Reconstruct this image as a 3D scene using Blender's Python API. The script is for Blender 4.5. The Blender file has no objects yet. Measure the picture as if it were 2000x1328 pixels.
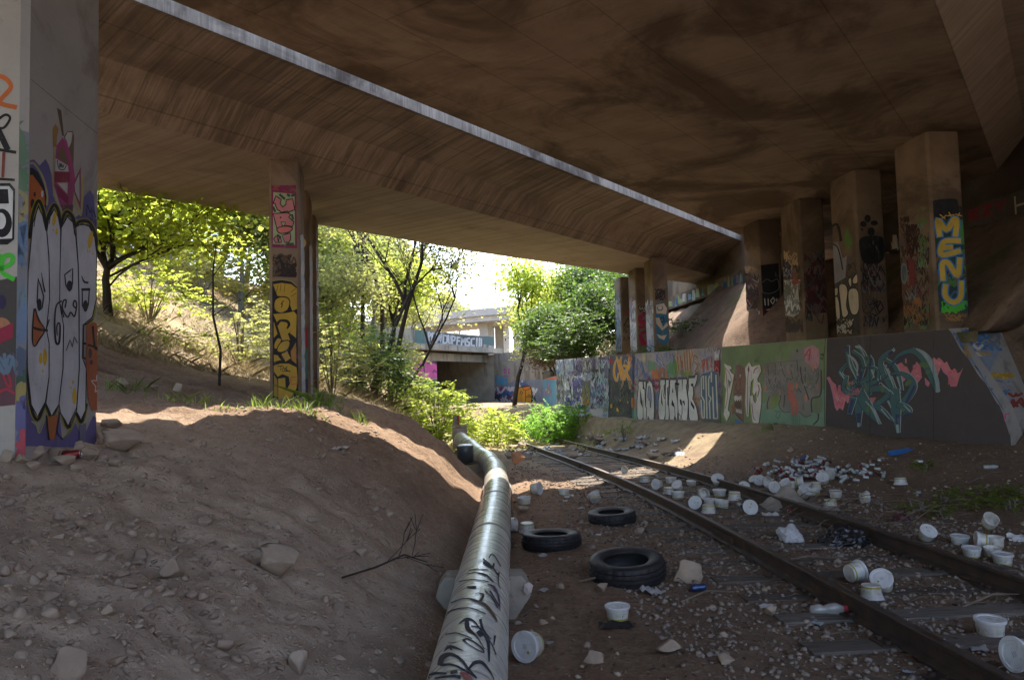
import bpy, bmesh, math, random
import numpy as np
from mathutils import Vector, Matrix, noise
rnd = random.Random(7)
SC = bpy.context.scene
COL = SC.collection
# ------------------------------------------------------------------ camera
F = 1500.0; EYE = Vector((0, 0, 1.6)); PITCH = math.atan(90 / 1500); ROLL = 0.025
_f = Vector((0, math.cos(PITCH), math.sin(PITCH))); _r0 = Vector((1, 0, 0)); _u0 = Vector((0, -math.sin(PITCH), math.cos(PITCH)))
_r = _r0 * math.cos(ROLL) - _u0 * math.sin(ROLL); _u = _u0 * math.cos(ROLL) + _r0 * math.sin(ROLL)
cd = bpy.data.cameras.new('camera'); cam = bpy.data.objects.new('camera', cd); COL.objects.link(cam)
cd.sensor_width = 36; cd.lens = 27; cd.clip_end = 3000; cd.clip_start = .05
mw = Matrix((( _r.x, _u.x, -_f.x, 0), (_r.y, _u.y, -_f.y, 0), (_r.z, _u.z, -_f.z, EYE.z), (0, 0, 0, 1)))
cam.matrix_world = mw; SC.camera = cam
def ray(px, py): return _f + _r * ((px - 1000) / F) - _u * ((py - 664) / F)
def proj(p):
    d = Vector(p) - EYE; k = d.dot(_f)
    return (1000 + F * d.dot(_r) / k, 664 - F * d.dot(_u) / k)
def G(px, py, z):            # point of the level plane z seen at a place of the photograph
    d = ray(px, py); return EYE + d * ((z - 1.6) / d.z)
def D(px, py, Y):
    d = ray(px, py); return EYE + d * (Y / d.y)
# ------------------------------------------------------------------ mesh helpers
class MB:
    def __init__(s): s.v = []; s.f = []; s.m = []
    def add(s, V, Fs, mi=0):
        o = len(s.v); s.v += [tuple(v) for v in V]
        for f in Fs: s.f.append(tuple(i + o for i in f)); s.m.append(mi)
    def quad(s, a, b, c, d, mi=0): s.add([a, b, c, d], [(0, 1, 2, 3)], mi)
    def hexa(s, P, mi=0):     # 8 corners: bottom 4 (ccw), top 4
        s.add(P, [(3, 2, 1, 0), (4, 5, 6, 7), (0, 1, 5, 4), (1, 2, 6, 5), (2, 3, 7, 6), (3, 0, 4, 7)], mi)
    def box(s, c, sz, rz=0, mi=0, tilt=None):
        hx, hy, hz_ = sz[0] / 2, sz[1] / 2, sz[2] / 2
        R = Matrix.Rotation(rz, 3, 'Z')
        if tilt is not None: R = R @ tilt
        P = [Vector(c) + R @ Vector(q) for q in [(-hx, -hy, -hz_), (hx, -hy, -hz_), (hx, hy, -hz_), (-hx, hy, -hz_), (-hx, -hy, hz_), (hx, -hy, hz_), (hx, hy, hz_), (-hx, hy, hz_)]]
        s.hexa(P, mi)
    def beam(s, a, b, w, h, mi=0, drop=0):    # horizontal bar from a to b, width w, top at z, height h
        a = Vector(a); b = Vector(b); d = (b - a); d.z = 0; d.normalize(); p = Vector((-d.y, d.x, 0)) * (w / 2); k = Vector((0, 0, -h))
        s.hexa([a - p + k, b - p + k, b + p + k, a + p + k, a - p, b - p, b + p, a + p], mi)
    def tube(s, pts, rad, seg=8, mi=0, cap=True):
        pts = [Vector(p) for p in pts]; n = len(pts)
        if not hasattr(rad, '__len__'): rad = [rad] * n
        V = []; ref = None
        for i, p in enumerate(pts):
            t = (pts[min(i + 1, n - 1)] - pts[max(i - 1, 0)])
            if t.length < 1e-9: t = Vector((0, 0, 1))
            t.normalize()
            if ref is None: ref = Vector((0, 0, 1)) if abs(t.z) < .9 else Vector((1, 0, 0))
            a = t.cross(ref)
            if a.length < 1e-4: a = t.cross(Vector((.3, .9, .1)))
            a.normalize(); b = a.cross(t); ref = b
            for k in range(seg):
                th = 2 * math.pi * k / seg; V.append(p + (a * math.cos(th) + b * math.sin(th)) * rad[i])
        Fs = [(i * seg + k, i * seg + (k + 1) % seg, (i + 1) * seg + (k + 1) % seg, (i + 1) * seg + k) for i in range(n - 1) for k in range(seg)]
        if cap: Fs += [tuple(range(seg))[::-1], tuple((n - 1) * seg + k for k in range(seg))]
        s.add(V, Fs, mi)
    def lathe(s, prof, seg=24, mi=0, M=None, cap=True, mis=None):   # prof: [(r,z)]
        V = []
        for r, z in prof:
            for k in range(seg):
                th = 2 * math.pi * k / seg; v = Vector((r * math.cos(th), r * math.sin(th), z)); V.append(M @ v if M else v)
        o = len(s.v); s.v += [tuple(v) for v in V]; n = len(prof)
        for i in range(n - 1):
            for k in range(seg):
                s.f.append((o + i * seg + k, o + i * seg + (k + 1) % seg, o + (i + 1) * seg + (k + 1) % seg, o + (i + 1) * seg + k)); s.m.append(mis[i] if mis else mi)
        if cap:
            if prof[0][0] > 1e-4: s.f.append(tuple(o + k for k in range(seg))[::-1]); s.m.append(mi)
            if prof[-1][0] > 1e-4: s.f.append(tuple(o + (n - 1) * seg + k for k in range(seg))); s.m.append(mi)
    def build(s, name, mats, parent=None, smooth=False, bevel=0):
        me = bpy.data.meshes.new(name)
        V = s.v
        if parent is not None:
            iv = parent.matrix_basis.inverted(); q = parent.parent
            while q is not None: iv = iv @ q.matrix_basis.inverted(); q = q.parent
            V = [tuple(iv @ Vector(v)) for v in V]
        me.from_pydata(V, [], s.f)
        if not isinstance(mats, (list, tuple)): mats = [mats]
        for m in mats: me.materials.append(m)
        if any(s.m): me.polygons.foreach_set('material_index', s.m)
        if smooth: me.polygons.foreach_set('use_smooth', [True] * len(me.polygons))
        o = bpy.data.objects.new(name, me); COL.objects.link(o)
        if parent is not None: o.parent = parent
        if bevel:
            b = o.modifiers.new('bevel', 'BEVEL'); b.width = bevel; b.segments = 2; b.limit_method = 'ANGLE'
        return o
def np_mesh(name, V, Fa, mat, parent=None, smooth=False, kind=None, mids=None):
    V = np.asarray(V, dtype=np.float32); Fa = np.asarray(Fa, dtype=np.int32); k = Fa.shape[1]
    if parent is not None:
        L = np.array(parent.matrix_basis.inverted(), dtype=np.float32); V = V @ L[:3, :3].T + L[:3, 3]
    me = bpy.data.meshes.new(name); me.vertices.add(len(V)); me.vertices.foreach_set('co', V.ravel())
    me.loops.add(Fa.size); me.loops.foreach_set('vertex_index', Fa.ravel()); me.polygons.add(len(Fa))
    me.polygons.foreach_set('loop_start', np.arange(0, Fa.size, k, dtype=np.int32))
    for m in (mat if isinstance(mat, (list, tuple)) else [mat]): me.materials.append(m)
    if mids is not None: me.polygons.foreach_set('material_index', np.asarray(mids, dtype=np.int32))
    if smooth: me.polygons.foreach_set('use_smooth', np.ones(len(Fa), dtype=bool))
    me.update(calc_edges=True); me.validate()
    o = bpy.data.objects.new(name, me); COL.objects.link(o)
    if parent is not None: o.parent = parent
    if kind: o['kind'] = kind
    return o
def tag(o, label, cat, group=None):
    o['label'] = label; o['category'] = cat
    if group: o['group'] = group
    return o
def thing(name, label, cat, loc=(0, 0, 0), rz=0, group=None):
    o = bpy.data.objects.new(name, None); COL.objects.link(o); o.empty_display_size = .2
    o.location = loc; o.rotation_euler = (0, 0, rz); o.matrix_basis = Matrix.Translation(Vector(loc)) @ Matrix.Rotation(rz, 4, 'Z')
    return tag(o, label, cat, group)
def dup(root, M, label=None, group=None):
    r = root.copy(); COL.objects.link(r); r.matrix_basis = M
    if label: r['label'] = label
    if group: r['group'] = group
    for ch in list(root.children):
        c = ch.copy(); COL.objects.link(c); c.parent = r
        for g in list(ch.children):
            d = g.copy(); COL.objects.link(d); d.parent = c
    return r
# ------------------------------------------------------------------ materials
def lin(c): return tuple((x / 12.92 if x <= .04045 else ((x + .055) / 1.055) ** 2.4) for x in [q / 255 for q in c]) + (1,)
class NT:
    def __init__(s, name):
        s.mat = bpy.data.materials.new(name); s.mat.use_nodes = True; s.t = s.mat.node_tree; s.n = s.t.nodes; s.b = s.n['Principled BSDF']
    def new(s, k, **kw):
        n = s.n.new('ShaderNode' + k)
        for a, v in kw.items(): setattr(n, a, v)
        return n
    def l(s, a, b): s.t.links.new(a, b)
    def vec(s, coord='pos', stretch=(1, 1, 1), rot=0):
        if coord == 'pos': o = s.new('NewGeometry').outputs['Position']
        else: o = s.new('TexCoord').outputs['Object']
        m = s.new('Mapping', vector_type='POINT')
        if rot:
            r = s.new('VectorRotate', rotation_type='Z_AXIS'); r.inputs['Angle'].default_value = rot; s.l(o, r.inputs['Vector']); o = r.outputs[0]
        m.inputs['Scale'].default_value = stretch; s.l(o, m.inputs['Vector']); return m.outputs[0]
    def noise(s, vec, scale, detail=4, rough=.6, dist=0):
        n = s.new('TexNoise'); n.inputs['Scale'].default_value = scale; n.inputs['Detail'].default_value = detail; n.inputs['Roughness'].default_value = rough; n.inputs['Distortion'].default_value = dist
        s.l(vec, n.inputs['Vector']); return n.outputs['Fac']
    def ramp(s, fac, lo, hi):
        r = s.new('MapRange'); r.interpolation_type = 'SMOOTHSTEP'; r.inputs['From Min'].default_value = lo; r.inputs['From Max'].default_value = hi; s.l(fac, r.inputs['Value']); return r.outputs[0]
    def mix(s, fac, a, b, mode='MIX'):
        m = s.new('Mix', data_type='RGBA', blend_type=mode)
        for inp, v in ((m.inputs[0], fac), (m.inputs[6], a), (m.inputs[7], b)):
            if isinstance(v, (tuple, list, float, int)): inp.default_value = v
            else: s.l(v, inp)
        return m.outputs[2]
    def mul(s, a, k):
        m = s.new('Math', operation='MULTIPLY'); s.l(a, m.inputs[0])
        if isinstance(k, (int, float)): m.inputs[1].default_value = k
        else: s.l(k, m.inputs[1])
        return m.outputs[0]
    def bump(s, h, strength, dist=.02):
        b = s.new('Bump'); b.inputs['Strength'].default_value = strength; b.inputs['Distance'].default_value = dist; s.l(h, b.inputs['Height']); s.l(b.outputs[0], s.b.inputs['Normal'])
MATS = {}
def mat(name, a, b=None, scale=2.5, rough=.85, bump=.25, bscale=40, bdist=.01, coord='pos', stretch=(1, 1, 1), rot=0, spots=(), metal=0, spec=.3):
    """a,b albedo (linear 0..1 tuples); spots: (colour, scale, lo, hi, strength, stretch)"""
    if name in MATS: return MATS[name]
    t = NT(name); a = tuple(a[:3]) + (1,); b = tuple(b[:3]) + (1,) if b else tuple(x * .75 for x in a[:3]) + (1,)
    v = t.vec(coord, stretch, rot); c = t.mix(t.ramp(t.noise(v, scale, 6), .3, .7), a, b)
    for (sc, ss, lo, hi, st, sx) in spots:
        c = t.mix(t.mul(t.ramp(t.noise(t.vec(coord, sx, rot), ss, 5, .65), lo, hi), st), c, tuple(sc[:3]) + (1,))
    t.l(c, t.b.inputs['Base Color']); t.b.inputs['Roughness'].default_value = rough; t.b.inputs['Metallic'].default_value = metal
    t.b.inputs['Specular IOR Level'].default_value = spec
    if bump: t.bump(t.noise(t.vec(coord), bscale, 5), bump, bdist)
    MATS[name] = t.mat; return t.mat
def P(r, g, b, wear=.35, rough=.75):  # spray paint of a given sRGB colour, a little worn down to the concrete
    a = lin((r, g, b)); return mat('spray_paint_%d_%d_%d' % (r, g, b), a, tuple(x * .72 + .012 for x in a[:3]), scale=1.7, rough=rough, bump=.15, bscale=60, spots=[(tuple(x * .55 + .03 for x in a[:3]), 5, .5, .72, .5, (1, 1, .4)), ((.22, .2, .17), 7, .58, .72, wear * 1.3, (1, 1, .35)), ((.10, .085, .07), 22, .62, .72, .4, (1, 1, 1))])
# ------------------------------------------------------------------ world and sun
SUN_EL, SUN_AZ = math.radians(58), math.radians(10)     # azimuth measured from +Y towards +X
w = bpy.data.worlds.new('World'); SC.world = w; w.use_nodes = True
wt = w.node_tree; bg = wt.nodes['Background']; sky = wt.nodes.new('ShaderNodeTexSky'); sky.sky_type = 'NISHITA'; sky.sun_disc = False
sky.sun_elevation = SUN_EL; sky.sun_rotation = SUN_AZ; sky.dust_density = 1.6; sky.air_density = 1.0; sky.ozone_density = 0.6
wt.links.new(sky.outputs[0], bg.inputs['Color']); bg.inputs['Strength'].default_value = SKY_STRENGTH = .15
sl = bpy.data.lights.new('sun', 'SUN'); sl.energy = 2.5; sl.angle = math.radians(.5); sl.color = (1, .93, .82)
so = bpy.data.objects.new('sun', sl); COL.objects.link(so)
sd = Vector((math.sin(SUN_AZ) * math.cos(SUN_EL), math.cos(SUN_AZ) * math.cos(SUN_EL), math.sin(SUN_EL)))
so.rotation_euler = sd.to_track_quat('Z', 'Y').to_euler(); so.location = (0, 0, 40)
SC.view_settings.view_transform = 'Standard'; SC.view_settings.look = 'None'; SC.view_settings.exposure = 2.7; SC.view_settings.gamma = 1
SC.render.engine = 'CYCLES'; SC.cycles.max_bounces = 7; SC.cycles.diffuse_bounces = 4; SC.cycles.transparent_max_bounces = 8
SC.cycles.use_denoising = True
# ------------------------------------------------------------------ lie of the land
def sstep(a, b, x):
    t = min(1, max(0, (x - a) / (b - a))); return t * t * (3 - 2 * t)
def lerp(a, b, t): return a + (b - a) * t
def tab(T, x):
    if x <= T[0][0]: return T[0][1]
    for (a, u), (b, v) in zip(T, T[1:]):
        if x <= b:
            k = (x - a) / (b - a); k = k * k * (3 - 2 * k) * .5 + k * .5; return lerp(u, v, k)
    return T[-1][1]
def xc(Y):               # centre line of the track
    q = max(0, Y - 4); x = 3.35 - .06 * q - .002 * q * q
    if Y > 25: x -= .009 * (Y - 25) ** 2
    return x
def zt(Y): return -.3 * sstep(9, 28, Y) - .9 * sstep(30, 60, Y)
def xp(Y): return tab([(-5, -.27), (7, -.27), (11, -.27), (14.5, -.36), (17, -.55), (20, -1.05), (22, -1.5), (30, -4)], Y)
WA = Vector((8.55, 14.3, 0)); WD = Vector((-.4655, 1, 0)).normalized(); WN = Vector((-WD.y, WD.x, 0))   # retaining wall: corner, direction, outward normal
W2 = Vector((1.65, 29.1, 0))
def wall_dist(x, y):     # >0 in front of the wall (track side)
    return (x - WA.x) * WN.x + (y - WA.y) * WN.y
NEAR = [(-9, -.1), (0, -.1), (.4, .06), (.8, .25), (1.5, .6), (2.5, .98), (3.2, 1.22), (5, 1.45), (9, 1.6)]
FAR = [(-9, -.1), (0, -.08), (.3, .17), (.8, .66), (1.4, 1.05), (2.1, 1.34), (3.5, 1.43), (6, 1.5), (9, 1.6)]
def hbase(x, y):
    c = xc(y); g = zt(y) - .174
    if x < c - 1.5: g += .11 * sstep(8.5, 12, y) * sstep(c - 1.5, c - 2.2, x)
    d = xp(y) - .24 - x
    z = g
    if d > -.3:
        f = sstep(5, 9, y); zl = lerp(tab(NEAR, d), tab(FAR, d), f) + zt(y) * (1 - sstep(0, 1.6, d))
        zl -= .42 * math.exp(-((d - 1.2) / 1.3) ** 2) * sstep(14.3, 16.5, y) * (1 - sstep(20, 26, y))
        zl += .10 * math.exp(-((x + 1.6) / .7) ** 2 - ((y - 13.4) / 1.0) ** 2)
        z = lerp(g, zl, sstep(-.3, .1, d))
        x0 = -4.5 + (y - 14) * .09; e = x0 - x
        if e > 0 and y > 7:
            e2 = e if e < 14 else 14 + (e - 14) * .3
            z += (.13 * e2 + .036 * e2 * e2 * (1 if e2 < 8 else 8 / e2 + .25 * (1 - 8 / e2))) * sstep(8.5, 15, y)
        if y > 45: z -= 1.0 * sstep(45, 60, y) * (1 - sstep(6, 12, d))
    wd = wall_dist(x, y)
    if x > c + 1.2:
        wd0 = max(0, wd); k = 1 - wd0 / max(.3, min(3.4, wd0 + (x - c - 1.25) * .9))
        # bank of soil along the wall foot
        zb = lerp(.32, .5, sstep(14.5, 18, y)) - zt(y) * 0
        if k > 0 and y > 10: z = max(z, lerp(g, zb, sstep(0, 1, k))) if y > 14 else lerp(z, max(z, lerp(g, zb, sstep(0, 1, k))), sstep(10, 14, y))
        # ground rising to the right of the camera
        e = x - lerp(lerp(8.5, 8.75, sstep(4, 10, y)), 14, sstep(13.9, 15.3, y))
        if e > -3: z = max(z, g + .045 * (e + 3) ** 2 * (1 if e < 0 else 0) + (.405 if e >= 0 else 0) + max(0, min(e, 9)) * .8)
        if y < -5: z = max(z, g + 8.5 * sstep(-5, -12, y) * sstep(0, 6, x))  # unseen hill behind the camera, added to block sky light
    if y > 60: z = lerp(z, max(z, -1), sstep(60, 90, y))
    return z
def hz(x, y):
    c = xc(y); a = sstep(1.0, 2.2, abs(x - c)); lf = sstep(-.2, .6, xp(y) - .3 - x)
    n = noise.noise(Vector((x * .9, y * .9, 3))) * .06 * a + noise.noise(Vector((x * 3.1, y * 3.1, 7))) * .028 * (.35 + .65 * a) + noise.noise(Vector((x * 9, y * 9, 1))) * .011
    if lf > 0:
        rut = abs(noise.noise(Vector((x * .55 + .3 * noise.noise(Vector((x, y, 8))), y * 2.1, 17))))
        n += lf * (.045 * noise.noise(Vector((x * 2.3, y * 2.3, 41))) + .035 * noise.noise(Vector((x * 6, y * 6, 21))) + .028 * abs(noise.noise(Vector((x * 13, y * 13, 5)))) - .07 * max(0, .16 - rut) / .16 + .012 * noise.noise(Vector((x * 27, y * 27, 2))))
    return hbase(x, y) + n
def GT(px, py, lo=1.5, hi=80):   # where the line of sight of a place in the photograph meets the ground
    d = ray(px, py); k = lo; last = lo
    while k < hi:
        p = EYE + d * k
        if p.z < hz(p.x, p.y):
            a, b = last, k
            for _ in range(18):
                m = (a + b) / 2; q = EYE + d * m
                if q.z < hz(q.x, q.y): b = m
                else: a = m
            q = EYE + d * b; return Vector((q.x, q.y, hz(q.x, q.y)))
        last = k; k *= 1.015
    return EYE + d * 30
def axis(segs):
    out = [segs[0][0]]
    for a, b, s in segs:
        n = max(1, round((b - a) / s)); out += [a + (b - a) * (i + 1) / n for i in range(n)]
    return out
xs = axis([(-160, -40, 12), (-40, -14, 1.3), (-14, -6, .3), (-6, 6, .065), (6, 11, .14), (11, 20, .6), (20, 160, 14)])
ys = axis([(-60, -6, 6), (-6, 1.4, .5), (1.4, 7, .05), (7, 15, .085), (15, 30, .2), (30, 60, .7), (60, 300, 12)])
V = [(x, y, hz(x, y)) for y in ys for x in xs]; nx = len(xs)
ii = np.arange((len(ys) - 1) * nx).reshape(len(ys) - 1, nx)[:, :-1].ravel()
Fa = np.stack([ii, ii + 1, ii + nx + 1, ii + nx], 1)
# soil material: brown dirt, grey stony left slope, dark cinder around the track, straw on the lit slope
t = NT('dirt'); v = t.vec()
c = t.mix(t.ramp(t.noise(v, 1.3, 6), .35, .65), (.205, .13, .08, 1), (.27, .18, .118, 1))
c = t.mix(t.ramp(t.noise(v, 14, 6, .7), .4, .7), c, (.15, .095, .06, 1))
c = t.mix(t.mul(t.ramp(t.noise(v, 38, 3, .6), .58, .68), .5), c, (.36, .29, .225, 1))
sx = t.new('SeparateXYZ'); t.l(t.new('NewGeometry').outputs['Position'], sx.inputs[0])
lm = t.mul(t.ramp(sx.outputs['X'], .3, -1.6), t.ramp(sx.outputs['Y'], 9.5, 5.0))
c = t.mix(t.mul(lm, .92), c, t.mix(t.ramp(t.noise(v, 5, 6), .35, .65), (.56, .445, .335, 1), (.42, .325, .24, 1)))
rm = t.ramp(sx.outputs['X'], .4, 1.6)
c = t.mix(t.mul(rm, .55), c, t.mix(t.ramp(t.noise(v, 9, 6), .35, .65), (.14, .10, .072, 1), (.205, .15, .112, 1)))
fm = t.ramp(sx.outputs['Y'], 15.5, 19); fm = t.mul(fm, t.ramp(t.noise(v, .8, 4), .3, .5))
c = t.mix(t.mul(fm, .75), c, t.mix(t.ramp(t.noise(v, 4, 5), .35, .65), (.34, .27, .16, 1), (.24, .19, .12, 1)))
t.l(c, t.b.inputs['Base Color']); t.b.inputs['Roughness'].default_value = .95; t.b.inputs['Specular IOR Level'].default_value = .15
vo = t.new('TexVoronoi'); vo.inputs['Scale'].default_value = 26; vd = t.new('VectorMath', operation='ADD'); nz = t.new('TexNoise'); nz.inputs['Scale'].default_value = 9; t.l(v, nz.inputs['Vector']); sc_ = t.new('VectorMath', operation='SCALE'); sc_.inputs['Scale'].default_value = .12; t.l(nz.outputs['Color'], sc_.inputs[0]); t.l(v, vd.inputs[0]); t.l(sc_.outputs[0], vd.inputs[1]); t.l(vd.outputs[0], vo.inputs['Vector'])
bw = t.new('RGBToBW'); t.l(vo.outputs['Color'], bw.inputs[0]); chip = t.mul(t.ramp(vo.outputs['Distance'], .5, .12), t.ramp(bw.outputs[0], .5, .75))
c = t.mix(t.mul(chip, .3), c, (.42, .33, .25, 1)); t.l(c, t.b.inputs['Base Color'])
hh = t.new('Math', operation='MULTIPLY_ADD'); t.l(chip, hh.inputs[0]); hh.inputs[1].default_value = .55; t.l(t.noise(v, 24, 9, .75), hh.inputs[2])
t.bump(hh.outputs[0], .9, .04); DIRT = t.mat
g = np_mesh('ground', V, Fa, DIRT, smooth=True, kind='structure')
# ------------------------------------------------------------------ concrete
AX = Vector((.588, .809, 0)); AN = Vector((-.809, .588, 0))      # bridge axis and its normal in plan
def un(tu, n, z): return AX * tu + AN * n + Vector((0, 0, z))
AROT = -math.atan2(.809, .588)
def concrete(name, a, b, boards=0, stain=(.05, .032, .022), st=.8, dark=(.36, .6), seams=True, ns=.35, streak_dir=None):
    t = NT(name); v = t.vec('pos', (1, 1, 1), AROT)
    c = t.mix(t.ramp(t.noise(v, 1.1, 6), .3, .7), a + (1,), b + (1,))
    if boards:
        vb = t.vec('pos', (2.6, .10, .4), AROT); nb = t.noise(vb, 2.2, 4, .6, .4)
        c = t.mix(t.mul(t.ramp(nb, .42, .62), boards), c, tuple(x * .38 for x in a) + (1,))
        vb2 = t.vec('pos', (7.5, .06, .5), AROT); c = t.mix(t.mul(t.ramp(t.noise(vb2, 3, 2), .5, .62), boards * .55), c, tuple(min(1, x * 1.45) for x in a) + (1,))
    sn = t.noise(v, ns, 8, .64, 1.1)
    c = t.mix(t.mul(t.ramp(sn, dark[1], dark[0]), st), c, stain + (1,))
    c = t.mix(t.mul(t.ramp(t.noise(v, 7, 6, .7), .58, .74), .35), c, tuple(x * .5 for x in a) + (1,))
    h = t.noise(v, 26, 6)
    if seams:
        br = t.new('TexBrick'); t.l(v, br.inputs['Vector']); br.inputs['Scale'].default_value = 1; br.inputs['Mortar Size'].default_value = .012
        br.inputs['Brick Width'].default_value = 2.4; br.inputs['Row Height'].default_value = 1.2; br.inputs['Color1'].default_value = (1, 1, 1, 1); br.inputs['Color2'].default_value = (1, 1, 1, 1); br.inputs['Mortar'].default_value = (0, 0, 0, 1)
        c = t.mix(.28, c, br.outputs['Color'], 'MULTIPLY')
    t.l(c, t.b.inputs['Base Color']); t.b.inputs['Roughness'].default_value = .9; t.b.inputs['Specular IOR Level'].default_value = .2
    t.bump(h, .25, .01); MATS[name] = t.mat; return t.mat
SOF1 = concrete('soffit_concrete', (.36, .27, .192), (.27, .198, .138), boards=.12, stain=(.085, .055, .035), st=.72, dark=(.38, .58), ns=.38)
SOF2 = concrete('board_marked_concrete', (.36, .28, .21), (.28, .21, .155), boards=.6, st=.5, dark=(.32, .56))
SOF3 = concrete('smooth_soffit_concrete', (.44, .355, .275), (.37, .295, .225), boards=.3, st=.35, dark=(.3, .45))
FASC = concrete('fascia_concrete', (.30, .25, .195), (.22, .18, .138), boards=.55, st=.8, dark=(.36, .52), seams=False)
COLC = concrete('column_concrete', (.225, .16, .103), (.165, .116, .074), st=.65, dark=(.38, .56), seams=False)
PIERC = concrete('pier_concrete', (.38, .35, .31), (.32, .29, .26), st=.35, dark=(.32, .46), seams=False, ns=.8)
WALC = concrete('wall_concrete', (.36, .33, .29), (.30, .27, .24), st=.4, dark=(.34, .5), seams=False, ns=.9)
def sweep(mb, prof_fn, ts, mis):
    rows = [[un(tt, n, z) for n, z in prof_fn(tt)] for tt in ts]; k = len(rows[0])
    for r0, r1 in zip(rows, rows[1:]):
        for i in range(k - 1): mb.quad(r0[i], r1[i], r1[i + 1], r0[i + 1], mis[i])
# far deck: cantilever slab, sloping board-marked web, smooth bottom soffit
def nfar(tt): return tab([(-40, 18.5), (0, 17.2), (8.2, 16.75), (19, 15.95), (27.3, 14.8), (40, 12.9)], tt)
NF0 = 10.1
ts = [-34 + 2 * i for i in range(38)]
fd = thing('bridge_deck', 'far concrete bridge deck with sloping web and pale lit edge crossing the gap', 'bridge deck', un(0, 13, 6.1), group='two bridge decks overhead')
m = MB(); sweep(m, lambda q: [(NF0 + .15, 7.02), (11.55, 6.7)], ts, [0]); m.build('cantilever_slab', SOF2, fd)
m = MB(); sweep(m, lambda q: [(11.55, 6.7), (12.2, 6.1)], ts, [0]); m.build('sloping_web', SOF2, fd)
m = MB(); sweep(m, lambda q: [(12.2, 6.1), (nfar(q), 6.1), (nfar(q) + .5, 6.7), (nfar(q) + 1.15, 7.0), (nfar(q) + 1.15, 7.45), (NF0 + .15, 7.45)], ts, [0] * 5); m.build('box_girder', SOF3, fd)
m = MB(); sweep(m, lambda q: [(NF0 + .15, 7.02), (NF0, 7.0), (NF0, 7.62), (NF0 + .25, 7.62), (NF0 + .25, 7.45)], ts, [0] * 4); m.build('fascia', FASC, fd)
# near deck
NN = 8.9; ZN = 6.55
nd = thing('bridge_deck', 'near concrete bridge deck, broad stained brown soffit filling the top right', 'bridge deck', un(0, 5, ZN), group='two bridge decks overhead')
m = MB(); 
def nmin(q): return lerp(-3.6, -13.5, sstep(1, 15, q))     # unseen overhang, lengthened and widened to the right to block sky light
sweep(m, lambda q: [(1.2, ZN), (NN, ZN), (NN, 7.5), (nmin(q), 7.5)], ts, [0] * 3); m.build('box_girder', SOF1, nd)
m = MB(); sweep(m, lambda q: [(nmin(q), 7.5), (nmin(q), 7.22), (.55, 7.15), (1.2, ZN)], ts, [0] * 3); m.build('sloping_web', SOF3, nd)
# ------------------------------------------------------------------ columns
def column(name, label, cat, corner, rdir, W, Dp, z0, z1, matl, group, ch=.05, cap=True):
    r = Vector((rdir[0], rdir[1], 0)).normalized(); f = Vector((r.y, -r.x, 0)); c = Vector((corner[0], corner[1], 0))
    o = thing(name, label, cat, (c.x, c.y, z0), 0, group)
    pts = [c + f * ch, c + f * (W - ch), c + f * W + r * ch, c + f * W + r * (Dp - ch), c + f * (W - ch) + r * Dp, c + f * ch + r * Dp, c + r * (Dp - ch), c + r * ch]
    m = MB(); lo = [p + Vector((0, 0, z0 - .7)) for p in pts]; hi = [p + Vector((0, 0, z1 - .05)) for p in pts]; n = 8
    m.add(lo + hi, [(i, (i + 1) % n, n + (i + 1) % n, n + i) for i in range(n)] + [tuple(range(n))[::-1], tuple(range(n, 2 * n))])
    m.build('shaft', matl, o)
    m = MB(); e = .03; cc = c + f * W / 2 + r * Dp / 2 + Vector((0, 0, z1 - .022)); m.box(cc, (W - .06, Dp - .06, .05), math.atan2(f.y, f.x)); m.build('bearing', MATS['column_concrete'], o)
    # painted faces: (origin, along, width, normal)
    o_front = (c + f * ch, f, W - 2 * ch, -r); o_left = (c + r * ch, r, Dp - 2 * ch, -f); o_right = (c + f * W + r * ch, r, Dp - 2 * ch, f)
    return o, dict(front=o_front, left=o_left, right=o_right, z0=z0 - .3, z1=z1 - .06)
RN = Vector((-.1, .995, 0))
NC = []
for i, (k, lab) in enumerate([(0, 'nearest right-hand column, painted with big yellow letters outlined in blue'), (2.75, 'second column behind the yellow-lettered one, silver and black tags on its left face'),
                              (5.55, 'third column from the yellow-lettered one, whitish peeling paint on its left face'), (8.25, 'narrowest, farthest column of the right-hand row, bare top and grey painted foot')]):
    p = Vector((8.5, 15.3, 0)) + RN * k
    NC.append(column('bridge_column', lab, 'column', p, RN, .72, 1.14, 2.4, ZN, COLC, 'row of columns under the near deck'))
FC = []
for i, (k, lab) in enumerate([(0, 'nearest of the three middle columns, teal shapes on its front face'), (2.4, 'middle one of three columns on the wall, crimson lettering on its front'), (4.85, 'farthest of the three middle columns, pale blue letters down its edge')]):
    p = Vector((5.12, 27.5, 0)) + RN * k
    FC.append(column('bridge_column', lab, 'column', p, RN, .56, 1.1, 2.6, 6.1, COLC, 'three columns on the wall under the far deck'))
RL = Vector((-.187, .982, 0)).normalized(); LC = []
_c = G(529, 790, 1.38); _q = 14.6 / _c.y
p0 = Vector((-4.62, 14.6, 0))
for k, lab in [(0, 'front column at the left with pink letters above and yellow bubble letters below'), (2.4, 'second column of the left row, only its whitish edge showing'), (4.8, 'third column of the left row, thin strip behind the second')]:
    p = p0 + RL * k
    LC.append(column('bridge_column', lab, 'column', p, RL, .58, 1.1, 1.35, 6.1, COLC, 'row of columns on the left terrace'))
LP = column('bridge_pier', 'grey pier at the left edge covered by a huge white bubble-letter face', 'pier', (-3.5 - .72, 5.4 + .04, 0), (-.06, 1), .72, 1.14, 1.2, ZN, PIERC, 'row of piers under the near deck', ch=.045)
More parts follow.
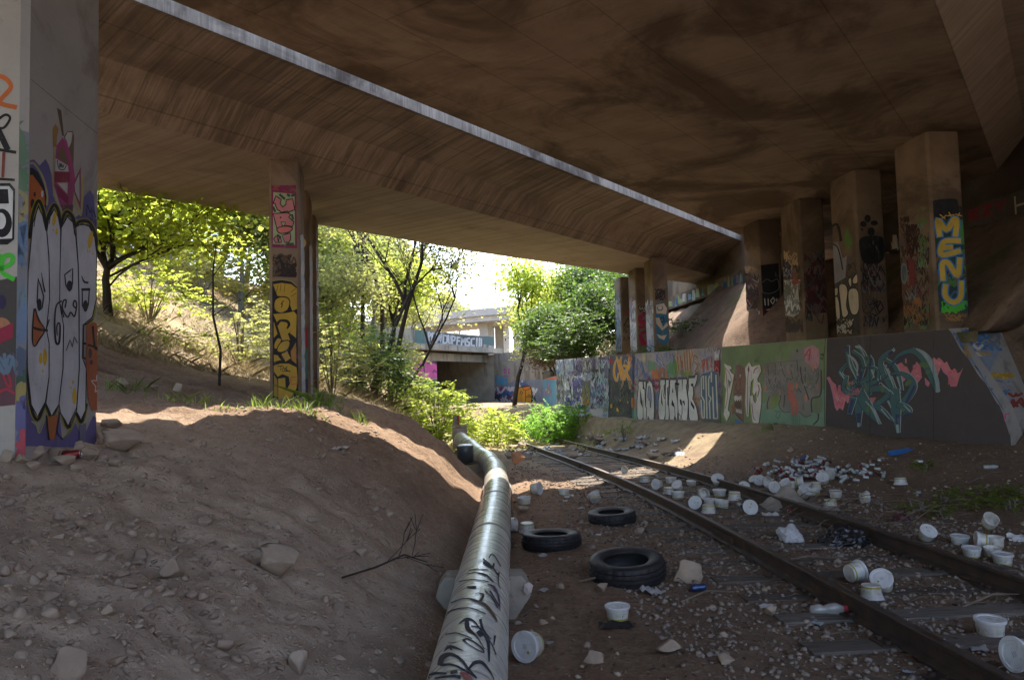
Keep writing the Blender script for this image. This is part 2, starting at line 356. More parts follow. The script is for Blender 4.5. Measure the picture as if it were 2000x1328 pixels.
# ------------------------------------------------------------------ retaining wall, apron, bank, abutment seats
def wtop(s): return lerp(2.48, 2.55, s / 16.3)
rw = thing('retaining_wall', 'long graffiti-covered concrete retaining wall curving beside the track', 'wall', (WA.x, WA.y, .2))
WL = (W2 - WA).length; WB = -WN * .35
PANELS = [('weathered end of the wall', 13.0, WL), ('', 5.9, 13.0), ('', 0, 5.9)]
m = MB()
S = [3.05, 5.9, 9.4, 12.2, WL]
RAKE = [(-.62, .5), (-.46, 1.03), (-.18, 1.5), (.15, 2.0), (.43, 2.48)]
def wp(s, z, back=0): return WA + WD * s + WB * back + Vector((0, 0, z))
pr = [(-.62, -.8)] + RAKE + [(3.05, wtop(3.05)), (3.05, -.8)]; k = len(pr)
m.add([wp(a, b) for a, b in pr] + [wp(a, b, 1) for a, b in pr], [tuple(range(k))[::-1], tuple(range(k, 2 * k))] + [(i, (i + 1) % k, k + (i + 1) % k, k + i) for i in range(k)])
for a, b in zip(S, S[1:]):
    pa = WA + WD * a; pb = WA + WD * b; za = wtop(a); zb = wtop(b)
    m.hexa([pa + WB + Vector((0, 0, -.8)), pa + Vector((0, 0, -.8)), pb + Vector((0, 0, -.8)), pb + WB + Vector((0, 0, -.8)), pa + WB + Vector((0, 0, za)), pa + Vector((0, 0, za)), pb + Vector((0, 0, zb)), pb + WB + Vector((0, 0, zb))])
m.build('wall_body', WALC, rw)
# paved apron running down behind the raked wall end
ap = thing('sloping_apron', 'sloping paved apron splashed with blue and white paint beside the dark wall end', 'paved slope', (9.3, 14.6, 1))
AP = [wp(.43, 2.48), Vector((9.95, 15.65, 2.56)), Vector((9.75, 14.35, .75)), wp(-.62, .5)]
APROWS = [(wp(a, b + .012, .02), AP[2].lerp(AP[1], (a + .62) / 1.05)) for a, b in RAKE]
m = MB(); d = Vector((.0, .12, -.3))
for (a, b), (c_, e_) in zip(APROWS, APROWS[1:]): m.hexa([a + d, b + d, e_ + d, c_ + d, a, b, e_, c_])
APM = m.build('paving', WALC, ap)
# bank behind the wall
def o_ab(y): return lerp(10.4, 8.55, sstep(21.8, 24.2, y))
def xab(y): return o_ab(y) - .1 * (y - 28.8)
def hbank(x, y):
    e = x - (xab(y) - 2.9); z = 2.42
    if e > 0: z += min(e * .97, 2.85)
    if y > 36: z += sstep(36, 48, y) * .8 - sstep(42, 52, y) * 1.2
    n = noise.noise(Vector((x * 1.3, y * 1.3, 9))) * .09 + noise.noise(Vector((x * 4, y * 4, 2))) * .04
    return z + n * min(1, .35 + max(0, e))
V = []; NT_ = 46
WPATH = [WA, W2, Vector((1.45, 37.5, 0)), Vector((2.7, 44.5, 0)), Vector((4.5, 56, 0))]
def along(s):
    for a, b in zip(WPATH, WPATH[1:]):
        L = (b - a).length
        if s <= L: return a + (b - a) * (s / L)
        s -= L
    return WPATH[-1]
ROWS = [(AP[1].lerp(AP[2], k) + Vector((.0, .02, -.1)), None) for k in [1.25, 1, .85, .7, .55, .4, .27, .14, 0]] + [(AP[1].lerp(WA, k) * Vector((1, 1, 0)).length if 0 else Vector((lerp(AP[1].x, WA.x, k), lerp(AP[1].y, WA.y + .3, k), 2.42)), None) for k in (.25, .5, .75)] + [(along(.32 * i), i) for i in range(132)]
for base, i in ROWS:
    for j in range(NT_):
        k = j / (NT_ - 1); off = (.12 if i is not None else 0) + 14 * k ** 1.5
        p = Vector((base.x, base.y, 0)) + Vector((.985, .174, 0)) * off
        if i is None:
            z = lerp(base.z, hbank(p.x, p.y), sstep(.0, 1, off / 3.5)) if base.z > 2 else base.z + min(off * .8, 5.2 - base.z)
            if base.z <= 2.0: z += noise.noise(Vector((p.x * 1.5, p.y * 1.5, 4))) * .12 * min(1, off)
        else:
            z = hbank(p.x, p.y)
            if base.y > 29.1: z = lerp(2.45, 1.95, sstep(29.1, 31, base.y)) + sstep(.2, 2.5, off) * (z - 2.2)
        V.append((p.x, p.y, z if (j or i is None) else z - .2))
n = NT_; ii = np.arange((len(ROWS) - 1) * n).reshape(-1, n)[:, :-1].ravel()
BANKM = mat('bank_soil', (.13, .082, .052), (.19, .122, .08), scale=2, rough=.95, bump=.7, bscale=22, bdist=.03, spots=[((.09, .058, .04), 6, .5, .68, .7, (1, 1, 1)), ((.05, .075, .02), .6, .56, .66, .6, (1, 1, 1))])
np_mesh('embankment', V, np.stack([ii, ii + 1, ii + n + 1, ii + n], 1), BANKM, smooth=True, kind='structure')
# abutment beams
SHADEC = concrete('shade_toned_concrete', (.10, .078, .06), (.07, .055, .043), seams=False)  # base colour darkened to paint in the shade behind the right-hand columns
def seat(label, y0, y1, off, zb, zt_, group, mm=None):
    mm = mm or COLC
    a = Vector((off - .1 * (y0 - 28.8), y0, 0)); b = Vector((off - .1 * (y1 - 28.8), y1, 0)); o = thing('abutment', label, 'abutment', (a.x, a.y, zb), 0, group)
    m = MB(); q = Vector((.6, .06, 0)); K = [a, a + q, b + q, b]
    m.hexa([k + Vector((0, 0, zb)) for k in K] + [k + Vector((0, 0, zt_)) for k in K]); m.build('beam', mm, o)
    m = MB(); q1 = Vector((.5, .05, 0)); q2 = Vector((.9, .09, 0)); K = [a + q1, a + q2, b + q2, b + q1]
    m.hexa([k + Vector((0, 0, zb)) for k in K] + [k + Vector((0, 0, 7.3)) for k in K]); m.build('back_wall', mm, o)
    return o, (a, (b - a).normalized(), (b - a).length, Vector((-.995, -.1, 0)))
AB1 = seat('graffiti-painted abutment beam under the far deck, at the top of the bank', 24.6, 44, 8.6, 5.15, 5.72, 'abutment beams')
AB2 = seat('dark abutment beam behind the right-hand columns, red letters on it', 6, 24.0, 10.4, 5.2, 5.72, 'abutment beams', SHADEC)
# ------------------------------------------------------------------ track
RUST = mat('rusty_steel', (.075, .05, .038), (.04, .03, .026), scale=6, rough=.62, bump=.3, bscale=50, metal=.25, spec=.4, spots=[((.14, .075, .04), 5, .55, .7, .6, (1, 1, 1))])
RAILTOP = mat('worn_rail_top', (.15, .125, .11), (.10, .08, .068), scale=8, rough=.42, bump=.1, metal=.6, spots=[((.09, .05, .03), 4, .5, .7, .8, (1, 1, 1))])
PROF = [(-.065, -.155), (-.065, -.143), (-.014, -.125), (-.011, -.045), (-.034, -.03), (-.035, -.006), (-.028, 0), (.028, 0), (.035, -.006), (.034, -.03), (.011, -.045), (.014, -.125), (.065, -.143), (.065, -.155)]
def track_frame(y):
    t_ = Vector((xc(y + .05) - xc(y - .05), .1, 0)).normalized(); return Vector((xc(y), y, zt(y))), t_, Vector((t_.y, -t_.x, 0))
for side, lab in ((-1, 'left rail of the rusty track, nearer the pipe and tyres'), (1, 'right rail of the rusty track, nearer the graffiti wall')):
    ys_ = [1.2 + .35 * i for i in range(70)] + [26 + i for i in range(9)]
    rings = []
    for y in ys_:
        p, t_, n = track_frame(y); p = p + n * side * .7525; rings.append([p + n * a + Vector((0, 0, b)) for a, b in PROF])
    o = thing('rail', lab, 'rail', (xc(4) + side * .7525, 4, 0), 0, 'the two rails of the track')
    m = MB(); k = len(PROF)
    for r0, r1 in zip(rings, rings[1:]):
        for i in range(k):
            m.quad(r0[i], r0[(i + 1) % k], r1[(i + 1) % k], r1[i], 1 if i == 6 else 0)
    m.build('rail_section', [RUST, RAILTOP], o)
    for yj in ((8.6, 17.5) if side < 0 else (11.2, 20)):   # fishplate joints
        p, t_, n = track_frame(yj); m = MB(); c_ = p + n * side * .7525
        for q in (-1, 1): m.beam(c_ - t_ * .3 + n * q * .028 + Vector((0, 0, -.05)), c_ + t_ * .3 + n * q * .028 + Vector((0, 0, -.05)), .022, .075)
        m.build('fishplate', RUST, o)
WOODS = [mat('weathered_wood_%s' % nm, c_, tuple(x * .6 for x in c_), scale=5, rough=.9, bump=.8, bscale=14, bdist=.012, coord='obj', stretch=(.35, 5, 5), spots=[((.02, .016, .013), 6, .56, .64, .8, (.25, 9, 9)), ((.17, .14, .115), 3, .55, .7, .5, (1, 3, 1))]) for nm, c_ in (('grey', (.12, .1, .082)), ('brown', (.10, .078, .06)), ('pale', (.15, .13, .108)))]
def sleeper_mesh(seed, wood):
    r = random.Random(seed); m = MB(); nx_ = 24; V = []
    for i in range(nx_ + 1):
        x = -1.38 + 2.76 * i / nx_; e = (noise.noise(Vector((x * 2.2, seed, 0))) * .012, noise.noise(Vector((x * 2.2, seed, 9))) * .012); w_ = .115 + noise.noise(Vector((x * 1.7, seed, 5))) * .012
        en = .02 * r.random() if i in (0, nx_) else 0
        V += [(x + en, -w_ + e[0], -.14), (x, -w_ + e[0], -.012), (x, -w_ + .012 + e[0], e[1] * .5), (x, .0, .003 + e[1] * .7 - .006 * (r.random() < .2)), (x, w_ - .012 + e[0], e[1] * .5), (x, w_ + e[0], -.012), (x + en, w_ + e[0], -.14)]
    Fs = [(i * 7 + k, (i + 1) * 7 + k, (i + 1) * 7 + k + 1, i * 7 + k + 1) for i in range(nx_) for k in range(6)] + [tuple(range(7)), tuple(nx_ * 7 + k for k in range(7))[::-1]]
    me = bpy.data.meshes.new('railway_sleeper'); me.from_pydata(V, [], Fs); me.materials.append(wood); return me
SLM = [sleeper_mesh(3 + i, WOODS[i % 3]) for i in range(6)]
ORD = ['first', 'second', 'third', 'fourth', 'fifth', 'sixth', 'seventh', 'eighth', 'ninth', 'tenth', 'eleventh', 'twelfth', 'thirteenth', 'fourteenth', 'fifteenth', 'sixteenth', 'seventeenth', 'eighteenth', 'nineteenth', 'twentieth']
NSL = 40
tm = MB(); tm.box((0, 0, .006), (.30, .17, .014))
for sx_ in (-.1, .1):
    for sy_ in (-.05, .05): tm.box((sx_, sy_ * (1 if sx_ > 0 else -1), .02), (.03, .03, .03))
TPO = tm.build('tie_plate', RUST); TPM = TPO.data; bpy.data.objects.remove(TPO)
for i in range(NSL):
    y = 2.85 + .6 * i; p, t_, n = track_frame(y); r = random.Random(i * 7 + 1)
    o = bpy.data.objects.new('railway_sleeper', SLM[(i * 5 + i // 4) % 6]); COL.objects.link(o); a = math.atan2(n.y, n.x) + r.uniform(-.025, .025)
    o.matrix_basis = Matrix.Translation(p + n * r.uniform(-.06, .06) + Vector((0, 0, -.157 + r.uniform(-.012, .004)))) @ Matrix.Rotation(a + (math.pi if i % 2 else 0), 4, 'Z')
    if i < 24:
        for sd_ in (-1, 1):
            tp = bpy.data.objects.new('tie_plate', TPM); COL.objects.link(tp); tp.parent = o; tp.matrix_basis = Matrix.Translation((sd_ * .7525, 0, 0))
    tag(o, ('weathered wooden sleeper under the rails, %s from the camera end of the track' % ORD[i]) if i < 20 else ('half-buried wooden sleeper, %s from the weedy far end of the track' % ORD[NSL - 1 - i]), 'railway sleeper', 'wooden sleepers of the track')
# ------------------------------------------------------------------ pipe
PR = .205
def zp(Y): return tab([(0, .1), (6, .1), (9, .05), (12, .02), (15, -.02), (18, -.06), (20, -.02), (22.4, .12)], Y)
t = NT('pipe_paint'); v = t.vec('pos', (.5, 9, .5)); pos = t.vec()
sx = t.new('SeparateXYZ'); t.l(t.new('NewGeometry').outputs['Position'], sx.inputs[0])
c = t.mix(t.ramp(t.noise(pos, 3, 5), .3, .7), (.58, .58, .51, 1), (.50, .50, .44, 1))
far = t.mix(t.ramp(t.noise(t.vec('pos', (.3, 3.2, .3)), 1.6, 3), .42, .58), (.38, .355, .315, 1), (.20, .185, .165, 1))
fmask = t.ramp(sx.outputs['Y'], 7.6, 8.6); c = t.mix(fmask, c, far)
c = t.mix(t.mul(t.ramp(t.noise(v, 1.3, 5, .7), .55, .66), .6), c, (.11, .10, .09, 1))
c = t.mix(t.mul(t.ramp(t.noise(pos, 5, 6, .7), .6, .74), .4), c, (.17, .115, .075, 1))
t.l(c, t.b.inputs['Base Color']); t.b.inputs['Specular IOR Level'].default_value = .9
rr = t.new('MapRange'); t.l(t.noise(v, 2, 4), rr.inputs['Value']); rr.inputs['To Min'].default_value = .16; rr.inputs['To Max'].default_value = .42; t.l(rr.outputs[0], t.b.inputs['Roughness'])
t.bump(t.noise(t.vec('pos', (.6, 5, .6)), 3, 6), .12, .01); PIPEM = t.mat
pipe = thing('pipeline', 'long grey-green welded steel pipe with black tags running beside the track', 'pipe', (-.27, 6, .1))
m = MB(); pp = []; rr_ = []; y = .6
while y <= 22.3:
    pp.append((xp(y), y, zp(y))); k = y % 2.9; rr_.append(PR + (.006 if k < .05 else 0)); y += .05 if y < 9 else .1
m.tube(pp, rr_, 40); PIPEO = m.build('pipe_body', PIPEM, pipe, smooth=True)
for yb in (7.55, 10.1, 13.3, 15.9, 18.6, 20.6):
    m = MB(); m.tube([(xp(yb + q), yb + q, zp(yb + q)) for q in (-.05, 0, .05)], [PR + .003, PR + .006, PR + .003], 40)
    m.build('weld_band', mat('pipe_band', (.3, .28, .24), (.2, .18, .155), rough=.5, bump=.3), pipe, smooth=True)
CON2 = mat('support_concrete', (.31, .28, .235), (.24, .215, .18), scale=5, rough=.92, bump=.7, bscale=30, spots=[((.3, .42, .36), 3, .56, .66, .8, (1, 1, 1)), ((.12, .09, .07), 8, .6, .75, .6, (1, 1, 1))])
def support(y, w_, top, dep, label):
    o = thing('pipe_support', label, 'pipe support', (xp(y), y, -.3), 0, 'concrete blocks carrying the pipe'); m = MB(); x0 = xp(y)
    for sgn in (-1, 1):
        if sgn < 0 and y > 10: w_ = .5
        pr = [(x0, -.5), (x0 + sgn * w_ * .24, -.5), (x0 + sgn * w_ * .3, top - .36), (x0 + sgn * w_ / 2, top - .15), (x0 + sgn * (w_ / 2 - .03), top - .05), (x0 + sgn * (w_ / 2 - .07), top), (x0 + sgn * .09, top), (x0, top - .3)]
        V = [(a, y - dep / 2, b) for a, b in pr] + [(a, y + dep / 2, b) for a, b in pr]; n = len(pr)
        m.add(V, [tuple(range(n)), tuple(range(n, 2 * n))[::-1]] + [(i, n + i, n + (i + 1) % n, (i + 1) % n) for i in range(n)])
    m.build('saddle', CON2, o, bevel=.012); return o
sup1 = support(6.15, .74, .14, .26, 'nearest concrete pipe support, chipped and smeared with pale green paint')
m = MB(); m.add([(.06, 5.985, .0), (.1, 5.985, .02), (.115, 5.985, .075), (.085, 5.985, .1), (.05, 5.985, .085), (.04, 5.985, .04), (.075, 5.965, .055)], [(0, 1, 6), (1, 2, 6), (2, 3, 6), (3, 4, 6), (4, 5, 6), (5, 0, 6)]); m.build('plaster_patch', mat('plaster', (.5, .44, .4)), sup1)
support(12.1, 1.2, .08, .6, 'far concrete pipe support with an orange brick lying on top')
support(17.6, .8, -.12, .3, 'small concrete support under the bend of the pipe')
PALEB = mat('pinkish_concrete', (.50, .42, .36), (.36, .29, .24), scale=6, rough=.92, bump=.5)
o = thing('concrete_block', 'squat tagged concrete block where the pipe ends', 'concrete block', (-1.62, 22.9, .1)); m = MB(); m.box((-1.62, 22.9, .12), (.42, .42, .6), .1); m.build('block_body', PALEB, o, bevel=.02)
m = MB(); m.box((-1.62, 22.9, .47), (.46, .46, .05), .1); m.build('cap_slab', PALEB, o)
o = thing('marker_post', 'short orange and grey marker post on the concrete block', 'marker post', (-1.72, 22.9, .495)); m = MB(); m.box((-1.75, 22.9, .63), (.13, .1, .27), .1); m.build('post_body', CON2, o, bevel=.01); m = MB(); m.box((-1.65, 22.9, .63), (.07, .1, .27), .1); m.build('painted_side', P(190, 80, 45), o)
# dark drum hanging in the shade beneath the bend
o = thing('steel_drum', 'dark open-bottomed steel drum beneath the bend of the pipe', 'drum', (-1.12, 17.5, -.1)); M_ = Matrix.Translation((-1.12, 17.5, -.12)) @ Matrix.Rotation(.1, 4, 'X')
m = MB(); m.lathe([(.0, .42), (.17, .42), (.185, .4), (.185, .0), (.17, 0), (.165, .38), (0, .38)], 28, 0, M_, cap=False); m.build('drum_body', mat('drum_paint', (.05, .06, .085), (.10, .1, .05), scale=3, rough=.35, bump=.1, spec=.5), o, smooth=True)
m = MB(); m.lathe([(.187, .0), (.2, .01), (.2, .03), (.187, .04)], 28, 0, M_, cap=False); m.build('rim', RUST, o)
# ------------------------------------------------------------------ tyres
RUB = mat('tyre_rubber', (.014, .014, .016), (.022, .021, .022), scale=6, rough=.55, bump=.4, bscale=40, coord='obj', spots=[((.07, .056, .044), 3, .54, .74, .5, (1, 1, 1))], spec=.35)
def tyre(label, M_, D_, w_, seed):
    o = thing('tyre', label, 'tyre', M_.translation, 0, 'old tyres dumped beside the pipe'); R_ = D_ / 2; h = w_ / 2
    tread = []; z = -h * .86; gz = [-.55, -.2, .2, .55]
    for k in range(33):
        q = -.86 + 1.72 * k / 32; dep = .012 if min(abs(q - g_) for g_ in gz) < .06 else 0; tread.append((R_ - .012 * q * q * 2 - dep, q * h))
    m = MB(); seg = 72; V = []
    for r_, z_ in tread:
        for k in range(seg):
            th = 2 * math.pi * k / seg; cut = .007 if (abs(z_) > h * .28 and (k % 3 == 0)) else 0; V.append(M_ @ Vector(((r_ - cut) * math.cos(th), (r_ - cut) * math.sin(th), z_)))
    n = len(tread); m.add(V, [(i * seg + k, i * seg + (k + 1) % seg, (i + 1) * seg + (k + 1) % seg, (i + 1) * seg + k) for i in range(n - 1) for k in range(seg)]); m.build('tread', RUB, o)
    for sg in (-1, 1):
        pr = [(R_ - .018, .86 * h), (R_ - .028, .97 * h), (R_ - .06, 1.03 * h), (R_ - .1, 1.02 * h), (R_ - .125, .92 * h), (R_ - .14, .84 * h), (R_ - .15, .8 * h), (R_ - .145, .7 * h), (R_ - .1, .82 * h), (R_ - .04, .78 * h), (R_ - .03, .3 * h), (R_ - .028, 0)]
        m = MB(); m.lathe([(a, b * sg) for a, b in pr][::sg], 60, 0, M_, cap=False); m.build('sidewall', RUB, o, smooth=True)
    return o
for lab, px, py, D_, w_, tx, ty in (('nearest tyre, lying flat and slightly tilted in front of the others', 1225, 1128, .70, .22, .10, -.05), ('tyre on the bare soil right beside the pipe, seen edge-on', 1077, 1064, .66, .17, -.03, .0), ('farthest tyre, next to the left rail', 1195, 1018, .63, .17, .04, -.05)):
    q = GT(px, py); tyre(lab, Matrix.Translation(q + Vector((0, .0, w_ / 2 - .035))) @ Matrix.Rotation(tx, 4, 'X') @ Matrix.Rotation(ty, 4, 'Y'), D_, w_, px)
# ------------------------------------------------------------------ white plastic tubs
TUBW = mat('white_plastic', (.52, .505, .47), (.42, .405, .375), scale=5, rough=.4, bump=.05, coord='obj', spots=[((.25, .19, .14), 7, .52, .72, .8, (1, 1, 1))], spec=.4)
LIDW = mat('lid_plastic', (.56, .57, .57), (.46, .46, .45), scale=6, rough=.45, bump=.08, coord='obj', spots=[((.22, .17, .13), 9, .54, .72, .8, (1, 1, 1))])
OLIVE = mat('olive_stripe', (.32, .29, .03), (.25, .23, .03), rough=.45, bump=0, coord='obj'); INK = mat('label_ink', (.22, .23, .22), rough=.5, bump=0, coord='obj'); PALEG = mat('pale_green_print', (.42, .47, .36), rough=.5, bump=0, coord='obj')
def make_tub(lid, seed, R0=.086, R1=.1, H=.115):
    o = thing('plastic_tub', 'x', 'tub', (0, 0, 0)); r = random.Random(seed)
    pr = [(0, .004), (R0 - .008, .004), (R0 - .004, 0), (R0, .004), (R1 - .004, H - .02), (R1 + .002, H - .018), (R1 + .002, H), (R1 - .006, H), (R1 - .012, H - .02), (R0 - .01, .02), (0, .012)]
    m = MB(); m.lathe(pr, 36, cap=False); m.build('tub_body', TUBW, o, smooth=False)
    def rad(z): return lerp(R0, R1 - .004, z / (H - .02)) + .0012
    m = MB(); m.lathe([(rad(.012), .012), (rad(.026), .026)], 36, cap=False); m.build('stripe', OLIVE, o)
    def patch(a0, a1, z0, z1, mi):
        k = max(1, int(abs(a1 - a0) / .12)); P_ = [(a0 + (a1 - a0) * i / k) for i in range(k + 1)]
        V = [(rad(z) * math.cos(a) * 1.003, rad(z) * math.sin(a) * 1.003, z) for a in P_ for z in (z0, z1)]; m.add(V, [(2 * i, 2 * i + 2, 2 * i + 3, 2 * i + 1) for i in range(k)], mi)
    for c_ in (0, 2.2, 4.2):
        m = MB()
        patch(c_ - .42, c_ + .1, .04, .075, 1)
        for q in range(3): patch(c_ - .36, c_ - .36 + r.uniform(.2, .4), .046 + q * .009, .049 + q * .009, 0)
        patch(c_ + .22, c_ + .3, .036, .06, 0); patch(c_ + .34, c_ + .44, .05, .06, 0); patch(c_ + .2, c_ + .6, .068, .0715, 0)
        m.build('lettering', [INK, PALEG], o)
    m = MB(); m.lathe([(.019 + .0, .03), (.02, .034)], 10, 0, Matrix.Translation((R1 - .004, 0, H * .35)) @ Matrix.Rotation(1.57, 4, 'Y'), cap=False)
    if lid:
        m = MB(); m.lathe([(0, H + .001), (R1 * .8, H + .001), (R1 * .83, H + .007), (R1 + .005, H + .008), (R1 + .008, H + .004), (R1 + .007, H - .012), (R1 + .003, H - .012)], 36, cap=False); L = m.build('lid', LIDW, o)
        m = MB()
        for k in range(40):
            if r.random() < .8:
                a = 2 * math.pi * k / 40; da = .022
                V = [(rr2 * math.cos(a + s_ * da), rr2 * math.sin(a + s_ * da), H + .0022) for rr2, s_ in ((.063, -1), (.063, 1), (.066, 1), (.066, -1))]; m.add(V, [(0, 1, 2, 3)], 0)
        for q in range(3): m.add([(-.02, -.012 + q * .012, H + .0022), (.015, -.012 + q * .012, H + .0022), (.015, -.008 + q * .012, H + .0022), (-.02, -.008 + q * .012, H + .0022)], [(0, 1, 2, 3)], 0)
        m.lathe([(0, H + .0022), (.011, H + .0022)], 10, 1, Matrix.Translation((.035, .03, 0)), cap=False)
        o2 = m.build('lid_lettering', [INK, OLIVE], o); o2.parent = L
    return o
TUBS = [make_tub(True, 1), make_tub(True, 2, .09, .104, .105), make_tub(False, 3)]
def crush(o, k):
    for ob_ in list(o.children) + [g for c in o.children for g in c.children]:
        for v in ob_.data.vertices:
            p = v.co; a = math.atan2(p.y, p.x); d = 1 - k * max(0, math.cos(a - .7)) ** 2 * (.4 + p.z * 6); v.co = Vector((p.x * d * 1.05, p.y * d * .93, p.z * (1 - k * .5 * max(0, math.cos(a - .7)))))
crush(TUBS[1], .22); crush(TUBS[2], .12); TUBS.append(make_tub(True, 9, .08, .094, .12)); TUBS.append(make_tub(False, 12)); crush(TUBS[4], .34)
# px, py of the place it rests on; pose: u upright, d upside down, s on its side with the lid facing compass angle a, t tilted
TB = [
 (1035, 1296, 's', 235, 'white tub on its side near the pipe, printed lid facing the camera'), (1210, 1216, 'u', 0, 'upright white tub on bare soil in front of the nearest tyre'),
 (1674, 1143, 's', 20, 'white tub standing on its rim edge between the rails, leftmost of a trio'), (1730, 1160, 't', 235, 'white tub leaning back with its round end showing, behind an overturned one'), (1714, 1176, 'd', 0, 'overturned white tub with olive stripe on top, front of the trio between the rails'),
 (1953, 1252, 'u', 1, 'large upright lidded tub between the rails near the right frame edge'), (2003, 1318, 's', 200, 'tub cut off by the right frame edge at the bottom corner'),
 (1816, 1060, 't', 275, 'white tub with its lid tipped toward the camera against the right rail'), (1886, 1068, 'u', 0, 'upright white tub just beyond the right rail, left of the heap of six'), (1940, 1052, 't', 265, 'topmost tub of the heap of six beyond the right rail'),
 (1955, 1072, 'u', 2, 'tub under the topmost one in the heap beyond the right rail'), (1922, 1078, 's', 160, 'tub on its side in the heap beyond the right rail'), (1911, 1092, 'u', 1, 'low front tub of the heap, half hidden by the right rail'), (1952, 1092, 'u', 2, 'middle front tub of the heap beyond the right rail'), (1972, 1106, 'u', 0, 'round-lidded tub at the front right of the heap beyond the rail'),
 (1765, 948, 'd', 0, 'lone white tub on the dark slope far right of the litter heap'), (1694, 987, 's', 0, 'tub standing on its side edge right of the grey sheet'), (1638, 975, 'u', 0, 'upright tub right behind the grey sheet corner'), (1628, 994, 'd', 0, 'overturned tub at the right end of the grey sheet'),
 (1625, 938, 't', 250, 'tub with tilted lid on the edge of the can heap'), (1610, 946, 't', 240, 'tub sprawled below the can heap, beside the tilted one'), (1598, 957, 'd', 0, 'flat overturned tub in front of the can heap'), (1594, 968, 'u', 2, 'tub behind the middle of the grey sheet'), (1573, 974, 't', 300, 'tilted tub poking from the grey sheet top'), (1578, 957, 'u', 1, 'tub in the row behind the grey sheet, second from its right end'), (1564, 955, 's', 340, 'toppled tub in the row behind the grey sheet'), (1551, 956, 'u', 0, 'tub in the middle of the row behind the grey sheet'), (1537, 957, 't', 200, 'tub wedged in the row beside the right rail'), (1517, 964, 's', 230, 'large toppled tub at the left of the row, lid toward the pipe'), (1500, 953, 's', 260, 'tub on its side pressed against the right rail'), (1488, 950, 's', 230, 'small toppled tub touching the right rail'), (1476, 946, 't', 200, 'leftmost tub of the row behind the right rail'),
 (1454, 963, 's', 268, 'tub on the right rail showing its full round white end'), (1439, 977, 'd', 0, 'overturned tub between the rails, right of the paired tubs'), (1409, 971, 'u', 0, 'upright tub of a stacked pair between the rails'), (1404, 955, 't', 250, 'tub tipped on top behind the paired tubs'), (1414, 993, 'u', 2, 'squat upright tub left of the pale bottle between the rails'), (1470, 1006, 's', 245, 'tub lying with printed lid forward, left of the grey sheet'),
 (1388, 1004, 'd', 0, 'overturned tub at the front of the cluster by the left rail'), (1375, 978, 's', 275, 'tub on its side at the back of the cluster by the left rail'), (1360, 996, 's', 255, 'round lid-forward tub beside the left rail, front of the cluster'), (1392, 991, 'u', 0, 'upright tub wedged in the cluster by the left rail'), (1327, 976, 'u', 0, 'upright tub in a pair beside the left rail'), (1309, 967, 'd', 0, 'overturned tub touching the inner side of the left rail'), (1354, 950, 'u', 1, 'single upright tub between the rails, rightmost of the far five'), (1325, 960, 't', 230, 'tilted tub in the middle of the far five'), (1313, 945, 'u', 2, 'far upright tub with pale rim between the rails'), (1286, 958, 's', 225, 'tub on its side against the left rail'), (1261, 944, 'd', 0, 'small overturned tub on the left rail, far end of the group'), (1220, 928, 's', 250, 'tub leaning on the left rail in the light strip'),
 (1163, 983, 't', 120, 'tub tipped away on the soil left of the sleepers'), (1103, 969, 'u', 2, 'open tub on a dark scrap left of the track'), (1046, 968, 's', 330, 'tub resting against the far pipe support'), (1024, 987, 'u', 2, 'open bowl-like tub below the far pipe support'), (999, 1040, 's', 350, 'tub leaning on edge against the pipe'), (1030, 1042, 'd', 0, 'white tub half hidden behind the edge-on tyre')]
used = set()
for i, (px, py, pose, a, lab) in enumerate(TB):
    q = GT(px, py); r = random.Random(i); k = a if pose in 'ud' and a in (0, 1, 2) else (2 if pose == 't' and i % 3 == 0 else i % 2)
    if pose == 's' or pose == 't': k = (0, 1, 3, 0, 4)[i % 5]
    elif k == 1: k = 3 if i % 2 else 1
    s_ = r.uniform(.95, 1.06)
    T_ = Matrix.Translation(q)
    if pose == 'u': M_ = T_ @ Matrix.Translation((0, .1, -.004)) @ Matrix.Rotation(r.uniform(-.07, .07), 4, 'X') @ Matrix.Rotation(r.uniform(0, 6.3), 4, 'Z')
    elif pose == 'd': M_ = T_ @ Matrix.Translation((0, .1, .114)) @ Matrix.Rotation(math.pi + r.uniform(-.06, .06), 4, 'X') @ Matrix.Rotation(r.uniform(0, 6.3), 4, 'Z')
    else:
        th = math.radians(a); dirv = Vector((math.cos(th), math.sin(th), 0)); el = .12 if pose == 's' else .85
        zax = (dirv * math.cos(el) + Vector((0, 0, math.sin(el)))).normalized(); rot = zax.to_track_quat('Z', 'Y').to_matrix().to_4x4()
        M_ = T_ @ Matrix.Translation((0, .05, .1 if pose == 's' else .085)) @ rot @ Matrix.Rotation(r.uniform(0, 6.3), 4, 'Z') @ Matrix.Translation((0, 0, -.055))
    if i in (9,): M_ = Matrix.Translation((0, 0, .1)) @ M_
    if i in (35,): M_ = Matrix.Translation((0, 0, .06)) @ M_
    s_ *= .94
    M_ = M_ @ Matrix.Diagonal((s_ * r.uniform(.86, 1.04), s_ * r.uniform(.92, 1.06), s_ * r.uniform(.9, 1.06), 1))
    if k not in used: o = TUBS[k]; o.matrix_basis = M_; used.add(k); o['label'] = lab; o['group'] = 'white plastic tubs strewn along the track'
    else: dup(TUBS[k], M_, lab, 'white plastic tubs strewn along the track')
